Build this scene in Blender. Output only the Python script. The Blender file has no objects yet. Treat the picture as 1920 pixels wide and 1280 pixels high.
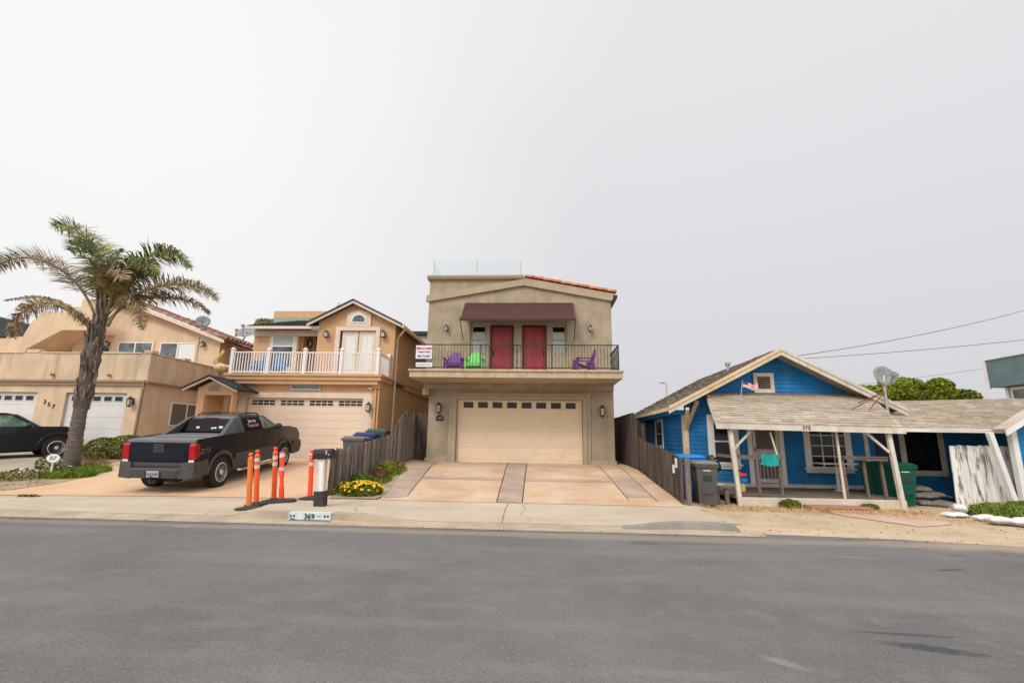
import bpy, math, random
from mathutils import Vector, Matrix, noise
random.seed(7)
S = bpy.context.scene
COL = S.collection
rad = math.radians
# ------------------------------------------------------------ camera
EYE = 1.55
cam_d = bpy.data.cameras.new("camera"); cam = bpy.data.objects.new("camera", cam_d); COL.objects.link(cam)
cam_d.sensor_width = 36; cam_d.lens = 36 * 900 / 1920; cam_d.clip_end = 3000; cam_d.clip_start = .05
pitch = math.atan(186 / 900.); roll = rad(.9); yaw = math.atan(55 / 900 * math.cos(pitch))
fw = Vector((-math.sin(yaw) * math.cos(pitch), math.cos(yaw) * math.cos(pitch), math.sin(pitch)))
rt = Vector((math.cos(yaw), math.sin(yaw), 0)); up = rt.cross(fw)
r2 = math.cos(roll) * rt + math.sin(roll) * up; u2 = -math.sin(roll) * rt + math.cos(roll) * up
m = Matrix((r2, u2, -fw)).transposed().to_4x4(); m.translation = (0, 0, EYE)
cam.matrix_world = m
S.camera = cam
# ------------------------------------------------------------ overcast sky and sun
SUN_EL, SUN_AZ = rad(42), rad(207)          # high, behind the camera to the left
W = bpy.data.worlds.new("World"); S.world = W; W.use_nodes = True
nt = W.node_tree; nt.nodes.clear(); N = nt.nodes.new; L = nt.links.new
out = N("ShaderNodeOutputWorld"); bg = N("ShaderNodeBackground"); L(bg.outputs[0], out.inputs[0])
sky = N("ShaderNodeTexSky"); sky.sky_type = 'NISHITA'; sky.sun_disc = False
sky.sun_elevation = SUN_EL; sky.sun_rotation = SUN_AZ; sky.dust_density = 4
tc = N("ShaderNodeTexCoord"); sp = N("ShaderNodeSeparateXYZ"); L(tc.outputs['Generated'], sp.inputs[0])
mr = N("ShaderNodeMapRange"); mr.inputs['From Min'].default_value = -.75; mr.inputs['From Max'].default_value = .62; mr.interpolation_type = 'SMOOTHSTEP'
L(sp.outputs[0], mr.inputs[0])
no = N("ShaderNodeTexNoise"); no.inputs['Scale'].default_value = 1.3; no.inputs['Detail'].default_value = 4; L(tc.outputs['Generated'], no.inputs['Vector'])
ad = N("ShaderNodeMath"); ad.operation = 'MULTIPLY_ADD'; ad.inputs[1].default_value = .5; ad.use_clamp = True
su = N("ShaderNodeMath"); su.operation = 'SUBTRACT'; su.inputs[1].default_value = .25
L(no.outputs[0], ad.inputs[0]); L(mr.outputs[0], ad.inputs[2]); L(ad.outputs[0], su.inputs[0])
cm = N("ShaderNodeMix"); cm.data_type = 'RGBA'; el = N("ShaderNodeMapRange"); el.inputs['From Min'].default_value = .05; el.inputs['From Max'].default_value = .72; el.inputs['To Min'].default_value = 1; el.inputs['To Max'].default_value = .6
L(sp.outputs[2], el.inputs[0]); em = N("ShaderNodeMath"); em.operation = 'MULTIPLY'; L(su.outputs[0], em.inputs[0]); L(el.outputs[0], em.inputs[1]); L(em.outputs[0], cm.inputs[0])
cm.inputs[6].default_value = (.915, .915, .905, 1); cm.inputs[7].default_value = (.60, .59, .642, 1)
ze = N("ShaderNodeMapRange"); ze.inputs['From Min'].default_value = .8; ze.inputs['From Max'].default_value = .97
ze.inputs['To Min'].default_value = 1; ze.inputs['To Max'].default_value = 2.0; L(sp.outputs[2], ze.inputs[0])
hz = N("ShaderNodeMapRange"); hz.inputs['From Min'].default_value = 0; hz.inputs['From Max'].default_value = .5
hz.inputs['To Min'].default_value = .96; hz.inputs['To Max'].default_value = 1.03; L(sp.outputs[2], hz.inputs[0])
mm = N("ShaderNodeMath"); mm.operation = 'MULTIPLY'; L(ze.outputs[0], mm.inputs[0]); L(hz.outputs[0], mm.inputs[1])
bk = N("ShaderNodeMapRange"); bk.inputs['From Min'].default_value = .1; bk.inputs['From Max'].default_value = -.6
bk.inputs['To Min'].default_value = 1; bk.inputs['To Max'].default_value = 1.55; L(sp.outputs[1], bk.inputs[0])
m3 = N("ShaderNodeMath"); m3.operation = 'MULTIPLY'; L(mm.outputs[0], m3.inputs[0]); L(bk.outputs[0], m3.inputs[1])
vs = N("ShaderNodeVectorMath"); vs.operation = 'SCALE'; L(cm.outputs[2], vs.inputs[0]); L(m3.outputs[0], vs.inputs[3])
sk = N("ShaderNodeVectorMath"); sk.operation = 'MULTIPLY_ADD'; sk.inputs[1].default_value = (.004, .004, .004)
L(sky.outputs[0], sk.inputs[0]); L(vs.outputs[0], sk.inputs[2])
L(sk.outputs[0], bg.inputs[0]); bg.inputs[1].default_value = 1
sd = bpy.data.lights.new("sun", 'SUN'); sd.energy = 1.5; sd.angle = rad(14); sd.color = (1, .93, .82)
sun = bpy.data.objects.new("sun", sd); COL.objects.link(sun)
sdir = Vector((math.sin(SUN_AZ) * math.cos(SUN_EL), math.cos(SUN_AZ) * math.cos(SUN_EL), math.sin(SUN_EL)))
sun.rotation_euler = sdir.to_track_quat('Z', 'Y').to_euler()
S.view_settings.view_transform = 'Standard'; S.view_settings.look = 'None'; S.view_settings.exposure = 0; S.view_settings.gamma = 1

# ------------------------------------------------------------ materials
MATS = {}
def mat(name, col, rough=.8, var=.08, scale=3., bump=0., bscale=60., metal=0., spec=.3, col2=None, alpha=None,
        stain=None, coat=0., trans=0., emit=None, stretch=None, lo=.4, hi=.62):
    if name in MATS: return MATS[name]
    m = bpy.data.materials.new(name); m.use_nodes = True; t = m.node_tree; n = t.nodes.new; l = t.links.new
    b = t.nodes['Principled BSDF']; tcn = n("ShaderNodeTexCoord"); vec = tcn.outputs['Object']
    if stretch:
        mp = n("ShaderNodeMapping"); mp.inputs['Scale'].default_value = stretch; l(vec, mp.inputs[0]); vec = mp.outputs[0]
    nz = n("ShaderNodeTexNoise"); nz.inputs['Scale'].default_value = scale; nz.inputs['Detail'].default_value = 6; nz.inputs['Roughness'].default_value = .62
    l(vec, nz.inputs['Vector'])
    c = Vector(col)
    mx = n("ShaderNodeMix"); mx.data_type = 'RGBA'
    a_, b_ = c * (1 - var), c * (1 + var)
    if col2: b_ = Vector(col2); a_ = c
    mx.inputs[6].default_value = (*a_, 1); mx.inputs[7].default_value = (*b_, 1)
    rm = n("ShaderNodeMapRange"); rm.inputs['From Min'].default_value = lo; rm.inputs['From Max'].default_value = hi; l(nz.outputs[0], rm.inputs[0]); l(rm.outputs[0], mx.inputs[0])
    cur = mx.outputs[2]
    if stain:                                # (colour, scale, amount, stretch)
        sc_, ss, sa, st = stain
        mp2 = n("ShaderNodeMapping"); mp2.inputs['Scale'].default_value = st; l(tcn.outputs['Object'], mp2.inputs[0])
        n2 = n("ShaderNodeTexNoise"); n2.inputs['Scale'].default_value = ss; n2.inputs['Detail'].default_value = 5; l(mp2.outputs[0], n2.inputs['Vector'])
        r_2 = n("ShaderNodeMapRange"); r_2.inputs['From Min'].default_value = .5; r_2.inputs['From Max'].default_value = .75; r_2.inputs['To Max'].default_value = sa
        l(n2.outputs[0], r_2.inputs[0]); m2 = n("ShaderNodeMix"); m2.data_type = 'RGBA'; l(r_2.outputs[0], m2.inputs[0]); l(cur, m2.inputs[6]); m2.inputs[7].default_value = (*sc_, 1); cur = m2.outputs[2]
    at = n("ShaderNodeAttribute"); at.attribute_name = 'tint'
    vm = n("ShaderNodeVectorMath"); vm.operation = 'MULTIPLY'; l(cur, vm.inputs[0]); l(at.outputs['Color'], vm.inputs[1])
    l(vm.outputs[0], b.inputs['Base Color'])
    b.inputs['Roughness'].default_value = rough; b.inputs['Metallic'].default_value = metal
    b.inputs['Specular IOR Level'].default_value = spec; b.inputs['Coat Weight'].default_value = coat
    if alpha is not None: b.inputs['Alpha'].default_value = alpha
    if trans: b.inputs['Transmission Weight'].default_value = trans
    if bump:
        nb = n("ShaderNodeTexNoise"); nb.inputs['Scale'].default_value = bscale; nb.inputs['Detail'].default_value = 4; l(vec, nb.inputs['Vector'])
        bp = n("ShaderNodeBump"); bp.inputs['Strength'].default_value = bump; bp.inputs['Distance'].default_value = .02; l(nb.outputs[0], bp.inputs['Height']); l(bp.outputs[0], b.inputs['Normal'])
    MATS[name] = m; return m
M = {}
M['stucco_tan'] = mat('stucco_tan', (.385, .315, .225), .95, .13, 1.6, 1, 30, stain=((.28, .22, .15), 1.3, .38, (3, 3, .3)))
M['stucco_tan_trim'] = mat('stucco_tan_trim', (.41, .335, .24), .95, .07, 2, .5, 45)
M['slab_tan'] = mat('slab_tan', (.50, .41, .28), .9, .1, 2, .4, 40, stain=((.32, .23, .13), 1.6, .6, (4, 1, .4)))
M['stucco_peach'] = mat('stucco_peach', (.60, .37, .205), .95, .06, 1.2, .5, 45, stain=((.45, .25, .14), 1, .4, (1.5, 1.5, .4)))
M['stucco_cream'] = mat('stucco_cream', (.67, .505, .35), .95, .07, 1.2, .6, 45, stain=((.47, .34, .23), 1.1, .5, (2, 2, .3)))
M['stucco_cream_dirty'] = mat('stucco_cream_dirty', (.63, .475, .335), .95, .09, .9, .6, 45, stain=((.36, .28, .2), 1.3, .7, (3, 3, .3)))
M['trim_cream'] = mat('trim_cream', (.68, .56, .43), .8, .05, 2, .2, 40)
M['trim_pinkwhite'] = mat('trim_pinkwhite', (.7, .59, .48), .75, .05, 2)
M['white'] = mat('white_paint', (.74, .73, .7), .6, .05, 3, .1, 40)
M['white_vinyl'] = mat('white_vinyl', (.78, .76, .74), .5, .03, 3)
M['white_old'] = mat('weathered_white_paint', (.64, .59, .51), .85, .1, 2, .4, 30, stain=((.42, .32, .22), 3, .6, (2, 2, .6)))
M['white_old_wood'] = mat('peeling_white_boards', (.22, .19, .165), .9, .1, 3, .5, 30, col2=(.78, .76, .73), stretch=(3, 3, .45), lo=.39, hi=.48)
M['door_white'] = mat('door_white', (.66, .65, .64), .6, .04, 1.5, .15, 20)
M['door_tan'] = mat('door_tan', (.74, .60, .43), .65, .04, 1, .15, 20, stain=((.55, .42, .28), 1, .4, (1, 1, 1)))
M['door_peach'] = mat('door_peach', (.76, .62, .49), .65, .04, 1, .15, 20)
M['glass_dark'] = mat('glass_dark', (.012, .014, .017), .1, .5, 3, spec=.28)
M['glass_sky'] = mat('window_glass', (.09, .11, .12), .06, .5, 2.5, spec=.6)
M['blinds'] = mat('window_blinds', (.42, .46, .45), .4, .06, 2, .3, 5, stretch=(.1, .1, 14), spec=.4)
M['curtain'] = mat('curtain', (.72, .73, .72), .8, .06, 4, .4, 6, stretch=(4, 4, .1))
M['screen'] = mat('insect_screen', (.16, .13, .115), .9, .1, 30)
M['red_door'] = mat('red_door', (.34, .045, .06), .45, .07, 2, .1, 30)
M['brown_dark'] = mat('dark_brown', (.06, .035, .03), .7, .1, 4)
M['awning'] = mat('awning_cloth', (.075, .032, .028), .85, .12, 4, .15, 30, stretch=(3, 1, .4))
M['iron'] = mat('black_iron', (.035, .028, .024), .55, .1, 8)
M['terracotta'] = mat('terracotta', (.42, .16, .08), .85, .25, 5, .3, 30, col2=(.55, .27, .15))
M['tile_brown'] = mat('tile_brown', (.23, .115, .085), .9, .2, 4, .3, 30, col2=(.34, .21, .16))
M['shingle_dark'] = mat('shingle_dark', (.05, .052, .06), .95, .2, 8, .5, 30)
M['shingle'] = mat('shingle_grey', (.49, .425, .35), .95, .1, 3, .6, 50, stain=((.46, .3, .17), .9, .35, (1, 1, 1)))
M['shingle_brown'] = mat('shingle_brown', (.30, .255, .205), .95, .2, 5, .6, 50)
M['blue'] = mat('blue_siding', (.012, .165, .41), .7, .14, 2, .25, 30, stain=((.05, .22, .38), 1.6, .5, (1, 1, .4)))
M['blue_dark'] = mat('blue_grey_siding', (.03, .045, .08), .7, .1, 2)
M['raw_wood'] = mat('raw_wood', (.68, .54, .36), .85, .12, 6, .3, 30, stretch=(6, 6, .8), stain=((.45, .22, .08), 2, .6, (1, 1, 1)))
M['grey_wood'] = mat('grey_wood', (.2, .155, .125), .95, .25, 8, .5, 30, stretch=(5, 5, .5))
M['fence_wood'] = mat('fence_wood', (.12, .095, .08), .95, .3, 4, .6, 25, stretch=(6, 6, .35), col2=(.34, .29, .25))
M['fence_brown'] = mat('fence_brown', (.055, .04, .032), .95, .3, 4, .6, 25, stretch=(6, 6, .35), col2=(.13, .1, .085))
M['rail_wood'] = mat('rail_wood', (.155, .115, .095), .9, .2, 6, .4, 25, stretch=(1, 6, 6))
M['teal'] = mat('teal_siding', (.12, .19, .205), .7, .07, 2)
M['teal_light'] = mat('grey_green_siding', (.2, .25, .23), .7, .07, 2)
M['steel'] = mat('galvanised', (.42, .43, .43), .45, .1, 8, metal=.6)
M['dish'] = mat('dish_grey', (.26, .27, .28), .55, .15, 6, stain=((.2, .19, .17), 5, .5, (1, 1, 1)))
M['rust'] = mat('rusty_steel', (.2, .08, .045), .9, .3, 12, .4, 40)
M['black_plastic'] = mat('black_plastic', (.022, .022, .022), .5, .1, 8)
M['rubber'] = mat('rubber', (.025, .023, .022), .85, .15, 10, .3, 60)
M['rubber_base'] = mat('rubber_base', (.05, .045, .042), .9, .15, 10)
M['orange'] = mat('orange_plastic', (.82, .12, .025), .5, .07, 4)
M['orange_old'] = mat('faded_orange_plastic', (.72, .19, .035), .6, .1, 4)
M['orange_hot'] = mat('bright_orange_plastic', (.95, .085, .035), .5, .06, 4)
M['reflective'] = mat('reflective_band', (.6, .6, .62), .4, .1, 12)
M['purple'] = mat('purple_plastic', (.17, .04, .25), .5, .07, 4)
M['green_chair'] = mat('lime_plastic', (.17, .62, .15), .5, .06, 4)
M['blue_chair'] = mat('blue_plastic', (.01, .19, .5), .5, .06, 4)
M['bin_grey'] = mat('bin_grey', (.095, .09, .083), .6, .1, 3, .1, 30)
M['bin_blue'] = mat('bin_blue', (.01, .12, .42), .5, .08, 3)
M['bin_navy'] = mat('bin_navy', (.03, .045, .13), .5, .08, 3)
M['bin_green'] = mat('bin_green', (.004, .085, .052), .5, .1, 3)
M['bin_green2'] = mat('bin_grey_green', (.05, .09, .075), .6, .1, 3)
M['lid_greyl'] = mat('lid_grey', (.17, .16, .15), .6, .1, 3)
M['car_black'] = mat('car_paint_black', (.007, .007, .01), .3, .1, 3, coat=.25, spec=.35)
M['car_navy'] = mat('car_paint_navy', (.006, .008, .018), .42, .1, 3, coat=.08, spec=.25)
M['car_brown'] = mat('car_paint_dusty', (.012, .0095, .010), .3, .2, 2, coat=.35, spec=.4)
M['cladding'] = mat('cladding_grey', (.066, .063, .06), .6, .1, 3)
M['cladding_dark'] = mat('cladding_dark', (.04, .04, .04), .7, .1, 3)
M['cover'] = mat('cover_grey', (.16, .16, .165), .6, .08, 3)
M['sail'] = mat('sail_grey', (.085, .092, .092), .55, .08, 3)
M['chrome'] = mat('chrome', (.6, .58, .55), .25, .1, 6, metal=.9)
M['alloy'] = mat('alloy', (.62, .58, .53), .4, .1, 6, metal=.25)
M['red_lamp'] = mat('red_lamp', (.42, .008, .012), .2, .1, 8, spec=.6)
M['amber'] = mat('amber_lamp', (.8, .16, .05), .3, .1, 8)
M['tint_glass'] = mat('tinted_car_glass', (.006, .006, .007), .2, .3, 2, spec=.12)
M['green_glass'] = mat('greenish_car_glass', (.12, .19, .14), .1, .4, 6, spec=.6)
M['pink'] = mat('pink_marker', (.7, .3, .38), .8)
M['lightblue'] = mat('pale_blue_paint', (.56, .63, .64), .8, .1, 8)
M['sign_blue'] = mat('sign_greyblue', (.4, .5, .5), .7, .1, 8)
M['ink'] = mat('black_paint', (.03, .035, .035), .8)
M['navy_ink'] = mat('navy_letters', (.03, .05, .2), .8)
M['teal_ink'] = mat('teal_letters', (.02, .13, .2), .8)
M['red_ink'] = mat('red_letters', (.6, .08, .06), .8)
M['grey_ink'] = mat('grey_letters', (.35, .35, .35), .8)
M['plate'] = mat('plate_grey', (.38, .38, .4), .6, .1, 20)
M['paper'] = mat('white_board', (.72, .72, .76), .6, .04, 5)
M['cloth_teal'] = mat('teal_towel', (.02, .3, .3), .95, .15, 6, .4, 20)
M['cloth_dark'] = mat('dark_green_cloth', (.012, .05, .045), .95, .2, 6, .4, 20)
M['bark'] = mat('palm_bark', (.10, .08, .065), .95, .25, 5, .9, 14, col2=(.19, .155, .13), stretch=(1.2, 1.2, 5))
M['boot'] = mat('palm_leaf_bases', (.07, .05, .038), .95, .3, 3, .6, 12, col2=(.27, .21, .17), stretch=(4, 4, 1))
M['frond'] = mat('palm_leaflets', (.065, .11, .03), .6, .3, 1.5, col2=(.27, .26, .07))
M['frond_dry'] = mat('dry_palm_leaflets', (.16, .135, .065), .8, .3, 2, col2=(.42, .30, .2))
M['rachis'] = mat('palm_stem', (.2, .17, .09), .7, .2, 3)
M['hedge'] = mat('hedge_leaves', (.16, .17, .02), .6, .3, 4)
M['leaf'] = mat('tree_leaves', (.18, .25, .015), .55, .35, 1.2, col2=(.33, .36, .03))
M['grass'] = mat('grass_blades', (.14, .23, .015), .7, .3, 4)
M['dry_grass'] = mat('dry_grass', (.3, .22, .12), .9, .3, 4)
M['iceplant'] = mat('ice_plant', (.16, .22, .03), .6, .3, 4)
M['daisy_leaf'] = mat('daisy_leaves', (.12, .15, .02), .7, .3, 4)
M['red_leaf'] = mat('red_leaves', (.17, .07, .04), .7, .3, 4)
M['yellow'] = mat('yellow_petals', (.85, .5, .01), .6, .1, 4)
M['petal'] = mat('white_petals', (.8, .78, .76), .6, .05, 4)
M['pinkpetal'] = mat('pink_petals', (.55, .2, .4), .6, .05, 4)
M['twig'] = mat('twig', (.12, .085, .06), .9)
M['sandbag_w'] = mat('white_sandbag', (.68, .66, .66), .85, .05, 6, .4, 60)
M['sandbag_g'] = mat('grey_sandbag', (.24, .205, .175), .9, .15, 6, .4, 60)
M['yellow_statue'] = mat('statue_yellow', (.72, .42, .1), .6, .15, 8)
M['statue_body'] = mat('statue_body', (.6, .42, .24), .7, .2, 12, .5, 20)
M['conc_step'] = mat('painted_concrete', (.6, .52, .42), .9, .08, 3, .3, 40)
M['brick_pink'] = mat('pink_paver', (.4, .2, .16), .9, .1, 5, .3, 40)
M['flag_red'] = mat('flag_red', (.7, .09, .09), .8); M['flag_white'] = mat('flag_white', (.78, .74, .74), .8); M['flag_blue'] = mat('flag_blue', (.03, .06, .2), .8)
M['cable'] = mat('cable', (.08, .075, .08), .8)
def clear_glass():
    m = bpy.data.materials.new('clear_glass'); m.use_nodes = True; t = m.node_tree; t.nodes.clear()
    o = t.nodes.new("ShaderNodeOutputMaterial"); mx = t.nodes.new("ShaderNodeMixShader"); a = t.nodes.new("ShaderNodeBsdfTransparent"); g = t.nodes.new("ShaderNodeBsdfGlossy")
    a.inputs[0].default_value = (.93, .965, .965, 1); g.inputs['Roughness'].default_value = .05
    mx.inputs[0].default_value = .07; t.links.new(a.outputs[0], mx.inputs[1]); t.links.new(g.outputs[0], mx.inputs[2]); t.links.new(mx.outputs[0], o.inputs[0]); return m
M['glass_clear'] = clear_glass()

def ground_mat(name, c1, c2, sc, speck=None, spscale=200, crack=None, bump=.3, patches=None, rough=.95, mid=None):
    m = bpy.data.materials.new(name); m.use_nodes = True; t = m.node_tree; n = t.nodes.new; l = t.links.new; b = t.nodes['Principled BSDF']
    tcn = n("ShaderNodeTexCoord"); v = tcn.outputs['Object']
    def nz(scale, det=6, st=None):
        vv = v
        if st: mp = n("ShaderNodeMapping"); mp.inputs['Scale'].default_value = st; l(v, mp.inputs[0]); vv = mp.outputs[0]
        x = n("ShaderNodeTexNoise"); x.inputs['Scale'].default_value = scale; x.inputs['Detail'].default_value = det; x.inputs['Roughness'].default_value = .65; l(vv, x.inputs['Vector']); return x.outputs[0]
    def mrange(x, a, b_, c=0, d=1):
        r = n("ShaderNodeMapRange"); r.inputs['From Min'].default_value = a; r.inputs['From Max'].default_value = b_; r.inputs['To Min'].default_value = c; r.inputs['To Max'].default_value = d; l(x, r.inputs[0]); return r.outputs[0]
    def mix(f, a, b_):
        x = n("ShaderNodeMix"); x.data_type = 'RGBA'
        l(f, x.inputs[0])
        if isinstance(a, tuple): x.inputs[6].default_value = (*a, 1)
        else: l(a, x.inputs[6])
        if isinstance(b_, tuple): x.inputs[7].default_value = (*b_, 1)
        else: l(b_, x.inputs[7])
        return x.outputs[2]
    cur = mix(mrange(nz(sc), .38, .64), c1, c2)
    if mid: cur = mix(mrange(nz(mid[1], 5, mid[3] if len(mid) > 3 else None), .5, .68, 0, mid[2]), cur, mid[0])
    if speck:
        for (cc, s, a, b_, am) in speck: cur = mix(mrange(nz(s, 3), a, b_, 0, am), cur, cc)
    if patches:                              # stains and painted shadow streaks, each with its own shape: (x, y, rx, ry, angle, colour, amount)
        for (px_, py_, rx, ry, an, cc, am) in patches:
            mp = n("ShaderNodeMapping"); mp.vector_type = 'TEXTURE'; mp.inputs['Location'].default_value = (px_, py_, 0); mp.inputs['Rotation'].default_value = (0, 0, an); mp.inputs['Scale'].default_value = (rx, ry, 50); l(v, mp.inputs[0])
            wob = n("ShaderNodeTexNoise"); wob.inputs['Scale'].default_value = 3.5; l(mp.outputs[0], wob.inputs['Vector'])
            ln = n("ShaderNodeVectorMath"); ln.operation = 'LENGTH'; l(mp.outputs[0], ln.inputs[0])
            ad_ = n("ShaderNodeMath"); ad_.operation = 'ADD'; l(ln.outputs['Value'], ad_.inputs[0]); l(mrange(wob.outputs[0], .3, .7, -.3, .3), ad_.inputs[1])
            cur = mix(mrange(ad_.outputs[0], 1, .45, 0, am), cur, cc)
    if crack:
        cc, s, w = crack
        vo = n("ShaderNodeTexVoronoi"); vo.feature = 'DISTANCE_TO_EDGE'; vo.inputs['Scale'].default_value = s
        w_ = n("ShaderNodeTexNoise"); w_.inputs['Scale'].default_value = 2.; l(v, w_.inputs['Vector'])
        vm = n("ShaderNodeVectorMath"); vm.operation = 'MULTIPLY_ADD'; vm.inputs[1].default_value = (.5, .5, .5); l(w_.outputs['Color'], vm.inputs[0]); l(v, vm.inputs[2]); l(vm.outputs[0], vo.inputs['Vector'])
        cur = mix(mrange(vo.outputs['Distance'], 0, w, .55, 0), cur, cc)
    l(cur, b.inputs['Base Color']); b.inputs['Roughness'].default_value = rough; b.inputs['Specular IOR Level'].default_value = .25
    bp = n("ShaderNodeBump"); bp.inputs['Strength'].default_value = bump; bp.inputs['Distance'].default_value = .015; l(nz(spscale, 4), bp.inputs['Height']); l(bp.outputs[0], b.inputs['Normal'])
    return m
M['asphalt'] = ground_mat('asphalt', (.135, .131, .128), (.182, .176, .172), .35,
    speck=[((.095, .092, .09), 30, .50, .62, .38), ((.3, .29, .28), 38, .55, .66, .4), ((.06, .058, .056), 70, .54, .64, .4), ((.5, .47, .44), 55, .66, .72, .7), ((.215, .19, .18), 2.5, .52, .7, .5)],
    mid=((.235, .215, .2), .8, .6, (.22, 1.3, 1)), spscale=60, bump=.6,
    patches=[(3.11, 4.655, .5, .04, -.08, (.06, .06, .065), .7), (3.1, 4.37, .44, .1, -.3, (.05, .05, .055), .75), (1.68, 8.18, .32, .17, 0, (.12, .105, .085), .8),  # leading pair: blurry shadow streaks painted into the road colour
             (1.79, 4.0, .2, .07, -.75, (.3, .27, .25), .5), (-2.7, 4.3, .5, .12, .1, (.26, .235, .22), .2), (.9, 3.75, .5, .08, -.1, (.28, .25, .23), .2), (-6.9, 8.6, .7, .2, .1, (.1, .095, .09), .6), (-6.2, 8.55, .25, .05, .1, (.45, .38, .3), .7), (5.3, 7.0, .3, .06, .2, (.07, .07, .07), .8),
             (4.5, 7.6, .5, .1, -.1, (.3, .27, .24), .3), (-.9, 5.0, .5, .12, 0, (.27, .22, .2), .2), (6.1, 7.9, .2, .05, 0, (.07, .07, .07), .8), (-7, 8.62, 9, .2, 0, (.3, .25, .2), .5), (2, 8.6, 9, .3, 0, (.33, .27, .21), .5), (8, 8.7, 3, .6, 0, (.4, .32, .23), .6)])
M['concrete'] = ground_mat('sidewalk_concrete', (.46, .375, .285), (.54, .45, .35), .6, speck=[((.36, .29, .22), 60, .58, .7, .4), ((.3, .22, .15), 9, .66, .75, .4)], mid=((.38, .31, .24), .7, .6, (.4, 2.5, 1)), spscale=120, bump=.25, crack=((.25, .18, .11), .22, .006))
M['kerb'] = ground_mat('kerb_concrete', (.36, .29, .215), (.5, .41, .31), 1.2, speck=[((.2, .18, .16), 30, .6, .75, .5)], spscale=120)
M['kerb_grey'] = ground_mat('patched_kerb', (.25, .235, .215), (.33, .3, .27), 2, speck=[((.12, .11, .1), 60, .6, .75, .5)], spscale=120)
M['sand'] = ground_mat('sandy_soil', (.47, .355, .235), (.59, .465, .33), .8, speck=[((.32, .2, .11), 14, .6, .7, .6), ((.66, .56, .43), 40, .58, .7, .5), ((.22, .14, .09), 35, .62, .72, .6)], mid=((.44, .3, .16), 1.4, .7, (.6, 1.6, 1)), spscale=60, bump=.8)
M['bed_soil'] = ground_mat('bed_soil', (.3, .22, .14), (.46, .36, .25), 2.5, speck=[((.12, .085, .05), 12, .55, .68, .8), ((.6, .5, .38), 30, .6, .7, .6)], spscale=30, bump=1)
M['drive_peach'] = ground_mat('peach_concrete', (.62, .39, .24), (.68, .47, .31), .5, speck=[((.5, .28, .15), 40, .6, .72, .3)], mid=((.55, .36, .23), .8, .5), spscale=80, crack=((.5, .36, .22), .35, .008))
M['drive_orange'] = ground_mat('stamped_orange_concrete', (.50, .32, .20), (.61, .44, .30), .9, speck=[((.40, .26, .18), 25, .58, .7, .4), ((.40, .28, .22), 2.2, .55, .75, .6)], mid=((.63, .51, .39), 1.1, .8), spscale=70, crack=((.38, .26, .18), .8, .006))
M['drive_mauve'] = ground_mat('stamped_mauve_concrete', (.35, .26, .21), (.52, .385, .29), 1.1, speck=[((.22, .16, .15), 20, .55, .7, .4)], spscale=50, crack=((.24, .18, .15), 4, .02))
M['drive_grey'] = ground_mat('old_grey_concrete', (.36, .3, .23), (.47, .4, .31), .7, speck=[((.28, .2, .14), 15, .6, .7, .5)], spscale=80, crack=((.15, .12, .09), .5, .01))
M['path_pink'] = ground_mat('pink_path_concrete', (.47, .31, .235), (.56, .41, .315), .9, speck=[((.6, .45, .3), 10, .6, .7, .4)], spscale=70)

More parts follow.
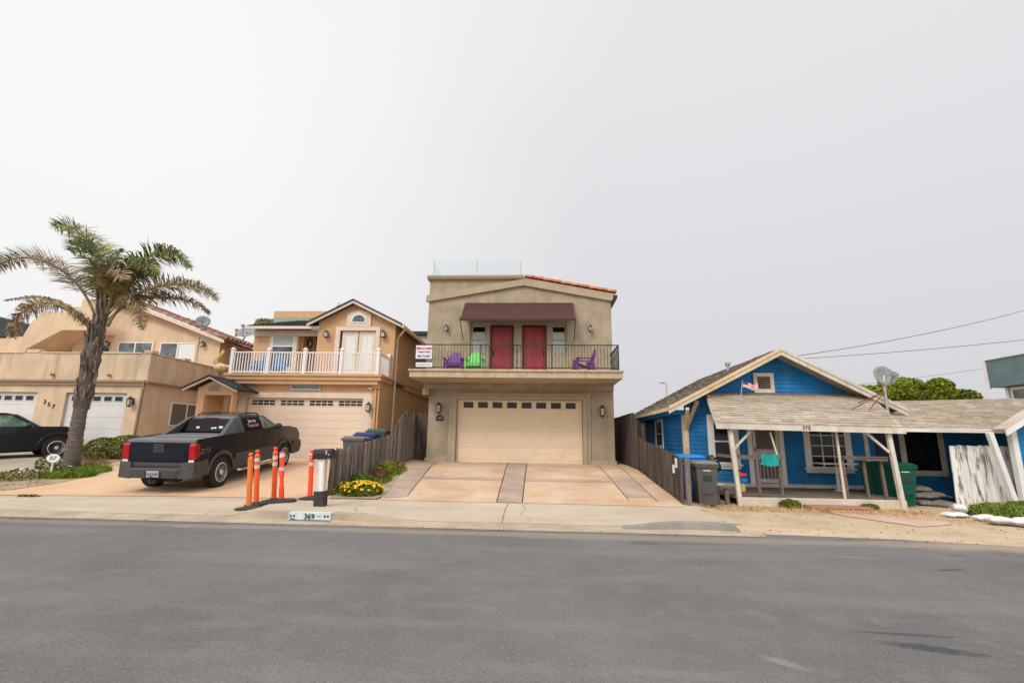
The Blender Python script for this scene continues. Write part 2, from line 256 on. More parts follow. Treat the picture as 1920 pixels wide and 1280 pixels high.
# ------------------------------------------------------------ mesh builder
class MB:
    def __init__(s): s.v = []; s.f = []; s.t = []; s.mi = []; s.x = None; s.tint = 1.; s.m = 0
    def add(s, vs, fs, tint=None):
        b = len(s.v)
        for p in vs:
            p = Vector(p)
            if s.x is not None: p = s.x @ p
            s.v.append(p)
        tt = s.tint if tint is None else tint
        for f in fs: s.f.append([b + i for i in f]); s.t.append(tt); s.mi.append(s.m)
        return s
    def box(s, x0, x1, y0, y1, z0, z1, tint=None):
        return s.add([(x0, y0, z0), (x1, y0, z0), (x1, y1, z0), (x0, y1, z0), (x0, y0, z1), (x1, y0, z1), (x1, y1, z1), (x0, y1, z1)],
                     [(3, 2, 1, 0), (4, 5, 6, 7), (0, 1, 5, 4), (1, 2, 6, 5), (2, 3, 7, 6), (3, 0, 4, 7)], tint)
    def hexa(s, bot, top, tint=None):
        n = len(bot); return s.add(list(bot) + list(top), [tuple(range(n))[::-1], tuple(range(n, 2 * n))] + [(i, (i + 1) % n, n + (i + 1) % n, n + i) for i in range(n)], tint)
    def prism_y(s, pts, y0, y1, tint=None):   # polygon in x,z pushed along y
        return s.hexa([(x, y0, z) for x, z in pts], [(x, y1, z) for x, z in pts], tint)
    def prism_x(s, pts, x0, x1, tint=None):   # polygon in y,z pushed along x
        return s.hexa([(x0, y, z) for y, z in pts], [(x1, y, z) for y, z in pts], tint)
    def prism_z(s, pts, z0, z1, tint=None):
        return s.hexa([(x, y, z0) for x, y in pts], [(x, y, z1) for x, y in pts], tint)
    def quad(s, *p, tint=None): return s.add(p, [tuple(range(len(p)))], tint)
    def slab(s, a, b, c, d, th, tint=None):   # four corners, thickened downwards along the normal
        a, b, c, d = map(Vector, (a, b, c, d)); n = (b - a).cross(d - a).normalized()
        if n.z < 0: n = -n
        return s.hexa([p - n * th for p in (a, b, c, d)], [a, b, c, d], tint)
    def bar(s, p, q, w, h=None, upv=(0, 0, 1), tint=None):
        p, q = Vector(p), Vector(q); h = w if h is None else h; d = (q - p).normalized(); u = Vector(upv)
        if abs(d.dot(u)) > .98: u = Vector((0, 1, 0))
        r = d.cross(u).normalized(); u = r.cross(d)
        c = [r * (w / 2) * i + u * (h / 2) * j for i, j in ((-1, -1), (1, -1), (1, 1), (-1, 1))]
        return s.hexa([p + k for k in c], [q + k for k in c], tint)
    def tube(s, pts, r, n=8, cap=True, tint=None):
        pts = [Vector(p) for p in pts]; rs = r if isinstance(r, (list, tuple)) else [r] * len(pts)
        vs = []; u = None
        for i, p in enumerate(pts):
            d = (pts[min(i + 1, len(pts) - 1)] - pts[max(i - 1, 0)]).normalized()
            if u is None: u = Vector((0, 0, 1)) if abs(d.z) < .9 else Vector((1, 0, 0))
            rr = d.cross(u).normalized(); u = rr.cross(d).normalized()
            for k in range(n): a = 2 * math.pi * k / n; vs.append(p + (rr * math.cos(a) + u * math.sin(a)) * rs[i])
        fs = [(i * n + k, i * n + (k + 1) % n, (i + 1) * n + (k + 1) % n, (i + 1) * n + k) for i in range(len(pts) - 1) for k in range(n)]
        if cap: fs += [tuple(range(n))[::-1], tuple(range((len(pts) - 1) * n, len(pts) * n))]
        return s.add(vs, fs, tint)
    def lathe(s, prof, c=(0, 0, 0), axis='z', n=16, tint=None, a0=0):
        vs = []; c = Vector(c)
        for r, h in prof:
            for k in range(n):
                a = 2 * math.pi * k / n + a0; x, y = r * math.cos(a), r * math.sin(a)
                vs.append(c + Vector({'z': (x, y, h), 'y': (x, h, y), 'x': (h, x, y)}[axis]))
        fs = [(i * n + k, i * n + (k + 1) % n, (i + 1) * n + (k + 1) % n, (i + 1) * n + k) for i in range(len(prof) - 1) for k in range(n)]
        fs += [tuple(range(n))[::-1], tuple(range((len(prof) - 1) * n, len(prof) * n))]
        return s.add(vs, fs, tint)
    def ball(s, c, r, n=10, k=6, tint=None, wob=0):
        r = r if isinstance(r, (tuple, list)) else (r, r, r); vs = []
        for i in range(1, k):
            th = math.pi * i / k
            for j in range(n):
                ph = 2 * math.pi * j / n; d = Vector((math.sin(th) * math.cos(ph), math.sin(th) * math.sin(ph), math.cos(th)))
                q = 1 + (wob * noise.noise(d * 2.3 + Vector(c)) if wob else 0)
                vs.append((c[0] + r[0] * d.x * q, c[1] + r[1] * d.y * q, c[2] + r[2] * d.z * q))
        vs += [(c[0], c[1], c[2] + r[2]), (c[0], c[1], c[2] - r[2])]; T = len(vs) - 2; B = T + 1
        fs = [(i * n + j, (i + 1) * n + j, (i + 1) * n + (j + 1) % n, i * n + (j + 1) % n) for i in range(k - 2) for j in range(n)]
        fs += [(T, j, (j + 1) % n) for j in range(n)] + [(B, (k - 2) * n + (j + 1) % n, (k - 2) * n + j) for j in range(n)]
        return s.add(vs, fs, tint)
    def build(s, name, mt, parent=None, local=False, smooth=False, bevel=0, sub=0):
        o0 = Vector((0, 0, 0))
        if parent is not None and not local:
            r = parent
            while r.parent: r = r.parent
            o0 = r.location.copy()
        me = bpy.data.meshes.new(name); me.from_pydata([tuple(p - o0) for p in s.v], [], s.f)
        mts = mt if isinstance(mt, list) else [mt]
        for q in mts: me.materials.append(M[q] if isinstance(q, str) else q)
        ca = me.color_attributes.new('tint', 'FLOAT_COLOR', 'CORNER')
        i = 0
        for p, tt, mi in zip(me.polygons, s.t, s.mi):
            c = (tt, tt, tt, 1) if not isinstance(tt, tuple) else (*tt, 1)
            p.material_index = mi; p.use_smooth = smooth
            for k in p.loop_indices: ca.data[k].color = c
        import bmesh
        bm = bmesh.new(); bm.from_mesh(me); bmesh.ops.recalc_face_normals(bm, faces=bm.faces); bm.to_mesh(me); bm.free()
        ob = bpy.data.objects.new(name, me); COL.objects.link(ob)
        if parent is not None: ob.parent = parent
        if bevel:
            md = ob.modifiers.new('bevel', 'BEVEL'); md.width = bevel; md.segments = 2; md.limit_method = 'ANGLE'; md.angle_limit = rad(40)
        if sub:
            md = ob.modifiers.new('sub', 'SUBSURF'); md.levels = sub; md.render_levels = sub
        return ob
def thing(name, label, cat, loc=(0, 0, 0), rot=(0, 0, 0), group=None):
    o = bpy.data.objects.new(name, None); COL.objects.link(o); o.location = loc; o.rotation_euler = rot; o.empty_display_size = .2
    o['label'] = label; o['category'] = cat
    if group: o['group'] = group
    return o
def tag(o, label, cat, group=None, kind=None):
    o['label'] = label; o['category'] = cat
    if group: o['group'] = group
    if kind: o['kind'] = kind
    return o
def dup(root, loc, rot=None, label=None, cat=None, swap=None):
    def cp(o, par):
        c = o.copy(); COL.objects.link(c)
        if par is not None: c.parent = par
        if swap and c.type == 'MESH' and c.data.materials[0].name in swap:
            c.data = c.data.copy(); c.data.materials[0] = M[swap[o.data.materials[0].name]]
        for ch_ in [k for k in o.children]: cp(ch_, c)
        return c
    r = cp(root, None); r.location = loc
    if rot is not None: r.rotation_euler = rot
    if label: r['label'] = label
    return r
def struct(o): o['kind'] = 'structure'; return o
def text(body, size, loc, mt, parent, rot=(math.pi / 2, 0, 0), depth=.004, name='lettering', shear=0, sx=1, local=False, align='CENTER'):
    c = bpy.data.curves.new('t', 'FONT'); c.body = body; c.size = size; c.extrude = depth; c.align_x = align; c.align_y = 'CENTER'; c.shear = shear; c.resolution_u = 3; c.offset = size * .012
    o = bpy.data.objects.new('t', c); COL.objects.link(o); bpy.context.view_layer.update()
    me = bpy.data.meshes.new_from_object(o.evaluated_get(bpy.context.evaluated_depsgraph_get()))
    bpy.data.objects.remove(o)
    me.transform(Matrix.Diagonal((sx, 1, 1, 1)))
    me.materials.clear(); me.materials.append(M[mt]); me.color_attributes.new('tint', 'FLOAT_COLOR', 'CORNER')
    for d in me.color_attributes['tint'].data: d.color = (1, 1, 1, 1)
    ob = bpy.data.objects.new(name, me); COL.objects.link(ob)
    o0 = Vector((0, 0, 0))
    if parent is not None:
        ob.parent = parent
        if not local:
            r = parent
            while r.parent: r = r.parent
            o0 = r.location
    ob.location = Vector(loc) - o0; ob.rotation_euler = rot
    return ob
R = random.uniform
def wall(mb, x0, x1, z0, z1, y, th, holes=()):
    """wall facing -Y with rectangular openings (x0,x1,z0,z1)"""
    xs = sorted({x0, x1, *[h[0] for h in holes], *[h[1] for h in holes]}); zs = sorted({z0, z1, *[h[2] for h in holes], *[h[3] for h in holes]})
    def solid(i, j):
        if not (0 <= i < len(xs) - 1 and 0 <= j < len(zs) - 1): return False
        cx, cz = (xs[i] + xs[i + 1]) / 2, (zs[j] + zs[j + 1]) / 2
        return not any(h[0] < cx < h[1] and h[2] < cz < h[3] for h in holes)
    for i in range(len(xs) - 1):
        for j in range(len(zs) - 1):
            if not solid(i, j): continue
            a, b, c, d = xs[i], xs[i + 1], zs[j], zs[j + 1]
            mb.quad((a, y, c), (b, y, c), (b, y, d), (a, y, d)); mb.quad((a, y + th, c), (a, y + th, d), (b, y + th, d), (b, y + th, c))
            if not solid(i - 1, j): mb.quad((a, y, c), (a, y, d), (a, y + th, d), (a, y + th, c))
            if not solid(i + 1, j): mb.quad((b, y, c), (b, y + th, c), (b, y + th, d), (b, y, d))
            if not solid(i, j - 1): mb.quad((a, y, c), (a, y + th, c), (b, y + th, c), (b, y, c))
            if not solid(i, j + 1): mb.quad((a, y, d), (b, y, d), (b, y + th, d), (a, y + th, d))
    return mb
def frame(mb, x0, x1, z0, z1, y, w, th, sides='lrtb'):
    """picture frame in front of plane y (towards -Y), outside x0..x1, z0..z1"""
    if 'l' in sides: mb.box(x0 - w, x0, y - th, y, z0, z1)
    if 'r' in sides: mb.box(x1, x1 + w, y - th, y, z0, z1)
    if 't' in sides: mb.box(x0 - w, x1 + w, y - th, y, z1, z1 + w)
    if 'b' in sides: mb.box(x0 - w, x1 + w, y - th, y, z0 - w, z0)
    return mb
def shingles(mb, a, b, d, c, course=.14, tab=.3, th=.012, jit=.12):
    """courses of tabs over the quad: a,b eave (left,right), d,c ridge (left,right)"""
    a, b, c, d = map(Vector, (a, b, c, d)); n = (b - a).cross(d - a).normalized()
    if n.z < 0: n = -n
    Ls = ((d - a).length + (c - b).length) / 2; k = max(1, round(Ls / course))
    for i in range(k):
        t0, t1 = i / k, min(1, (i + 1.15) / k)
        l0, r0, l1, r1 = a.lerp(d, t0), b.lerp(c, t0), a.lerp(d, t1), b.lerp(c, t1)
        W_ = (r0 - l0).length; q = max(1, round(W_ / tab)); off = R(0, .9) / q; xs = [0] + [min(1, max(0, off + j / q)) for j in range(q)] + [1]
        for u0, u1 in zip(xs, xs[1:]):
            if u1 - u0 < 1e-4: continue
            g = .12 * .02 / max(W_, .1); p0, p1, p2, p3 = l0.lerp(r0, u0 + g), l0.lerp(r0, u1 - g), l1.lerp(r1, u1 - g), l1.lerp(r1, u0 + g)
            h = th * R(1.0, 1.9)
            mb.hexa([p0 + n * .001, p1 + n * .001, p2 + n * .001, p3 + n * .001], [p0 + n * h, p1 + n * h, p2 + n * .003, p3 + n * .003], 1 + R(-jit, jit))
    return mb
def siding(mb, x0, x1, z0, z1, y, board=.13, holes=(), top=None):
    """lapped boards facing -Y; top(z) may give a narrower (xl, xr) for gables"""
    k = round((z1 - z0) / board); bd = (z1 - z0) / k
    for i in range(k):
        za, zb = z0 + i * bd, z0 + (i + 1) * bd; xl, xr = (x0, x1) if not top else (max(x0, top(za)[0]), min(x1, top(za)[1]))
        if xr - xl < .02: continue
        cuts = sorted([(h[0], h[1]) for h in holes if h[2] < zb - .02 and h[3] > za + .02]); segs = []; cx = xl
        for h0, h1 in cuts:
            if h0 > cx: segs.append((cx, min(h0, xr)))
            cx = max(cx, h1)
        if cx < xr: segs.append((cx, xr))
        for s0, s1 in segs:
            if s1 - s0 > .01: mb.prism_x([(y, za), (y - .022, za + .002), (y - .006, zb), (y, zb)], s0, s1, 1 + R(-.06, .06))
    return mb
def leaves(mb, c, r, n, size, tints=(.5, 1.5), flat=.0, fill=.35, shape=None):
    for i in range(n):
        while True:
            d = Vector((R(-1, 1), R(-1, 1), R(-1, 1)))
            if .05 < d.length <= 1: break
        q = d.length; d = d.normalized() * (fill + (1 - fill) * q ** .4)
        p = Vector((c[0] + d.x * r[0], c[1] + d.y * r[1], c[2] + d.z * r[2]))
        if shape and not shape(p): continue
        s_ = size * R(.6, 1.4); a = Vector((R(-1, 1), R(-1, 1), R(-1, 1))).normalized(); b = a.cross(Vector((R(-1, 1), R(-1, 1), R(-1, 1)))).normalized(); t = R(*tints)
        tint = (t * R(.85, 1.15), t, t * R(.7, 1.1))
        mb.add([p - a * s_, p - b * s_ * .45, p + a * s_, p + b * s_ * .45], [(0, 1, 2, 3)], tint)
    return mb
M['joint'] = mat('joint_dirt', (.36, .26, .19), .95, .3, 8)
# ------------------------------------------------------------ terrain heights
def interp(x, t):
    if x <= t[0][0]: return t[0][1]
    for (a, b), (c, d) in zip(t, t[1:]):
        if x <= c: return b + (d - b) * (x - a) / (c - a)
    return t[-1][1]
def sm(a, b, x):
    t = min(1, max(0, (x - a) / (b - a))); return t * t * (3 - 2 * t)
PL = [(9.35, .02), (11.4, .14), (12.6, .23), (15.8, .60), (16.6, .67), (19, .79), (60, .85)]
PM = [(9.35, .02), (11.4, .14), (12.6, .23), (15.8, .58), (19.3, .76), (60, .85)]
PC = [(9.35, .02), (11.4, .15), (16.8, .64), (19, .70), (60, .8)]
PR = [(9.35, .0), (11.4, .07), (12.5, .10), (15, .05), (60, .1)]
def ch(x): return .12 * (sm(-6.1, -5.5, x) * (1 - sm(-3.8, -2.2, x))) + .11 * (sm(1.3, 2.6, x) * (1 - sm(3.45, 3.65, x)))
def gz(x, y):
    if y < 9.3: return -.03
    l, m_, c, r = (interp(y, t) for t in (PL, PM, PC, PR))
    a = l + (m_ - l) * sm(-14, -12, x); a = a + (c - a) * sm(-5.2, -4.4, x); a = a + (r - a) * sm(3.3, 4.1, x)
    return a + ch(x) * (1 - sm(9.4, 11.4, y))
def frange(a, b, s):
    n = max(1, round((b - a) / s)); return [a + (b - a) * i / n for i in range(n + 1)]
def sheet(name, xs, ys, mt, dz=0., inside=None, rough=0., smooth=True, zf=None):
    mb = MB(); idx = {}
    def P(i, j):
        if (i, j) not in idx:
            x, y = xs[i], ys[j]; idx[(i, j)] = len(mb.v); z = (zf or gz)(x, y) + dz
            if rough: z += rough * (noise.noise(Vector((x * 1.3, y * 1.3, 0))) + .5 * noise.noise(Vector((x * 4, y * 4, 3))))
            mb.v.append(Vector((x, y, z)))
        return idx[(i, j)]
    for i in range(len(xs) - 1):
        for j in range(len(ys) - 1):
            if inside and not inside((xs[i] + xs[i + 1]) / 2, (ys[j] + ys[j + 1]) / 2): continue
            mb.f.append([P(i, j), P(i + 1, j), P(i + 1, j + 1), P(i, j + 1)]); mb.t.append(1); mb.mi.append(0)
    return struct(mb.build(name, mt, smooth=smooth))
def poly_sheet(name, pts, mt, dz, step=.35, wob=0.):
    """irregular outline: dense grid clipped by snapping its rim to the outline"""
    import bmesh
    o = []
    for (a, b) in zip(pts, pts[1:] + pts[:1]):
        d = math.hypot(b[0] - a[0], b[1] - a[1]); k = max(1, int(d / step))
        for i in range(k):
            t = i / k; x, y = a[0] + (b[0] - a[0]) * t, a[1] + (b[1] - a[1]) * t
            o.append((x + wob * noise.noise(Vector((x * 2, y * 2, 1))), y + wob * noise.noise(Vector((x * 2, y * 2, 7)))))
    bm = bmesh.new(); vs = [bm.verts.new((x, y, 0)) for x, y in o]; bm.faces.new(vs)
    ylo, yhi = min(p[1] for p in o), max(p[1] for p in o); xlo, xhi = min(p[0] for p in o), max(p[0] for p in o)
    for y in frange(ylo, yhi, .3)[1:-1]: bmesh.ops.bisect_plane(bm, geom=bm.verts[:] + bm.edges[:] + bm.faces[:], plane_co=(0, y, 0), plane_no=(0, 1, 0))
    for x in frange(xlo, xhi, .3)[1:-1]: bmesh.ops.bisect_plane(bm, geom=bm.verts[:] + bm.edges[:] + bm.faces[:], plane_co=(x, 0, 0), plane_no=(1, 0, 0))
    for v in bm.verts: v.co.z = gz(v.co.x, v.co.y) + dz
    me = bpy.data.meshes.new(name); bm.to_mesh(me); bm.free(); me.materials.append(M[mt])
    for p in me.polygons: p.use_smooth = True
    ob = bpy.data.objects.new(name, me); COL.objects.link(ob); return struct(ob)
gx = [-400, -200, -100, -60] + frange(-40, -14, 1) + frange(-14, 12, .25)[1:] + frange(12, 40, 1)[1:] + [60, 100, 200, 400]
gy = [-300, -100, -30, 0, 5, 8.6] + [9.29, 9.42] + frange(9.5, 20, .25) + frange(20, 60, 4)[1:] + [100, 200, 400]
sheet('ground', gx, gy, 'sand', 0)
def road_edge(x): return 9.02 + .05 * math.sin(x * 1.1) + (.28 * sm(3.2, 3.9, x) - .75 * sm(4.0, 9.5, x) if x > 3 else 0)
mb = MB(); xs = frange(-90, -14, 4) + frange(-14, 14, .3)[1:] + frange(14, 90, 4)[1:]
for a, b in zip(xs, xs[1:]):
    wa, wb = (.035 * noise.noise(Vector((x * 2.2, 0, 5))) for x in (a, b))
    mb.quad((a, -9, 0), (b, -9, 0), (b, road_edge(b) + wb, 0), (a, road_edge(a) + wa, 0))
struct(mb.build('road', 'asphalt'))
# gutter pan and kerb
mb = MB(); xs = frange(-60, -14, 3) + frange(-14, 3.9, .3)[1:]
for a, b in zip(xs, xs[1:]): mb.quad((a, 8.97, .006), (b, 8.97, .006), (b, 9.36, .010), (a, 9.36, .010))
struct(mb.build('gutter', 'kerb'))
def kerb(name, xa, xb, mt):
    mb = MB(); xs = frange(xa, xb, .1)
    for a, b in zip(xs, xs[1:]):
        ha, hb = gz(a, 9.36) + .012, gz(b, 9.36) + .012
        mb.hexa([(a, 9.33, -.02), (b, 9.33, -.02), (b, 9.5, -.02), (a, 9.5, -.02)], [(a, 9.345, ha), (b, 9.345, hb), (b, 9.5, hb + .004), (a, 9.5, ha + .004)])
    struct(mb.build(name, mt))
kerb('kerb', -14, 1.5, 'kerb'); kerb('kerb_end', 1.5, 3.6, 'kerb_grey')
xs = frange(-60, -14, 3) + frange(-14, 3.9, .2)[1:]
sheet('sidewalk', xs, [9.49] + frange(9.6, 11.45, .2), 'concrete', .012, lambda x, y: x < 3.85 - (y - 9.4) * .12 + .12 * math.sin(y * 5))
for cx in (-.72,): # one cracked joint
    mb = MB()
    for a, b in zip(frange(9.5, 11.4, .12), frange(9.5, 11.4, .12)[1:]): wa, wb = .06 * noise.noise(Vector((a * 3, 0, 2))), .06 * noise.noise(Vector((b * 3, 0, 2))); mb.quad((cx + wa - .008, a, gz(cx, a) + .0155), (cx + wa + .01, a, gz(cx, a) + .0155), (cx + wb + .01, b, gz(cx, b) + .0155), (cx + wb - .008, b, gz(cx, b) + .0155))
    struct(mb.build('pavement_joint', mat('crack_dirt', (.2, .13, .07), .9)))
poly_sheet('driveway', [(-3.7, 11.42), (3.22, 11.42), (3.28, 15.5), (3.28, 21), (-5.0, 21), (-4.98, 16.8), (-4.42, 16.2)], 'drive_orange', .02)
BX0, BX1 = -1.0, -.45
poly_sheet('driveway_band', [(-.98, 11.43), (-.42, 11.43), (-.5, 18.97), (-1.2, 18.97)], 'drive_mauve', .026)
poly_sheet('driveway_cross_band', [(-3.95, 14.25), (-1.03, 14.25), (-1.06, 14.72), (-4.02, 14.72)], 'drive_mauve', .026)
poly_sheet('driveway_cross_band', [(-.46, 14.25), (2.05, 14.25), (2.05, 14.68), (-.48, 14.68)], 'drive_mauve', .026)
for x0, x1 in ((-.99, -1.215), (-.405, -.49)): poly_sheet('driveway_joint', [(x0, 11.44), (x0 + .02, 11.44), (x1 + .02, 18.96), (x1, 18.96)], 'joint', .0285)
for x0, x1 in ((-3.18, -3.94), (2.09, 2.09), (2.74, 2.8)): poly_sheet('driveway_joint', [(x0, 11.9), (x0 + .016, 11.9), (x1 + .016, 18.8), (x1, 18.8)], 'joint', .0285)
poly_sheet('driveway_edge_band', [(-3.68, 11.6), (-3.2, 11.8), (-3.95, 18.9), (-4.5, 18.9), (-4.38, 16.2)], 'drive_mauve', .0265)
poly_sheet('driveway_edge_band', [(2.1, 12.3), (2.75, 12.3), (2.8, 15.0), (2.1, 15.0)], 'drive_mauve', .0265, wob=.1)
poly_sheet('peach_driveway', [(-12.6, 10.95), (-9, 11.3), (-5.2, 11.42), (-5.16, 19.25), (-13.6, 19.25), (-14.6, 16.6), (-14.3, 15.5), (-12.9, 12.9), (-13.5, 11.6)], 'drive_peach', .022)
poly_sheet('grey_driveway', [(-30, 12.6), (-17.6, 12.4), (-15.6, 14.2), (-16.0, 18.98), (-30, 18.98)], 'drive_grey', .018)
poly_sheet('garden_bed', [(-17.6, 11.2), (-13.1, 11.35), (-12.95, 12.1), (-12.8, 12.9), (-12.9, 13.5), (-13.35, 14.5), (-14.35, 15.9), (-14.5, 17.6), (-16.2, 17.6), (-15.8, 14.2), (-17.6, 12.6)], 'bed_soil', .032, wob=.12)
poly_sheet('planting_strip', [(-4.95, 11.45), (-3.8, 11.45), (-3.72, 11.9), (-4.42, 16.1), (-4.98, 16.7)], 'bed_soil', .03, wob=.06)
poly_sheet('footpath', [(6.3, 12.4), (7.9, 12.5), (8.25, 11.6), (8.35, 10.6), (7.3, 10.3), (6.6, 11.2)], 'path_pink', .012, wob=.25)

# ------------------------------------------------------------ shared house parts
def lantern(parent, x, y, z, h=.45, w=.16, style='tapered', face=(0, -1)):
    """wall lantern: bracket, roof, cage and glass"""
    fx, fy = face; cx, cy = x + fx * .17, y + fy * .17
    mb = MB(); mb.box(min(x, x + fx * .03) - (.05 if not fx else 0), max(x, x + fx * .03) + (.05 if not fx else 0), min(y, y + fy * .03) - (.05 if not fy else 0), max(y, y + fy * .03) + (.05 if not fy else 0), z - h * .25, z + h * .35)
    mb.tube([(x, y, z + h * .25), (x + fx * .1, y + fy * .1, z + h * .42), (cx, cy, z + h * .38)], .012, 6)
    mb.lathe([(.02, z + h * .5), (.05, z + h * .38), (w * .75, z + h * .22), (w * .78, z + h * .2)], (cx, cy, 0), n=4, a0=math.pi / 4)
    k = .5 if style == 'tapered' else .68
    for a in range(4):
        t = math.pi / 4 + a * math.pi / 2; mb.bar((cx + math.cos(t) * w * .68, cy + math.sin(t) * w * .68, z + h * .21), (cx + math.cos(t) * w * k, cy + math.sin(t) * w * k, z - h * .36), .014)
    mb.lathe([(w * k * 1.05, z - h * .36), (w * k * 1.05, z - h * .4), (.02, z - h * .5)], (cx, cy, 0), n=4, a0=math.pi / 4)
    o = mb.build('wall_lamp', 'iron', parent)
    g = MB(); g.lathe([(w * .6, z + h * .2), (w * k * .9, z - h * .35)], (cx, cy, 0), n=4, a0=math.pi / 4); g.build('lamp_glass', 'lamp_glass_mat', o)
    return o
M['lamp_glass_mat'] = mat('lamp_glass', (.42, .42, .37), .25, .2, 8)
def garage_door(parent, x0, x1, z0, z1, y, mt, rows, cols, panes, pz0, pz1, raised=True):
    mb = MB(); mb.box(x0, x1, y, y + .05, z0, z1)
    h = (z1 - z0) / rows; w = (x1 - x0) / cols
    for i in range(rows):      # horizontal sections with a shadow gap
        mb.box(x0 + .004, x1 - .004, y - .012, y - .001, z0 + i * h + .006, z0 + (i + 1) * h - .006)
        for j in range(cols):
            if raised and not (pz0 < z0 + (i + .5) * h < pz1 + .1 and i == rows - 1):
                a, b, c, d = x0 + j * w + w * .1, x0 + (j + 1) * w - w * .1, z0 + i * h + h * .18, z0 + (i + 1) * h - h * .18
                mb.hexa([(a, y - .0121, c), (b, y - .0121, c), (b, y - .0121, d), (a, y - .0121, d)], [(a + .03, y - .022, c + .03), (b - .03, y - .022, c + .03), (b - .03, y - .022, d - .03), (a + .03, y - .022, d - .03)])
    d_ = mb.build('garage_door', mt, parent, bevel=0)
    for a, b, gx_, gz_ in panes:
        f = MB(); frame(f, a, b, pz0, pz1, y - .012, .022, .018); g = MB()
        for i in range(gx_):
            for j in range(gz_):
                pw, ph = (b - a) / gx_, (pz1 - pz0) / gz_; g.box(a + i * pw + .012, a + (i + 1) * pw - .012, y - .02, y - .013, pz0 + j * ph + .012, pz0 + (j + 1) * ph - .012)
        if gx_ > 1:
            for i in range(1, gx_): f.box(a + (b - a) * i / gx_ - .012, a + (b - a) * i / gx_ + .012, y - .026, y - .012, pz0, pz1)
            f.box(a, b, y - .027, y - .012, (pz0 + pz1) / 2 - .012, (pz0 + pz1) / 2 + .012)
        w_ = f.build('window', mt, d_); g.build('pane', 'glass_dark', w_)
    return d_
def sash_window(parent, x0, x1, z0, z1, y, fm='white_vinyl', upper='blinds', lower='glass_sky', split='h', casing=None, cm_=.1, at=.5):
    mb = MB(); frame(mb, x0 + .05, x1 - .05, z0 + .05, z1 - .05, y, .05, .04)
    if split == 'h': zm = z0 + (z1 - z0) * at; mb.box(x0 + .05, x1 - .05, y - .05, y, zm - .025, zm + .025)
    if split == 'v': xm = x0 + (x1 - x0) * at; mb.box(xm - .03, xm + .03, y - .05, y, z0 + .05, z1 - .05)
    w = mb.build('window', fm, parent)
    g = MB()
    if split == 'h':
        g.box(x0 + .04, x1 - .04, y - .012, y - .003, zm, z1 - .04); g.build('pane', upper, w); g = MB(); g.box(x0 + .04, x1 - .04, y - .012, y - .003, z0 + .04, zm); g.build('pane', lower, w)
    elif split == 'v':
        g.box(x0 + .04, xm, y - .012, y - .003, z0 + .04, z1 - .04); g.build('pane', lower, w); g = MB(); g.box(xm, x1 - .04, y - .012, y - .003, z0 + .04, z1 - .04); g.build('pane', upper, w)
    else: g.box(x0 + .04, x1 - .04, y - .012, y - .003, z0 + .04, z1 - .04); g.build('pane', lower, w)
    if casing: c = MB(); frame(c, x0, x1, z0, z1, y, cm_, .03); c.build('window_casing', casing, w)
    return w
def barrel_tiles(mb, p0, p1, back, n, r=.1, layers=1, wide=.5):
    """row of clay barrel tiles along a sloping rake p0->p1, each lapping the next"""
    p0, p1, back = Vector(p0), Vector(p1), Vector(back)
    for i in range(n):
        a, b = p0.lerp(p1, i / n), p0.lerp(p1, (i + 1.12) / n); tint = 1 + R(-.22, .22); d = (b - a).normalized(); u = d.cross(back.normalized()); u = u if u.z > 0 else -u
        vs = []
        for q, rr, lift in ((a, r * .86, .0), (b, r, .025)):
            for k in range(9):
                t = math.pi * k / 8; vs.append(q + u * (rr * math.sin(t) + lift) + back.normalized() * (r - math.cos(t) * rr))
        mb.add(vs, [(k, k + 1, 10 + k, 9 + k) for k in range(8)] + [tuple(range(9)), tuple(range(9, 18))[::-1]], tint)

# ================================================================= the tan house in the middle
H = thing('house', 'tan two storey stucco house with two red upstairs doors and a maroon awning', 'house', (-.8, 19, .7))
mb = MB(); wall(mb, -4.42, 2.87, .5, 3.9, 19, .25, [(-3.28, 1.66, .5, 3.14)])
mb.box(-4.42, -4.17, 19.25, 33, .5, 3.9); mb.box(2.62, 2.87, 19.25, 33, .5, 3.9)
mb.box(-3.6, 1.9, 20.3, 20.4, .5, 3.6)
mb.build('lower_wall', 'stucco_tan', H)
for a, c in ((-4.47, -3.58), (1.96, 2.92)): mb = MB(); mb.box(a, c, 18.93, 18.999, .6, .86); mb.build('plinth', 'stucco_tan_trim', H, bevel=.01)
mb = MB()
RZ = lambda x: 8.02 - (x + .69) * .196           # roof line to the right of the ridge
UH = [(-2.8, -2.2, 4.99, 6.15), (-2.03, -1.09, 4.03, 6.18), (-.72, .25, 4.03, 6.18), (.46, 1.04, 4.99, 6.15)]
wall(mb, -4.62, 2.87, 3.9, 7.16, 19, .2, [(-2.86, 1.08, 4.03, 6.28)])
mb.prism_y([(-4.62, 7.16), (2.87, 7.16), (2.87, RZ(2.87)), (-.69, 8.12), (-.69, 8.16), (-4.62, 8.16)], 19, 19.2)
mb.box(-4.62, -4.42, 19.2, 33, 3.9, 8.16); mb.box(2.67, 2.87, 19.2, 33, 3.9, 7.3); mb.box(-4.62, 2.87, 32.8, 33, 3.9, 7.2)
mb.box(-.89, -.69, 19.2, 33, 7.2, 8.1); mb.box(-4.42, -.89, 19.2, 33, 7.9, 8.0); mb.box(-4.4, 2.6, 19.45, 19.5, 3.9, 7.0)
mb.build('upper_wall', 'stucco_tan', H)
mb = MB(); wall(mb, -2.86, 1.08, 4.03, 6.28, 19.1, .1, [(u[0], u[1], u[2], u[3]) for u in UH]); mb.build('door_recess', 'stucco_tan_trim', H)
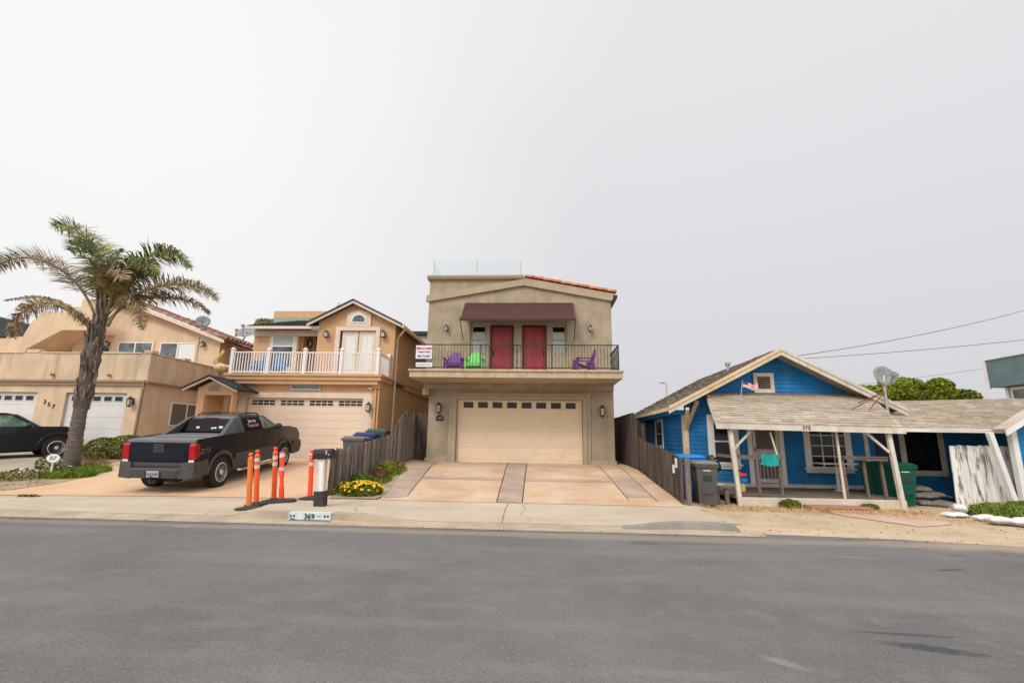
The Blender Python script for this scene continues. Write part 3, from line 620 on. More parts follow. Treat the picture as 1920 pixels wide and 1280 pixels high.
mb = MB(); mb.prism_x([(18.86, 8.1), (18.8, 8.2), (18.86, 8.2), (18.86, 8.28), (19.24, 8.28), (19.24, 8.1)], -4.72, -.69); mb.box(-4.72, -4.4, 19.24, 30, 8.161, 8.279); mb.build('cornice', 'stucco_tan_trim', H, bevel=.015)
mb = MB()                                              # the flat gable band
mb.hexa([(-4.72, 18.88, 7.12), (-.69, 18.88, 7.82), (-.69, 18.998, 7.82), (-4.72, 18.998, 7.12)], [(-4.72, 18.88, 7.4), (-.69, 18.88, 8.1), (-.69, 18.998, 8.1), (-4.72, 18.998, 7.4)])
mb.hexa([(-.689, 18.88, 7.82), (2.95, 18.88, 7.14), (2.95, 18.998, 7.14), (-.689, 18.998, 7.82)], [(-.689, 18.88, 8.12), (2.95, 18.88, 7.44), (2.95, 18.998, 7.44), (-.689, 18.998, 8.12)])
mb.build('gable_band', 'stucco_tan_trim', H, bevel=.01)
mb = MB(); mb.slab((-.69, 18.9, 8.16), (3.02, 18.9, 7.46), (3.02, 33, 7.46), (-.69, 33, 8.16), .08)
for j in range(28): barrel_tiles(mb, (-.66, 18.84 + j * .5, 8.2), (3.04, 18.84 + j * .5, 7.5), (0, 1, 0), 10, .135)
rf = mb.build('roof', 'terracotta', H)
mb = MB(); mb.box(2.98, 3.12, 18.9, 33, 7.28, 7.4); mb.bar((3.0, 18.9, 7.3), (2.9, 18.9, 7.12), .06); mb.build('gutter', 'iron', rf)
mb = MB(); wall(mb, -3.57, 1.95, .55, 3.38, 18.93, .069, [(-3.28, 1.66, .55, 3.14)]); wall(mb, -3.43, 1.81, .55, 3.25, 18.88, .049, [(-3.28, 1.66, .55, 3.14)]); mb.build('garage_surround', 'stucco_tan_trim', H, bevel=.008)
garage_door(H, -3.27, 1.65, .70, 3.135, 19.1, 'door_tan', 4, 8, [(-3.04 + i * .577, -2.63 + i * .577, 1, 1) for i in range(8)], 2.8, 3.05)
mb = MB(); mb.box(-4.72, 2.92, 17.0, 18.999, 3.75, 4.02); mb.box(-4.76, 2.96, 16.94, 17.2, 3.97, 4.045); b = mb.build('balcony_slab', 'slab_tan', H, bevel=.012)
mb = MB(); mb.box(-4.6, 2.86, 18.78, 18.999, 3.52, 3.749); mb.box(-4.62, -4.36, 18.7, 18.98, 3.27, 3.519); mb.build('balcony_beam', 'stucco_tan', H, bevel=.01)
mb = MB()                                              # iron railing with some wavy balusters
def baluster(mb, x, y, wavy, dx=1, dy=0):
    if wavy: mb.tube([(x + dx * .018 * math.sin(i * 1.5 + x * 3), y + dy * .018 * math.sin(i * 1.5), 4.1 + i * .84 / 10) for i in range(11)], .008, 5, tint=1)
    else: mb.bar((x, y, 4.1), (x, y, 4.95), .014)
for z in (4.94, 4.1): mb.box(-4.58, 2.80, 17.03, 17.07, z, z + .03)
i = 0; x = -4.5
while x < 2.76: baluster(mb, x, 17.05, i % 3 != 0); x += .115; i += 1
for x in (-4.57, -2.15, -.83, .42, 2.79): mb.bar((x, 17.05, 4.03), (x, 17.05, 4.97), .035)
for sx in (-4.57, 2.79):
    for z in (4.94, 4.1): mb.box(sx - .02, sx + .02, 17.07, 18.99, z, z + .03)
    for j in range(15): baluster(mb, sx, 17.2 + j * .12, j % 3 != 0, 0, 1)
mb.build('balcony_railing', 'iron', H)
for k, (x0, x1, hs) in enumerate(((-2.03, -1.09, -1), (-.72, .25, 1))):
    mb = MB(); mb.box(x0 + .05, x1 - .05, 19.14, 19.18, 4.03, 6.1)
    w = x1 - x0 - .1
    for (a, c) in ((.12, .46), (.54, .88)):
        mb.box(x0 + .05 + w * a, x0 + .05 + w * c, 19.125, 19.139, 4.95, 6.0); mb.box(x0 + .05 + w * a, x0 + .05 + w * c, 19.125, 19.139, 4.15, 4.8)
    for q in range(9): mb.box(x0 + .08 + q * w / 9, x0 + .088 + q * w / 9, 19.118, 19.124, 4.15, 6.0)
    d = mb.build('front_door', 'red_door', H, bevel=.004)
    f = MB(); frame(f, x0 + .05, x1 - .05, 4.03, 6.11, 19.15, .06, .09, 'lrt'); f.build('door_frame', 'brown_dark', d)
    hx = x0 + .12 if hs < 0 else x1 - .12; h = MB(); h.ball((hx, 19.09, 5.0), .035); h.box(hx - .02, hx + .02, 19.11, 19.124, 4.9, 5.15); h.build('handle', 'iron', d)
for x0, x1 in ((-2.8, -2.2), (.46, 1.04)):
    w = sash_window(H, x0, x1, 4.99, 6.15, 19.13, 'stucco_tan_trim', 'blinds', 'blinds')
    mb = MB(); mb.box(x0 + .05, x1 - .05, 19.095, 19.115, 5.9, 6.1); mb.build('window_shade', 'glass_dark', w)
mb = MB(); mb.slab((-3.1, 18.0, 6.16), (1.33, 18.0, 6.16), (1.33, 18.97, 7.1), (-3.1, 18.97, 7.1), .02)
for i in range(9): x = -3.1 + i * 4.43 / 9; mb.prism_x([(18.0, 6.18), (17.985, 6.18), (17.985, 6.09), (18.0, 6.09)], x + .003, x + 4.43 / 9 - .003, 1 + R(-.06, .06))
for x in (-3.1, 1.33): mb.add([(x, 18.0, 6.16), (x, 18.97, 7.1), (x, 18.97, 6.6)], [(0, 1, 2)], .8)
a = mb.build('awning', 'awning', H)
mb = MB(); mb.bar((-3.12, 18.02, 6.17), (1.35, 18.02, 6.17), .03)
for x in (-3.13, 1.36): mb.bar((x, 18.02, 6.28), (x, 18.0, 6.12), .03); mb.tube([(x, 18.02, 6.18), (x, 18.97, 5.52)], .016, 6)
mb.build('awning_frame', 'brown_dark', a)
for x, y in [(-4.52, 19.1), (-2.68, 19.1), (-.82, 19.1)] + [(x, y) for y in (21, 23, 25) for x in (-.82, -4.52)]: mb = MB(); mb.bar((x, y, 8.28), (x, y, 8.98), .05); mb.build('railing_post', 'steel', H)
for a, c in ((-4.49, -2.71), (-2.65, -.85)): mb = MB(); mb.box(a, c, 19.094, 19.106, 8.32, 8.95); mb.build('glass_panel', 'glass_clear', H)
for a, c in ((19.14, 20.97), (21.03, 22.97)):
    for x in (-.82, -4.52): mb = MB(); mb.box(x - .006, x + .006, a, c, 8.32, 8.95); mb.build('glass_panel', 'glass_clear', H)
for x in (-3.81, 2.0): lantern(H, x, 19, 6.0, .3, .12)
lantern(H, -3.98, 19, 2.78, .46, .17); lantern(H, 2.4, 19, 2.73, .48, .17)
mb = MB(); mb.prism_y([(-4.1, 2.28), (-3.8, 2.28), (-3.8, 2.44), (-3.87, 2.48), (-3.95, 2.53), (-4.03, 2.48), (-4.1, 2.44)], 18.975, 18.999); pl = mb.build('number_plaque', 'iron', H)
text('369', .12, (-3.95, 18.972, 2.38), 'grey_ink', pl)
# balcony signs (hung on the railing)
s = thing('rental_sign', 'white sign with red and blue lettering at the left end of the iron balcony railing', 'sign', (-4.22, 17.0, 4.42))
mb = MB(); mb.box(-4.52, -3.93, 16.99, 17.01, 4.42, 4.91); mb.build('board', 'paper', s)
mb = MB(); mb.box(-4.5, -3.95, 16.984, 16.989, 4.76, 4.84); mb.build('red_band', 'red_ink', s)
text('Beach', .09, (-4.22, 16.98, 4.80), 'paper', s); text('Vacation Rentals', .085, (-4.22, 16.985, 4.67), 'navy_ink', s, sx=.82); text('805.773.2867', .1, (-4.22, 16.985, 4.51), 'navy_ink', s, sx=.85)
s = thing('balcony_notice', 'low white notice board under the lettered rental sign on the iron balcony railing', 'sign', (-4.2, 17.0, 4.12))
mb = MB(); mb.box(-4.5, -3.9, 16.99, 17.01, 4.12, 4.28); mb.build('board', 'paper', s)
text('FOR INFORMATION CALL', .045, (-4.2, 16.985, 4.2), 'grey_ink', s)
# balcony chairs
def adirondack(mt, label):
    t = thing('adirondack_chair', label, 'chair', group='plastic balcony chairs')
    mb = MB()
    for i in range(5): y0 = -.28 + i * .1; mb.prism_x([(y0, .36 - i * .03), (y0 + .088, .335 - i * .03), (y0 + .088, .31 - i * .03), (y0, .335 - i * .03)], -.26, .26)
    mb.box(-.27, .27, -.32, -.285, .22, .36); mb.build('seat', mt, t, local=True, bevel=.006)
    mb = MB()
    for i in range(7):
        u = (i - 3) / 3; x = u * .25; top = .96 - .2 * abs(u) ** 2.5; wv = .036
        mb.hexa([(x * .85 - wv, .16, .2), (x * .85 + wv, .16, .2), (x * .85 + wv, .19, .2), (x * .85 - wv, .19, .2)], [(x * 1.12 - wv, .42, top), (x * 1.12 + wv, .42, top), (x * 1.12 + wv, .45, top), (x * 1.12 - wv, .45, top)])
    mb.bar((-.29, .34, .62), (.29, .34, .62), .05, .02); mb.build('backrest', mt, t, local=True, bevel=.006)
    for s_ in (-1, 1):
        mb = MB(); mb.hexa([(s_ * .27, -.36, .53), (s_ * .39, -.36, .53), (s_ * .36, .36, .53), (s_ * .29, .36, .53)], [(s_ * .27, -.36, .56), (s_ * .39, -.36, .56), (s_ * .36, .36, .56), (s_ * .29, .36, .56)]); mb.build('armrest', mt, t, local=True, bevel=.008)
        mb = MB(); mb.hexa([(s_ * .28, -.38, 0), (s_ * .34, -.38, 0), (s_ * .34, -.28, 0), (s_ * .28, -.28, 0)], [(s_ * .28, -.33, .53), (s_ * .34, -.33, .53), (s_ * .34, -.22, .53), (s_ * .28, -.22, .53)]); mb.build('leg', mt, t, local=True, bevel=.006)
        mb = MB(); mb.hexa([(s_ * .28, .26, 0), (s_ * .34, .26, 0), (s_ * .34, .4, 0), (s_ * .28, .4, 0)], [(s_ * .28, .16, .5), (s_ * .34, .16, .5), (s_ * .34, .28, .5), (s_ * .28, .28, .5)]); mb.build('leg', mt, t, local=True, bevel=.006)
    return t
c0 = adirondack('purple', 'purple plastic chair facing the street beside the lime green chair on the iron railed balcony')
c0.location = (-3.24, 17.7, 4.045); c0.scale = (.98, .92, .86)
c1 = dup(c0, (-2.45, 17.7, 4.045), label='lime green plastic chair on the iron railed balcony', swap={'purple_plastic': 'green_chair'})
c2 = dup(c0, (1.62, 17.8, 4.045), (0, 0, rad(-82)), label='purple plastic chair turned sideways at the right end of the iron railed balcony')
c2.scale = (.92, 1, .95)

# ================================================================= peach beach house
H = thing('beach_house', 'peach stucco house with a white deck railing, gabled front and panelled garage door', 'house', (-9.7, 19.3, .76))
mb = MB(); wall(mb, -12.85, -6.52, .55, 3.86, 19.3, .25, [(-12.11, -7.19, .55, 3.14)]); mb.box(-12.85, -12.6, 19.55, 31, .55, 3.86); mb.box(-6.77, -6.52, 19.55, 31, .55, 3.86); mb.box(-12.5, -6.8, 20.4, 20.5, .6, 3.4)
mb.build('lower_wall', 'stucco_peach', H)
mb = MB(); mb.box(-12.95, -6.42, 18.96, 20.6, 3.84, 4.02); mb.box(-12.75, -6.55, 19.03, 19.299, 3.68, 3.84); mb.box(-13.0, -6.38, 18.9, 19.2, 4.0, 4.1); mb.box(-13.0, -6.38, 19.2, 22.5, 4.02, 4.09); mb.box(-6.72, -6.45, 22.5, 31, 3.84, 4.1)
mb.build('deck', 'stucco_peach', H, bevel=.015)
mb = MB(); wall(mb, -12.42, -6.9, .6, 3.36, 19.265, .034, [(-12.11, -7.19, .6, 3.14)]); wall(mb, -12.5, -6.98 + .16, .6, 3.3, 19.28, .018, [(-12.11, -7.19, .6, 3.14)]); mb.build('garage_trim', 'trim_pinkwhite', H, bevel=.006)
pw = 4.92 / 4
garage_door(H, -12.11, -7.19, .74, 3.14, 19.42, 'door_peach', 8, 4, [(-12.11 + i * pw + .17, -12.11 + (i + 1) * pw - .07, 4, 2) for i in range(4)], 2.84, 3.06, raised=False)
mb = MB(); mb.box(-6.85, -6.5, 19.18, 19.42, 3.55, 3.86); mb.bar((-6.68, 19.24, .8), (-6.68, 19.24, 3.6), .07, .06); mb.bar((-6.56, 19.26, .8), (-6.56, 19.26, 3.6), .06, .05); mb.build('downspout', 'stucco_peach', H, bevel=.01)
lantern(H, -12.57, 19.3, 2.78, .42, .15); lantern(H, -6.9, 19.265, 2.79, .42, .15, 'square')
mb = MB(); mb.ball((-6.95, 19.25, 3.56), (.05, .05, .04)); mb.ball((-6.87, 19.2, 3.53), (.04, .05, .04)); mb.ball((-9.67, 19.24, 3.72), (.03, .04, .04)); mb.build('floodlight', 'white_vinyl', H)
# upper gable block
mb = MB(); wall(mb, -9.96, -6.43, 4.09, 6.55, 20.5, .2, [(-8.95, -7.28, 4.12, 6.26)])
mb.prism_y([(-9.96, 6.55), (-6.43, 6.55), (-6.43, 6.56), (-8.41, 7.52), (-9.96, 6.72)], 20.5, 20.7); mb.box(-6.63, -6.43, 20.7, 31, 4.09, 6.55); mb.box(-9.96, -9.76, 20.7, 24, 4.09, 6.6)
mb.build('gable_wall', 'stucco_peach', H)
mb = MB(); wall(mb, -13.2, -11.06, 4.09, 6.5, 21.0, .2); wall(mb, -11.06, -9.96, 4.09, 6.6, 22, .2, [(-10.75, -10.0, 4.1, 6.35)]); mb.box(-11.06, -10.96, 21.2, 22, 4.09, 6.5); mb.box(-13.2, -13.0, 21.2, 30, 4.09, 6.5)
mb.build('wing_wall', 'stucco_peach', H)
def gable_roof(parent, xl, xr, xa, zl, zr, za, y0, y1, th, mt, fascia, fw_=.16, name='roof', tiles=True):
    mb = MB()
    for (x0, z0, x1, z1) in ((xl, zl, xa, za), (xa, za, xr, zr)):
        mb.slab((x0, y0, z0), (x1, y0, z1), (x1, y1, z1), (x0, y1, z0), th)
    if tiles:
        shingles(mb, (xl, y1, zl), (xl, y0, zl), (xa, y0, za), (xa, y1, za), .18, .35, .012) if False else None
        shingles(mb, (xl, y0, zl), (xl, y1, zl), (xa, y1, za), (xa, y0, za), .18, .35, .012); shingles(mb, (xr, y1, zr), (xr, y0, zr), (xa, y0, za), (xa, y1, za), .18, .35, .012)
    o = mb.build(name, mt, parent)
    f = MB()
    for (x0, z0, x1, z1) in ((xl, zl, xa, za), (xa, za, xr, zr)):
        f.hexa([(x0, y0 - .05, z0 - fw_), (x1, y0 - .05, z1 - fw_), (x1, y0 - .003, z1 - fw_), (x0, y0 - .003, z0 - fw_)], [(x0, y0 - .05, z0 - .05), (x1, y0 - .05, z1 - .05), (x1, y0 - .003, z1 - .05), (x0, y0 - .003, z0 - .05)])
        f.m = 1; f.hexa([(x0, y0 - .09, z0 - .049), (x1, y0 - .09, z1 - .049), (x1, y0 - .002, z1 - .049), (x0, y0 - .002, z0 - .049)], [(x0, y0 - .09, z0 + .02), (x1, y0 - .09, z1 + .02), (x1, y0 - .002, z1 + .02), (x0, y0 - .002, z0 + .02)]); f.m = 0
    fascia = [fascia, mt]
    f.build('fascia', fascia, o)
    return o
r_ = gable_roof(H, -10.35, -6.05, -8.33, 6.56, 6.5, 7.62, 20.2, 31, .1, 'shingle_dark', 'trim_pinkwhite', .17)
mb = MB(); mb.box(-6.08, -5.95, 20.15, 31, 6.32, 6.46); mb.tube([(-6.0, 20.5, 6.32), (-6.2, 20.6, 6.1), (-6.4, 20.8, 5.95), (-6.4, 20.8, .8)], .045, 6); mb.build('gutter', 'trim_cream', r_)
mb = MB(); mb.slab((-13.3, 20.5, 6.5), (-9.9, 20.5, 6.5), (-9.9, 23.6, 7.5), (-12.6, 23.6, 7.5), .1); shingles(mb, (-13.3, 20.5, 6.5), (-9.9, 20.5, 6.5), (-12.6, 23.6, 7.5), (-9.9, 23.6, 7.5), .18, .35); mb.slab((-13.3, 20.5, 6.5), (-12.6, 23.6, 7.5), (-12.6, 30, 7.5), (-13.3, 30, 6.5), .1)
w_ = mb.build('wing_roof', 'shingle_dark', H)
mb = MB(); mb.box(-13.33, -9.9, 20.42, 20.5, 6.33, 6.45); mb.box(-13.2, -9.97, 20.9, 20.99, 6.1, 6.37); mb.build('fascia', 'trim_pinkwhite', w_)
mb = MB(); mb.box(-14.75, -10.6, 25, 30, 7.0, 8.4); mb.build('roof_box', 'stucco_peach', H); mb = MB(); mb.box(-14.7, -10.7, 24.9, 24.99, 7.2, 8.03); mb.build('roof_box_flashing', mat('pale_green', (.3, .36, .26), .8), H)
sash_window(H, -12.3, -11.25, 4.6, 6.2, 20.99, 'white_vinyl', 'blinds', 'glass_sky', 'h', 'trim_pinkwhite', .13, at=.64)
# french doors and arched light
f = MB(); wall(f, -9.12, -7.1, 4.1, 6.43, 20.44, .059, [(-8.92, -7.3, 4.1, 6.26)]); f.build('door_trim', 'trim_pinkwhite', H, bevel=.006)
for a, c in ((-8.85, -8.12), (-8.08, -7.35)):
    mb = MB(); wall(mb, a, c, 4.11, 6.24, 20.56, .04, [(a + .13, c - .13, 4.5, 6.08)]); d = mb.build('french_door', 'trim_pinkwhite', H)
    g = MB(); g.box(a + .12, c - .12, 20.575, 20.585, 4.48, 6.1); g.build('pane', 'curtain', d)
mb = MB(); mb.ball((-8.18, 20.53, 5.2), .03); mb.build('handle', 'iron', d)
mb = MB(); mb.prism_y([(-8.66, 6.44), (-7.56, 6.44), (-7.56, 7.02), (-7.72, 7.1), (-8.11, 7.2), (-8.5, 7.1), (-8.66, 7.02)], 20.43, 20.499); a_ = mb.build('arched_window_trim', 'trim_pinkwhite', H)
mb = MB(); mb.prism_y([(-8.45, 6.6), (-7.77, 6.6), (-7.77, 6.84), (-7.9, 6.98), (-8.11, 7.04), (-8.32, 6.98), (-8.45, 6.84)], 20.40, 20.429); w2 = mb.build('window', 'white_vinyl', a_)
mb = MB(); mb.prism_y([(-8.38, 6.66), (-7.84, 6.66), (-7.84, 6.8), (-7.95, 6.92), (-8.11, 6.96), (-8.27, 6.92), (-8.38, 6.8)], 20.385, 20.399); mb.build('pane', 'glass_sky', w2)
lantern(H, -9.5, 20.5, 6.07, .36, .17, 'square'); lantern(H, -6.92, 20.5, 6.08, .36, .17, 'square')
# recessed entry door
mb = MB(); mb.box(-10.72, -10.03, 22.05, 22.1, 4.1, 6.3); d = mb.build('side_door', 'trim_pinkwhite', H); f = MB(); frame(f, -10.75, -9.98, 4.1, 6.35, 22, .13, .03, 'lt'); f.build('door_frame', 'trim_pinkwhite', d); g = MB(); g.box(-10.62, -10.13, 22.03, 22.049, 4.4, 6.15); g.build('pane', 'glass_sky', d)
lantern(H, -10.96, 21.6, 5.9, .36, .15, face=(1, 0))
# deck railing
mb = MB(); px_ = [-12.78, -11.42 + .0, -9.95, -8.35, -6.62]
mb = MB()
for z in (5.02, 4.2): mb.box(-12.75, -6.6, 19.02, 19.08, z - .05, z)
for x in frange(-12.7, -6.65, .118): mb.bar((x, 19.05, 4.15), (x, 19.05, 5.0), .035)
for z in (5.02, 4.2): mb.box(-6.64, -6.58, 19.1, 20.45, z - .05, z)
for y in frange(19.15, 20.4, .118): mb.bar((-6.61, y, 4.15), (-6.61, y, 5.0), .035)
rl = mb.build('deck_railing', 'white_vinyl', H)
for x, y in ((-12.8, 19.05), (-11.25, 19.05), (-9.7, 19.05), (-8.15, 19.05), (-6.61, 19.05), (-6.61, 20.42)):
    mb = MB(); mb.box(x - .065, x + .065, y - .065, y + .065, 4.09, 5.1); mb.box(x - .09, x + .09, y - .09, y + .09, 5.1, 5.13); mb.lathe([(.11, 5.13), (.02, 5.2)], (x, y, 0), n=4, a0=math.pi / 4); mb.build('railing_post', 'white_vinyl', rl)
mb = MB(); mb.box(-12.7, -12.2, 20.9, 20.99, 6.1, 6.2)
s = thing('beach_house_sign', 'grey blue board reading BEACH HOUSE above the peach garage door', 'sign', (-9.65, 19.27, 3.58))
mb = MB(); mb.box(-10.3, -9.0, 19.25, 19.29, 3.45, 3.71); mb.build('board', 'sign_blue', s, bevel=.008); text('BEACH HOUSE', .165, (-9.65, 19.246, 3.58), 'teal_ink', s, sx=1.02)
mb = MB(); frame(mb, -10.28, -9.02, 3.47, 3.69, 19.249, .012, .006); mb.build('border', 'lightblue', s)
# blue chairs behind the deck railing
for i, (x, sc) in enumerate(((-12.12, 1.08), (-11.22, 1.0))):
    c = dup(c0, (x, 19.75, 4.095), (0, 0, rad(-25 if i == 0 else 20)), label=('blue plastic chair behind the white deck railing, the taller one on the left', 'blue plastic chair behind the white deck railing, under the sash window')[i], swap={'purple_plastic': 'blue_chair'}); c.scale = (.9, .9, sc)
    c['group'] = 'blue deck chairs'
# stove pipe
mb = MB(); mb.tube([(-9.16, 20.6, 7.0), (-9.16, 20.6, 7.46)], .07, 8); mb.lathe([(.12, 7.0), (.06, 7.16)], (-9.16, 20.6, 0), n=10); mb.lathe([(.09, 7.42), (.09, 7.45), (.04, 7.5)], (-9.16, 20.6, 0), n=10); mb.bar((-9.26, 20.6, 7.56), (-9.06, 20.6, 7.56), .02); mb.bar((-9.16, 20.6, 7.5), (-9.16, 20.6, 7.6), .02); mb.build('stove_pipe', 'steel', r_)
# portico
mb = MB(); PY = 18.0
wall(mb, -13.3, -11.85, .6, 3.12, PY, .25, [(-13.02, -11.95, .6, 3.12)]); mb.prism_y([(-13.32, 3.12), (-11.85, 3.12), (-11.85, 3.42), (-12.72, 3.68), (-13.32, 3.38)], PY, PY + .25)
mb.box(-13.3, -13.1, PY + .25, 19.3, .6, 3.3); mb.box(-11.94, -11.85, PY + .25, 19.3, .6, 3.3) if False else None
mb.box(-13.1, -11.9, 19.6, 19.7, .6, 3.2); mb.build('portico', 'stucco_peach', H)
gable_roof(H, -13.78, -11.62, -12.75, 3.37, 3.34, 3.86, 17.8, 19.29, .06, 'shingle_dark', 'trim_pinkwhite', .13, 'portico_roof')
mb = MB(); mb.prism_y([(-12.9, 3.27), (-12.45, 3.27), (-12.47, 3.4), (-12.57, 3.47), (-12.78, 3.47), (-12.88, 3.4)], PY - .02, PY - .002); mb.build('portico_vent', mat('vent_grey', (.25, .22, .2), .8), H)
# ================================================================= cream house on the left (357)
H = thing('cream_house', 'cream stucco house on the left with two white garage doors and parapet balcony', 'house', (-19, 19, .79))
mb = MB(); wall(mb, -27, -16.36, .55, 3.72, 19, .25, [(-19.77, -17.09, .55, 3.24), (-23.75, -21.03, .55, 3.24)]); mb.box(-16.61, -16.36, 19.25, 30, .55, 3.72); mb.box(-26, -16.8, 20, 20.1, .6, 3.5)
mb.build('lower_wall', 'stucco_cream', H)
mb = MB(); mb.box(-27, -16.3, 18.97, 19.22, 3.8, 4.9); mb.box(-16.52, -16.3, 19.22, 24.6, 3.8, 4.9); mb.box(-27, -16.27, 18.94, 24.6, 3.72, 3.8)
mb.box(-16.62, -16.24, 18.93, 19.3, 4.9, 5.04); mb.box(-21.9, -21.3, 18.95, 19.24, 4.9, 5.06); mb.box(-16.56, -16.26, 20.85, 21.25, 4.9, 5.04); mb.box(-16.56, -16.26, 23.1, 24.6, 4.9, 5.02)
mb.box(-27, -16.4, 19.2, 26, 3.75, 3.85); mb.build('balcony_parapet', 'stucco_cream_dirty', H, bevel=.02)
mb = MB(); mb.box(-27, -22, 18.93, 19.26, 4.9, 4.945); mb.box(-21.2, -16.7, 18.93, 19.26, 4.9, 4.945)
for a, c in ((19.32, 20.8), (21.3, 23.05)): mb.box(-16.55, -16.26, a, c, 4.9, 4.94)
mb.build('parapet_cap', 'white_old', H)
mb = MB(); mb.box(-27, -16.28, 18.88, 18.94, 3.68, 3.77); mb.box(-16.34, -16.2, 18.88, 24.4, 3.66, 3.74); mb.box(-27, -16.36, 18.9, 18.99, 3.55, 3.6); mb.bar((-16.44, 18.93, .8), (-16.38, 18.93, 3.66), .07); mb.build('gutter', mat('gutter_brown', (.3, .22, .15), .7), H)
for x in (-23.2, -20.45, -17.95):
    mb = MB(); mb.lathe([(.055, 0), (.06, -.12), (.045, -.12), (.04, -.02)], (x, 18.97, 3.97), axis='y', n=10); mb.build('drain_spout', 'terracotta', H, smooth=True)
for x0, x1 in ((-23.75, -21.03), (-19.77, -17.09)):
    w = x1 - x0; garage_door(H, x0, x1, .80, 3.22, 19.13, 'door_white', 5, 4, [(x0 + .18 + i * w * .178, x0 + .18 + i * w * .178 + w * .128, 1, 1) for i in range(5)], 2.9, 3.1, raised=False)
for ch_, x, z in (('3', -20.62, 2.83), ('5', -20.42, 2.73), ('7', -20.2, 2.64)): text(ch_, .24, (x, 18.985, z), 'ink', H, depth=.01, name='house_number')
lantern(H, -16.78, 19, 2.88, .44, .17)
mb = MB()                                   # upper storey, gable to the street
ZR = lambda x: 9.0 - abs(x + 23.2) * .367
wall(mb, -24.6, -16.55, 3.85, 6.3, 23.5, .25, [])
mb.prism_y([(-24.6, 6.3), (-16.55, 6.3), (-16.55, ZR(-16.55) - .12), (-22.6, ZR(-22.6) - .12), (-24.6, ZR(-22.6) - .12)], 23.5, 23.75); mb.box(-16.8, -16.55, 23.75, 31, 3.85, 6.4)
mb.build('upper_wall', 'stucco_cream', H)
mb = MB(); mb.slab((-24.2, 23.15, ZR(-23.2) - .05), (-16.1, 23.15, ZR(-16.1)), (-16.1, 33, ZR(-16.1)), (-24.2, 33, ZR(-23.2) - .05), .12)
for j in range(12): barrel_tiles(mb, (-23.2, 23.06 + j * .34, ZR(-23.2) + .02), (-16.05, 23.06 + j * .34, ZR(-16.05) + .02), (0, 1, 0), 17, .15)
for j in range(12, 20): barrel_tiles(mb, (-20, 23.1 + j * .34, ZR(-20) + .03), (-16.05, 23.1 + j * .34, ZR(-16.05) + .03), (0, 1, 0), 8, .085)
barrel_tiles(mb, (-19.6, 24.2, ZR(-19.6) + .12), (-18.8, 24.2, ZR(-18.8) + .16), (0, 1, 0), 2, .14)
rf = mb.build('roof', 'tile_brown', H)
mb = MB(); mb.hexa([(-23.2, 23.08, ZR(-23.2) - .2), (-16.1, 23.08, ZR(-16.1) - .2), (-16.1, 23.149, ZR(-16.1) - .2), (-23.2, 23.149, ZR(-23.2) - .2)], [(-23.2, 23.08, ZR(-23.2) - .02), (-16.1, 23.08, ZR(-16.1) - .02), (-16.1, 23.149, ZR(-16.1) - .02), (-23.2, 23.149, ZR(-23.2) - .02)]); mb.build('fascia', 'trim_cream', rf)
mb = MB(); mb.slab((-16.4, 23.6, ZR(-16.1) - .02), (-15.2, 24.5, 5.95), (-15.2, 31, 5.95), (-16.4, 31, ZR(-16.1) - .02), .12)
for j in range(10): barrel_tiles(mb, (-16.3, 24 + j * .36, 6.42), (-15.15, 24.4 + j * .36, 6.02), (0, 1, 0), 3, .085)
mb.build('side_roof', 'tile_brown', H)
mb = MB(); mb.box(-16.5, -15.35, 25.6, 25.8, 3.8, 6.05); mb.build('side_wall', 'stucco_cream_dirty', H); mb = MB(); mb.box(-15.95, -15.5, 25.5, 25.59, 3.9, 5.8); mb.build('side_door', 'brown_dark', H)
mb = MB(); mb.tube([(-16.1, 24.0, 6.75), (-16.1, 24.0, 7.05)], .07, 8); mb.lathe([(.1, 7.05), (.1, 7.12), (.05, 7.16)], (-16.1, 24.0, 0), n=8); mb.build('vent_pipe', 'terracotta', rf)
mb = MB(); mb.slab((-16.0, 23.9, 6.5), (-15.2, 24.4, 6.25), (-15.2, 31, 6.25), (-16.0, 31, 6.5), .12) if False else None
sash_window(H, -22.07, -20.18, 5.3, 6.3, 23.5, 'white_vinyl', 'glass_sky', 'glass_sky', 'v', 'stucco_cream', .09, at=.5)
sash_window(H, -19.76, -17.84, 5.2, 6.28, 23.5, 'white_vinyl', 'curtain', 'glass_sky', 'v', 'stucco_cream', .09, at=.5)
for x in (-22.64, -17.4): lantern(H, x, 23.5, 6.19, .34, .17)
mb = MB(); mb.box(-17.75, -17.71, 23.46, 23.499, 4, 6.6); mb.build('conduit', 'stucco_cream_dirty', H)
w = MB()
mb = MB(); mb.box(-16.356, -16.33, 20.6, 21.5, 2.02, 2.95); mb.box(-16.356, -16.33, 21.56, 22.1, 2.02, 2.95); pn = mb.build('side_window', 'screen', H)
f = MB()
for a, c in ((20.54, 20.6), (21.5, 21.56), (22.1, 22.16)): f.box(-16.358, -16.31, a, c, 1.96, 3.01)
for a, c in ((1.96, 2.02), (2.95, 3.01)): f.box(-16.358, -16.312, 20.6, 22.1, a, c)
f.build('window_frame', 'white_vinyl', pn)
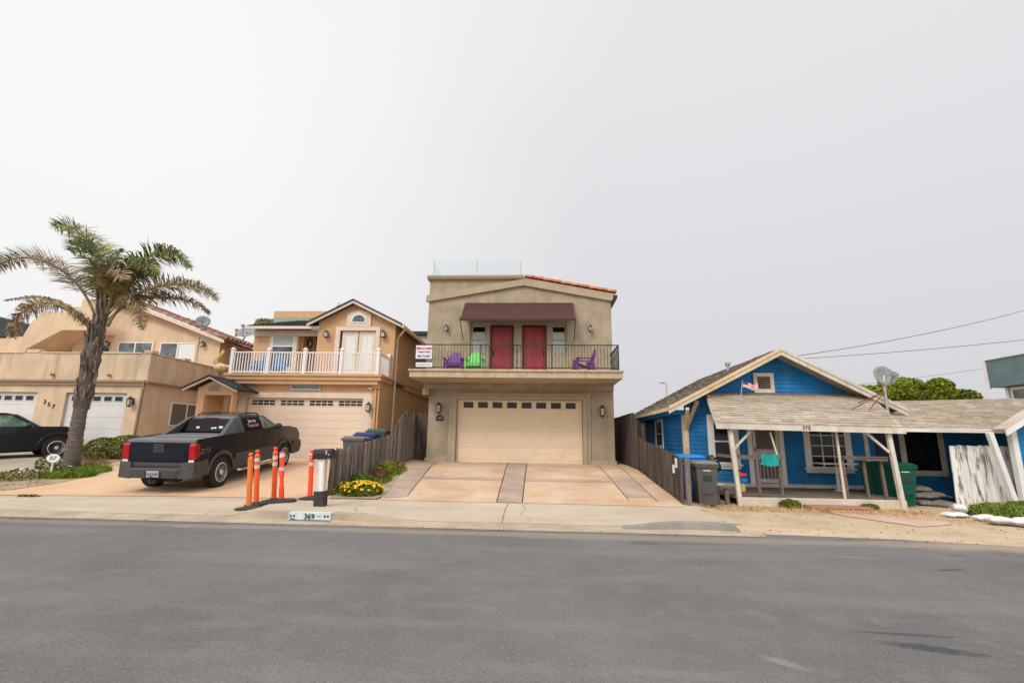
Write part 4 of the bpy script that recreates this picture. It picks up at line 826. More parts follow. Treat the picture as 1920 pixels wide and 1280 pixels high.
# sloping soffit mass and parapets at the far left of the upper storey
mb = MB()
mb.hexa([(-27.3, 22.6, 5.85), (-24.9, 22.6, 6.85), (-22.4, 22.6, 6.85), (-22.4, 23.49, 6.85), (-24.9, 23.49, 6.85), (-27.3, 23.49, 5.85)], [(-27.3, 22.6, 7.65), (-25.4, 22.6, 7.75), (-22.9, 22.6, 7.95), (-22.9, 23.49, 7.95), (-25.4, 23.49, 7.75), (-27.3, 23.49, 7.65)]) if False else None
mb.prism_y([(-25.7, 5.68), (-24.0, 6.65), (-22.3, 6.65), (-22.3, 7.85), (-24.1, 7.85), (-24.2, 7.62), (-25.2, 7.62), (-25.7, 7.1), (-26.0, 6.4), (-26.15, 5.2), (-25.7, 5.2)], 22.2, 22.5)
mb.slab((-26.3, 22.5, 5.7), (-24.1, 22.5, 6.72), (-22.8, 27, 6.72), (-25.5, 27, 5.3), .1); mb.slab((-24.1, 22.5, 6.72), (-22.3, 22.5, 6.72), (-22.3, 27, 6.72), (-24.1, 27, 6.72), .1)
mb.box(-26.4, -26.1, 24.5, 24.8, 3.8, 6.1) if False else None
mb.box(-26.5, -22.5, 25.2, 25.4, 3.85, 6.75); mb.build('sloping_soffit', 'stucco_cream', H)
mb = MB(); mb.prism_y([(-33, 4.0), (-25.9, 4.0), (-25.9, 6.3), (-27.3, 6.48), (-27.4, 6.3), (-33, 6.35)], 22.6, 22.9); mb.build('left_parapet', 'stucco_cream', H)
mb = MB(); mb.box(-23.05, -22.6, 23.4, 23.499, 4.0, 6.0); mb.build('balcony_door', 'glass_dark', H)
for zz in ():
    pass
t = thing('surfboard', 'turquoise surfboard lying along the top of the cream parapet balcony', 'surfboard', (-18.6, 19.2, 4.95))
mb = MB(); mb.hexa([(-19.2, 19.1, 4.95), (-17.3, 19.12, 4.95), (-17.1, 19.25, 4.95), (-18.2, 19.45, 4.95), (-19.0, 19.4, 4.95)], [(-19.2, 19.1, 5.03), (-17.4, 19.12, 4.99), (-17.2, 19.25, 4.99), (-18.2, 19.45, 5.02), (-19.0, 19.4, 5.03)]); mb.build('board', mat('turquoise', (.02, .4, .42), .5), t, bevel=.015)

# ================================================================= satellite dishes
def dish(name_label, base, top, facing, r=.4, pole_mat='steel', legs=(), group='satellite dishes'):
    t = thing('satellite_dish', name_label, 'satellite dish', base, group=group)
    mb = MB(); mb.tube([base, (base[0], base[1], top[2] - r * .9), (top[0], top[1] + .06, top[2])], .035, 8); mb.build('pole', pole_mat, t)
    f = Vector(facing).normalized(); u = Vector((0, 0, 1)); rr = f.cross(u).normalized(); u = rr.cross(f)
    mb = MB(); vs = []; n = 20; rings = ((0, -.16), (.35, -.14), (.7, -.07), (1, 0))
    c = Vector(top)
    for q, dpt in rings[1:]:
        for k in range(n): a = 2 * math.pi * k / n; vs.append(c + (rr * math.cos(a) * q * 1.08 + u * math.sin(a) * q) * r + f * dpt * r * 1.6)
    vs.append(c + f * rings[0][1] * r * 1.6); fs = [(i * n + k, i * n + (k + 1) % n, (i + 1) * n + (k + 1) % n, (i + 1) * n + k) for i in range(2) for k in range(n)] + [(len(vs) - 1, (k + 1) % n, k) for k in range(n)]
    back = [v - f * .02 for v in vs]; nn = len(vs); mb.add(vs + back, fs + [tuple(nn + i for i in g[::-1]) for g in fs] + [(40 + k, 40 + (k + 1) % n, nn + 40 + (k + 1) % n, nn + 40 + k) for k in range(n)])
    mb.build('reflector', 'dish', t, smooth=True)
    e = c + f * r * .95 - u * r * .35
    mb = MB(); mb.bar(c - u * r * 1.0, e, .04); mb.bar(e - rr * .1, e + rr * .1, .09, .07); mb.lathe([(.05, -.04), (.06, .06)], e + Vector((0, 0, .02)), n=8); mb.build('feed_arm', 'dish', t)
    for a, b in legs: mb = MB(); mb.tube([a, b], .014, 6); mb.build('strut', 'rust', t)
    return t
dish('round satellite dish high on the brown tile roof of the cream house', (-17.75, 23.6, 6.95), (-17.6, 23.4, 7.42), (.6, -1, .35), .32)
dish('tilted satellite dish seen edge on at the eave between the cream and peach houses', (-15.35, 23.5, 6.3), (-15.1, 23.3, 6.85), (.1, -.9, .9), .46)
dish('large satellite dish on a rusty braced pole on the cottage porch roof', (9.36, 13.6, 2.42), (9.42, 13.6, 3.45), (.12, -1, .3), .29, 'steel', [((9.36, 13.6, 3.02), (8.27, 13.5, 2.46)), ((9.36, 13.6, 3.02), (8.69, 13.3, 2.5)), ((9.3, 13.62, 2.98), (9.0, 14.2, 2.75))])

# ================================================================= blue cottage
H = thing('blue_cottage', 'bright blue one storey wooden cottage with a weathered gable roof and a shingled front porch', 'house', (7.1, 15, .1))
YW = 15.0
mb = MB(); wd = [(5.0, 5.95, .85, 2.3), (6.2, 7.2, .4, 2.35), (7.85, 9.15, .72, 2.2)]
siding(mb, 4.4, 9.8, .42, 2.75, YW, .125, wd); GZ = lambda z: (7.1 - (4.2 - z) / .55, 7.1 + (4.2 - z) / .55)
siding(mb, 4.0, 10.2, 2.75, 4.1, YW, .125, [(6.45, 7.0, 3.05, 3.6)], GZ)
mb.box(4.4, 9.8, YW, YW + .1, 0, 2.75, .8); mb.prism_y([(4.5, 2.75), (9.7, 2.75), (7.1, 4.1)], YW, YW + .1, .8)
mb.x = Matrix.Translation((4.36, 15, 0)) @ Matrix.Rotation(-math.pi / 2, 4, 'Z')     # side wall facing left
siding(mb, -7, .0, .1, 2.5, 0, .125, [(-3.5, -2.55, 1.0, 2.35)]); mb.box(-7, 0, .001, .1, .05, 2.5, .8); mb.x = None
mb.x = Matrix.Translation((9.8, 15, 0)) @ Matrix.Rotation(math.pi / 2, 4, 'Z'); mb.box(0, 7, 0, .1, .05, 2.5); mb.x = None
mb.build('wall', 'blue', H)
mb = MB(); mb.box(4.3, 4.46, YW - .06, YW + .06, .1, 2.5); mb.bar((4.42, YW - .05, 2.0), (4.3, YW - .6, 2.55), .1); mb.bar((4.37, YW - .04, 2.0), (4.37, YW - .04, 2.1), .16); mb.bar((4.42, YW - .03, 2.0), (4.7, YW - .3, 2.8), .09); mb.build('corner_board', 'raw_wood', H)
mb = MB(); mb.box(9.5, 9.62, YW - .05, YW, .4, 2.4); mb.build('corner_board', 'white_old', H)
mb = MB(); mb.box(4.5, 9.7, YW - .05, YW - .001, .34, .44); mb.build('base_board', 'white_old', H)
# main gable roof
RY0, RY1 = 14.4, 21.6
mb = MB(); mb.slab((3.86, RY0, 2.62), (3.86, RY1, 2.62), (7.1, RY1, 4.35), (7.1, RY0, 4.35), .09); mb.slab((10.34, RY0, 2.62), (10.34, RY1, 2.62), (7.1, RY1, 4.35), (7.1, RY0, 4.35), .09)
shingles(mb, (3.86, RY1, 2.62), (3.86, RY0, 2.62), (7.1, RY1, 4.35), (7.1, RY0, 4.35), .2, .3, .025); shingles(mb, (10.34, RY0, 2.62), (10.34, RY1, 2.62), (7.1, RY0, 4.35), (7.1, RY1, 4.35), .15, .3, .012)
rf = mb.build('roof', 'shingle_brown', H)
for s_, nm in ((-1, 'l'), (1, 'r')):
    mb = MB(); xe = 7.1 + s_ * 3.34
    mb.hexa([(xe, RY0 - .04, 2.40), (7.1, RY0 - .04, 4.15), (7.1, RY0 - .003, 4.15), (xe, RY0 - .003, 2.40)], [(xe, RY0 - .04, 2.56), (7.1, RY0 - .04, 4.33), (7.1, RY0 - .003, 4.33), (xe, RY0 - .003, 2.56)])
    mb.hexa([(xe, RY0 - .07, 2.52), (7.1, RY0 - .07, 4.28), (7.1, RY0 - .041, 4.28), (xe, RY0 - .041, 2.52)], [(xe, RY0 - .07, 2.61), (7.1, RY0 - .07, 4.37), (7.1, RY0 - .041, 4.37), (xe, RY0 - .041, 2.61)]); mb.build('barge_board', 'raw_wood' if s_ < 0 else 'white_old', rf)
mb = MB(); mb.box(3.84, 3.88, RY0, RY1, 2.5, 2.61); mb.build('eave_board', 'raw_wood', rf)
for j in range(14): mb = MB(); mb.box(3.9, 4.35, 14.75 + j * .5, 14.81 + j * .5, 2.40, 2.53); mb.build('rafter_tail', 'blue', rf)
mb = MB(); mb.tube([(6.55, 17, 3.9), (6.55, 17, 4.3)], .05, 8); mb.lathe([(.08, 4.22), (.1, 4.3), (.1, 4.34), (.03, 4.36)], (6.55, 17, 0), n=8); mb.build('vent_pipe', 'steel', rf)
mb = MB(); frame(mb, 6.6, 6.98, 3.2, 3.58, YW - .02, .11, .05); v = mb.build('gable_vent', 'white_old', H); mb = MB()
for k in range(6): mb.prism_x([(YW - .06, 3.2 + k * .063), (YW - .055, 3.2 + k * .063), (YW - .02, 3.25 + k * .063), (YW - .025, 3.25 + k * .063)], 6.6, 6.98)
mb.build('slats', 'grey_wood', v); mb = MB(); mb.box(6.6, 6.98, YW - .024, YW - .022, 3.2, 3.58); mb.build('opening', 'brown_dark', v)
# windows and door
def casing(x0, x1, z0, z1, w, y=YW - .022, sill=True):
    mb = MB(); frame(mb, x0, x1, z0, z1, y, w, .035, 'lrt'); mb.box(x0 - w - (.05 if sill else 0), x1 + w + .05, y - .07, y, z0 - .06, z0); mb.box(x0 - w, x1 + w, y - .03, y, z0 - .15, z0 - .061); return mb
w = sash_window(H, 5.16, 5.78, .98, 2.28, YW - .022, 'white', 'glass_dark', 'glass_dark', 'h'); casing(5.16, 5.78, .98, 2.28, .14).build('window_casing', 'white', w)
mb = MB(); frame(mb, 7.97, 8.95, .95, 2.15, YW - .022, .03, .035)
for i in range(1, 3): x = 7.97 + .98 * i / 3; mb.box(x - .012, x + .012, YW - .05, YW - .022, .95, 2.15)
for i in range(1, 4): z = .95 + 1.2 * i / 4; mb.box(7.97, 8.95, YW - .049, YW - .022, z - .012, z + .012)
w = mb.build('window', 'white', H); g = MB(); g.box(7.97, 8.95, YW - .03, YW - .024, .95, 2.15); g.build('pane', 'glass_dark', w); casing(7.94, 8.98, .92, 2.18, .15).build('window_casing', 'white', w)
mb = MB(); frame(mb, 6.3, 7.08, .42, 2.35, YW - .022, .13, .04, 'lrt'); df = mb.build('door_frame', 'white', H)
mb = MB(); wall(mb, 6.32, 7.06, .46, 2.33, YW - .06, .03, [(6.4, 6.98, 1.42, 2.25), (6.4, 6.98, .58, 1.22)]); sdr = mb.build('screen_door', 'white_old', H)
g = MB(); g.box(6.4, 6.98, YW - .034, YW - .03, .5, 2.25); g.build('screen', 'screen', sdr); g = MB()
for i in range(5): g.box(6.46 + i * .105, 6.475 + i * .105, YW - .055, YW - .04, .58, 1.22)
g.box(6.44, 6.94, YW - .055, YW - .04, 1.28, 1.33, .2); g.build('bars', 'white_old', sdr); g = MB(); g.bar((6.36, YW - .075, 1.36), (6.36, YW - .075, 1.48), .02); g.build('handle', 'iron', sdr)
# side windows on the left wall
for y0, y1 in ((17.55, 18.45), (20.4, 21.3)):
    mb = MB(); XW = 4.335
    for a, c in ((y0 - .1, y0), (y1, y1 + .1)): mb.box(XW - .03, XW, a, c, 1.35, 2.4)
    mb.box(XW - .03, XW, y0, y1, 2.3, 2.4); mb.box(XW - .04, XW, y0, y1, 1.38, 1.45); mb.box(XW - .02, XW, y0, y1, 1.86, 1.89); w = mb.build('side_window', 'white', H); g = MB(); g.box(XW - .012, XW - .001, y0, y1, 1.45, 2.3); g.build('pane', 'glass_dark', w)
# porch
mb = MB(); mb.box(4.8, 8.75, 12.62, YW - .05, .25, .32)
for i in range(26): mb.box(4.82 + i * .151, 4.82 + i * .151 + .146, 12.6, 14.94, .32, .335, 1 + R(-.15, .15))
mb.build('porch_floor', 'grey_wood', H)
mb = MB(); mb.box(4.86, 8.72, 12.45, 12.7, -.02, .30); mb.box(8.5, 8.72, 12.7, 14.95, -.02, .25); mb.build('porch_step_wall', 'conc_step', H, bevel=.015)
mb = MB(); mb.box(6.35, 7.6, 12.08, 12.45, .04, .12); mb.box(6.3, 7.65, 12.05, 12.449, .12, .17); mb.build('porch_step', 'brick_pink', H, bevel=.01)
PF = 12.35
mb = MB(); EZ = 2.0; A_, B_, C_, D_ = (4.36, PF - .05, 2.05), (8.78, PF - .05, 2.0), (9.85, YW - .03, 3.02), (5.1, YW - .03, 3.02)
mb.slab(A_, B_, C_, (5.05, YW - .03, 3.02), .06); shingles(mb, A_, B_, (5.05, YW - .03, 3.02), C_, .22, .3, .032, .1)
prf = mb.build('porch_roof', 'shingle', H)
mb = MB(); mb.hexa([(4.34, PF - .09, 1.92), (8.8, PF - .09, 1.86), (8.8, PF - .05, 1.86), (4.34, PF - .05, 1.92)], [(4.34, PF - .09, 2.045), (8.8, PF - .09, 1.995), (8.8, PF - .05, 1.995), (4.34, PF - .05, 2.045)])
mb.bar((4.36, PF - .06, 1.99), (5.04, YW - .1, 2.93), .03, .11); mb.bar((8.78, PF - .06, 1.94), (9.85, YW - .1, 2.93), .03, .11); mb.build('porch_fascia', 'white_old', prf)
text('373', .13, (6.48, PF - .095, 1.965), 'ink', prf, depth=.003, name='house_number')
mb = MB(); mb.box(5.0, 9.8, YW - .08, YW - .03, 3.02, 3.08); mb.build('flashing', 'grey_wood', prf)
for i, (x, x2) in enumerate(((4.72, 4.84), (8.48, 8.6))):
    mb = MB(); s_ = 1 if i == 0 else -1
    mb.bar((x2, 12.42, -.02), (x, 12.42, 1.9), .095, tint=1); mb.build('porch_post', 'white_old', H)
    mb = MB(); mb.bar((x + .04 * s_, 12.42, 1.42), (x + .5 * s_, 12.44, 1.87), .05); mb.build('post_brace', 'white_old', H)
for x, m_ in ((5.9, 'rail_wood'), (7.36, 'white_old')):
    mb = MB(); mb.bar((x + .03, 12.6, .3), (x, 12.6, 1.9 if m_ == 'white_old' else 1.25), .05 if m_ == 'white_old' else .07); mb.build('porch_post', m_, H)
mb = MB(); mb.bar((5.84, 12.5, 1.3), (5.72, 12.5, 1.86), .035); mb.build('porch_post', 'white_old', H)
mb = MB(); mb.bar((4.9, 12.5, 1.25), (5.95, 12.5, 1.24), .05, .1); mb.bar((4.85, 12.46, .38), (5.95, 12.46, .36), .04, .03); mb.bar((5.35, 12.5, .3), (5.33, 12.5, 1.2), .06)
mb.bar((4.5, 12.8, 1.28), (4.78, 12.45, 1.25), .07, .07); mb.bar((4.36, 12.8, .5), (4.36, 12.8, 1.24), .09); mb.build('porch_rail', 'rail_wood', H)
mb = MB(); mb.bar((7.42, 12.5, 1.28), (8.42, 12.5, 1.24), .07, .08); mb.bar((7.95, 12.6, .33), (7.92, 12.6, 1.22), .055); mb.bar((8.36, 12.6, .33), (8.33, 12.6, 1.22), .06); mb.bar((7.45, 12.6, .33), (7.42, 12.6, 1.24), .07); mb.box(7.7, 8.42, 12.44, 12.6, 1.285, 1.31); mb.build('porch_rail', 'rail_wood', H)
mb = MB(); mb.bar((4.42, 12.7, 0), (4.4, 12.75, .5), .09); mb.bar((4.62, 12.65, 0), (4.62, 12.7, .5), .09); mb.bar((4.3, 12.7, .52), (4.8, 12.65, .5), .12, .05); mb.build('side_steps', 'grey_wood', H)
mb = MB(); mb.lathe([(.12, .335), (.13, .36), (.05, .38), (.04, 1.05)], (8.2, 14.2, 0), n=8); mb.box(7.7, 8.7, 13.95, 14.45, 1.05, 1.09); t = thing('porch_table', 'small white topped pedestal table on the cottage porch by the big window', 'table', (8.2, 14.2, .335)); mb.build('table', 'white_old', t)
# towel, sill bundle, toys
t = thing('towel', 'turquoise towel hanging over the brown wooden porch rail', 'towel', (5.62, 12.5, 1.1)); mb = MB()
xs = frange(5.43, 5.85, .03)
for a, c in zip(xs, xs[1:]):
    wa, wc = .014 * math.sin(a * 40), .014 * math.sin(c * 40)
    for s_ in (-1, 1): mb.hexa([(a, 12.5 + s_ * .045 + wa, 1.05 + .02 * math.sin(a * 13)), (c, 12.5 + s_ * .045 + wc, 1.05 + .02 * math.sin(c * 13)), (c, 12.5 + s_ * .05 + wc, 1.05 + .02 * math.sin(c * 13)), (a, 12.5 + s_ * .05 + wa, 1.05 + .02 * math.sin(a * 13))], [(a, 12.5 + s_ * .04, 1.31), (c, 12.5 + s_ * .04, 1.31), (c, 12.5 + s_ * .047, 1.31), (a, 12.5 + s_ * .047, 1.31)])
    mb.hexa([(a, 12.455, 1.3), (c, 12.455, 1.3), (c, 12.545, 1.3), (a, 12.545, 1.3)], [(a, 12.46, 1.316), (c, 12.46, 1.316), (c, 12.54, 1.316), (a, 12.54, 1.316)])
mb.build('cloth', 'cloth_teal', t)
def rag(name, label, c, r, mt, n=3):
    t = thing(name, label, 'cloth', c); mb = MB()
    for i in range(n): mb.ball((c[0] + R(-.5, .5) * r[0], c[1] + R(-.3, .3) * r[1], c[2] + R(-.4, .4) * r[2]), (r[0] * R(.6, .9), r[1] * R(.6, .9), r[2] * R(.6, .9)), 12, 8, wob=.7)
    mb.build('cloth', mt, t, smooth=True)
rag('wetsuit', 'dark green wetsuit draped on the railing at the left end of the porch', (4.4, 12.85, 1.2), (.13, .07, .12), 'cloth_dark', 4)
rag('cloth_pile', 'dark pile of cloth hanging below the left porch rail', (4.6, 13.2, .95), (.12, .1, .14), 'cloth_dark', 4)
t = thing('toy_tower', 'orange, blue and yellow plastic toy standing on the porch beside the left post', 'toy', (5.05, 12.85, .335))
mb = MB(); mb.lathe([(.11, .335), (.13, .38), (.13, .4)], (5.06, 12.85, 0), n=14); mb.build('base', 'red_lamp', t); mb = MB(); mb.lathe([(.09, .4), (.11, .6)], (5.06, 12.85, 0), n=14); mb.build('body', mat('toy_yellow', (.6, .5, .2), .5), t)
mb = MB(); mb.lathe([(.12, .6), (.14, .66), (.1, .72)], (5.1, 12.85, 0), n=14); mb.build('ring', 'blue_chair', t, smooth=True); mb = MB(); mb.ball((5.0, 12.85, .8), (.11, .09, .09)); mb.tube([(5.0, 12.85, .8), (5.2, 12.85, .8)], .04, 8); mb.build('head', 'orange', t, smooth=True)
# wing to the right
mb = MB(); siding(mb, 9.8, 13.6, .1, 2.3, 15.05, .13, [(10.55, 11.75, .82, 2.2)]); mb.box(9.8, 13.6, 15.05, 15.15, 0, 2.3, .8); mb.build('wing_wall', 'blue', H)
w = sash_window(H, 10.62, 11.66, .84, 2.1, 15.02, 'white_old', 'glass_dark', 'glass_dark', 'none', 'white_old', .1)
mb = MB(); mb.box(9.63, 10.5, 15.0, 15.049, .1, 2.2); mb.build('shed_panel', 'blue_dark', H)
mb = MB(); WA, WB, WD, WC = (9.0, 13.05, 2.03), (12.2, 13.05, 2.03), (11.9, 16.3, 2.86), (17.6, 17.6, 3.36)
WB2 = (17, 13.05, 2.03)
mb.slab((9.2, 13.05, 2.03), (17, 13.05, 2.03), (18.5, 17.6, 3.3), (10.9, 16.6, 3.0), .07); shingles(mb, (9.2, 13.05, 2.03), (17, 13.05, 2.03), (10.9, 16.6, 3.0), (18.5, 17.6, 3.3), .22, .32, .032, .1); wr = mb.build('wing_roof', 'shingle', H)
mb = MB(); mb.box(8.85, 11.95, 12.98, 13.049, 1.93, 2.01); mb.box(9.9, 11.9, 12.96, 12.979, 1.985, 2.015); mb.build('wing_fascia', 'white', wr)
mb = MB(); mb.bar((11.55, 12.85, -.02), (11.2, 12.85, 1.93), .11); mb.build('wing_post', 'white', H)
# projecting gable at the right edge
mb = MB(); siding(mb, 11.85, 16, .1, 3.2, 12.9, .13, [], lambda z: (11.6 + max(0, z - 2.0) / .6, 16)); mb.box(11.85, 16, 12.9, 13.0, 0, 2.05, .8); mb.build('front_gable_wall', 'blue', H)
mb = MB(); mb.box(11.72, 11.85, 12.85, 12.99, .05, 2.05); mb.build('corner_board', 'white', H)
mb = MB(); mb.slab((11.6, 12.55, 1.98), (15.5, 12.55, 4.2), (15.5, 16, 4.2), (11.6, 13.06, 1.98), .06) if False else None
mb.hexa([(11.36, 12.55, 1.86), (15.7, 12.55, 4.45), (15.7, 12.6, 4.45), (11.36, 12.6, 1.86)], [(11.36, 12.55, 2.0), (15.7, 12.55, 4.59), (15.7, 12.6, 4.59), (11.36, 12.6, 2.0)]); mb.build('front_gable_fascia', 'white', H)
mb = MB(); mb.slab((11.36, 12.56, 2.02), (15.7, 12.56, 4.61), (15.7, 12.95, 4.61), (11.36, 12.95, 2.02), .03); mb.build('front_gable_roof', 'shingle', H)
mb = MB(); mb.box(12.55, 13.3, 12.83, 12.88, .9, 1.75); mb.build('window', 'white_old', H)

# ================================================================= boards, fences
def picket_run(mb, p, q, z0f, topf, w=.14, th=.022, jit=.02, lean=.0):
    p, q = Vector((*p, 0)), Vector((*q, 0)); d = (q - p); n = max(1, round(d.length / w)); d.normalize(); nn = Vector((d.y, -d.x, 0))
    for i in range(n):
        a, b = p + d * i * w, p + d * (i + .94) * w; t0, t1 = i / n, (i + 1) / n; za, zb = z0f(a) - .03, z0f(b) - .03; tp = topf((i + .5) / n) + R(-jit, jit); off = nn * (th if i % 2 else th * .6) ; l_ = d * R(-lean, lean)
        tn = 1 + R(-.35, .4)
        mb.hexa([(a.x, a.y, za), (b.x, b.y, zb), (b.x + off.x, b.y + off.y, zb), (a.x + off.x, a.y + off.y, za)], [(a.x + l_.x, a.y + l_.y, tp), (b.x + l_.x, b.y + l_.y, tp - .004), (b.x + l_.x + off.x, b.y + l_.y + off.y, tp - .004), (a.x + l_.x + off.x, a.y + l_.y + off.y, tp)], tn)
t = thing('low_fence', 'low weathered grey board fence between the peach driveway and the yellow flowers', 'fence', (-5.1, 12, .19)); mb = MB()
picket_run(mb, (-5.16, 12.0), (-5.1, 16.8), lambda v: gz(v.x, v.y), lambda u: 1.24 + u * .45 + .02 * math.sin(u * 30), .105, .02, .025, .015); mb.build('boards', 'fence_wood', t)
mb = MB(); mb.bar((-5.1, 11.98, .1), (-5.08, 11.98, 1.25), .14); mb.bar((-5.2, 14.2, .3), (-5.2, 14.2, 1.4), .09); mb.bar((-5.19, 12, .5), (-5.15, 16.8, 1.0), .04, .09); mb.bar((-5.19, 12, 1.05), (-5.15, 16.8, 1.5), .04, .09); mb.build('posts', 'fence_brown', t)
t = thing('tall_fence', 'tall dark board fence and gate against the left side of the tan house', 'fence', (-5.0, 17, .7)); mb = MB()
picket_run(mb, (-5.08, 16.85), (-5.05, 19.5), lambda v: gz(v.x, v.y), lambda u: 2.0 + min(u * 2.2, 1) * .6, .11, .02, .04, .01); mb.build('boards', 'fence_wood', t)
mb = MB(); picket_run(mb, (-5.03, 19.5), (-4.43, 19.5), lambda v: .74, lambda u: 2.6, .12, .02, .01); mb.build('gate', 'fence_brown', t); mb = MB(); mb.box(-5.03, -4.43, 19.42, 19.5, .72, .9); mb.build('kickboard', 'fence_brown', t)
t = thing('brown_fence', 'low dark brown board fence between the orange driveway and the blue cottage', 'fence', (3.4, 12, .15)); mb = MB()
picket_run(mb, (3.36, 16.9), (3.32, 11.75), lambda v: gz(min(v.x, 3.2), v.y), lambda u: 1.72 - u * .5, .105, .02, .015, .01); mb.build('boards', 'fence_brown', t)
mb = MB(); mb.bar((3.42, 11.72, .05), (3.42, 11.72, 1.22), .1); mb.bar((3.45, 14.2, .3), (3.45, 14.2, 1.5), .09); mb.bar((3.41, 11.8, .4), (3.45, 16.8, .8), .04, .09); mb.bar((3.41, 11.8, 1.0), (3.45, 16.8, 1.4), .04, .09); mb.build('posts', 'grey_wood', t)
mb = MB(); mb.bar((3.29, 12.2, .16), (3.27, 21, .76), .05, .09); mb.build('base_board', 'grey_wood', t)
mb = MB(); mb.box(3.26, 3.29, 12.05, 12.15, .98, 1.2); mb.box(3.26, 3.29, 12.3, 12.4, .84, 1.04); mb.build('paper_notice', 'white', t)
t = thing('high_fence', 'high dark brown board fence on the right side of the tan house', 'fence', (3.4, 19, .8)); mb = MB()
picket_run(mb, (3.36, 22.5), (3.36, 16.95), lambda v: gz(3.2, v.y), lambda u: 2.62 - max(0, u - .88) * 2.5, .11, .02, .015, .0); mb.box(3.385, 3.41, 16.9, 22.5, .6, 2.3, .5); mb.build('boards', 'fence_brown', t)
mb = MB(); mb.bar((3.29, 21, .76), (3.29, 22.5, .78), .05, .09); mb.build('base_board', 'grey_wood', t)
t = thing('white_board_fence', 'peeling white board fence leaning in front of the right wing of the blue cottage', 'fence', (11.2, 13.3, .1)); mb = MB()
x = 10.56
while x < 12.0:
    w_ = R(.11, .26); k_ = -.04 * 1; mb.hexa([(x - .05, 13.3, 0), (x + w_ - .06, 13.3, 0), (x + w_ - .06, 13.33, 0), (x - .05, 13.33, 0)], [(x + .02, 13.32, 1.6 + R(-.02, .03)), (x + w_ + .01, 13.32, 1.6 + R(-.02, .03)), (x + w_ + .01, 13.35, 1.6), (x + .02, 13.35, 1.6)], 1 + R(-.2, .12)); x += w_
mb.build('boards', 'white_old_wood', t); mb = MB(); mb.box(10.6, 12, 13.36, 13.4, .4, .5); mb.box(10.6, 12, 13.36, 13.4, 1.2, 1.3); mb.build('rails', 'grey_wood', t)

# ================================================================= background
t = thing('teal_house', 'teal sided two storey house cut by the right edge of the photo', 'house', (21, 19, .1)); mb = MB(); mb.box(19.5, 27, 12, 22, 4.12, 5.3); mb.build('upper_wall', 'teal', t)
mb = MB(); mb.box(19.9, 27, 12.3, 21.6, .1, 4.11); mb.build('lower_wall', 'teal_light', t); mb = MB(); mb.box(19.44, 19.56, 21.94, 22.06, 4.06, 5.36); mb.box(19.45, 27.06, 11.94, 22.06, 5.3, 5.36); mb.box(19.84, 19.96, 21.54, 21.66, .1, 4.1); mb.build('trim', 'white', t)
mb = MB(); mb.box(19.84, 19.9, 20.1, 21.45, 2.9, 4.08); w = mb.build('window', 'white', t); mb = MB(); mb.box(19.82, 19.839, 20.22, 21.32, 3.05, 3.95); mb.build('pane', 'glass_sky', w)
t = thing('grey_roof_house', 'flat grey roofed house seen through the gap left of the tan house', 'house', (-8, 30, .8)); mb = MB(); mb.box(-11, -3, 30.3, 36, .8, 8.2); mb.build('wall', 'trim_pinkwhite', t); mb = MB(); mb.box(-11.3, -2.7, 30, 36.3, 8.2, 8.42); mb.build('roof', 'shingle_dark', t)
mb = MB()
for k in range(8): mb.box(-11, -3, 30.27, 30.299, 7.2 + k * .12, 7.3 + k * .12)
mb.build('siding', 'trim_pinkwhite', t)
t = thing('dark_roof_house', 'dark grey pitched roof house behind the cream house at the left edge', 'house', (-33, 28, .8)); mb = MB(); mb.box(-44, -30.5, 27.5, 33, .8, 7.2); mb.build('wall', 'stucco_cream', t)
mb = MB(); mb.slab((-46, 26, 7.1), (-29.6, 26, 7.0), (-29.6, 30, 7.6), (-46, 30, 11.5), .15) if False else None
mb.hexa([(-46, 26, 7.1), (-29.5, 26, 7.1), (-29.5, 33, 7.1), (-46, 33, 7.1)], [(-46, 26.2, 11.3), (-29.6, 26.2, 7.65), (-29.6, 33, 7.65), (-46, 33, 11.3)]); mb.build('roof', 'shingle_dark', t)
# street lamp far off
t = thing('street_lamp', 'thin street lamp standing far off behind the blue cottage roof', 'street lamp', (11.64, 45, .3)); mb = MB(); mb.tube([(11.6, 45, .3), (11.66, 45, 6.7), (11.6, 45, 7.0), (11.35, 45, 7.05)], [.09, .06, .05, .04], 8); mb.build('pole', 'steel', t); mb = MB(); mb.ball((11.25, 45, 7.02), (.28, .15, .1)); mb.build('lamp_head', 'steel', t, smooth=True)
# overhead cables
def cable(label, pts, sag, r=.012):
    a, b = map(Vector, pts); P_ = [a.lerp(b, i / 24) - Vector((0, 0, sag * 4 * (i / 24) * (1 - i / 24))) for i in range(25)]
    t = MB(); t.tube(P_, r, 5); tag(t.build('overhead_cable', 'cable'), label, 'cable', 'overhead cables')
cable('overhead cable rising steeply to the right edge of the sky', ((7.3, 16.5, 4.3), (30, 25.3, 10.2)), .45, .011)
cable('overhead cable crossing the steep one and reaching the right edge lower', ((11.2, 25, 5.75), (36, 25, 8.6)), .35, .013)
cable('faint thin overhead cable running to the teal house behind the satellite dish', ((12, 24, 4.1), (22.5, 24, 5.5)), .1, .007)
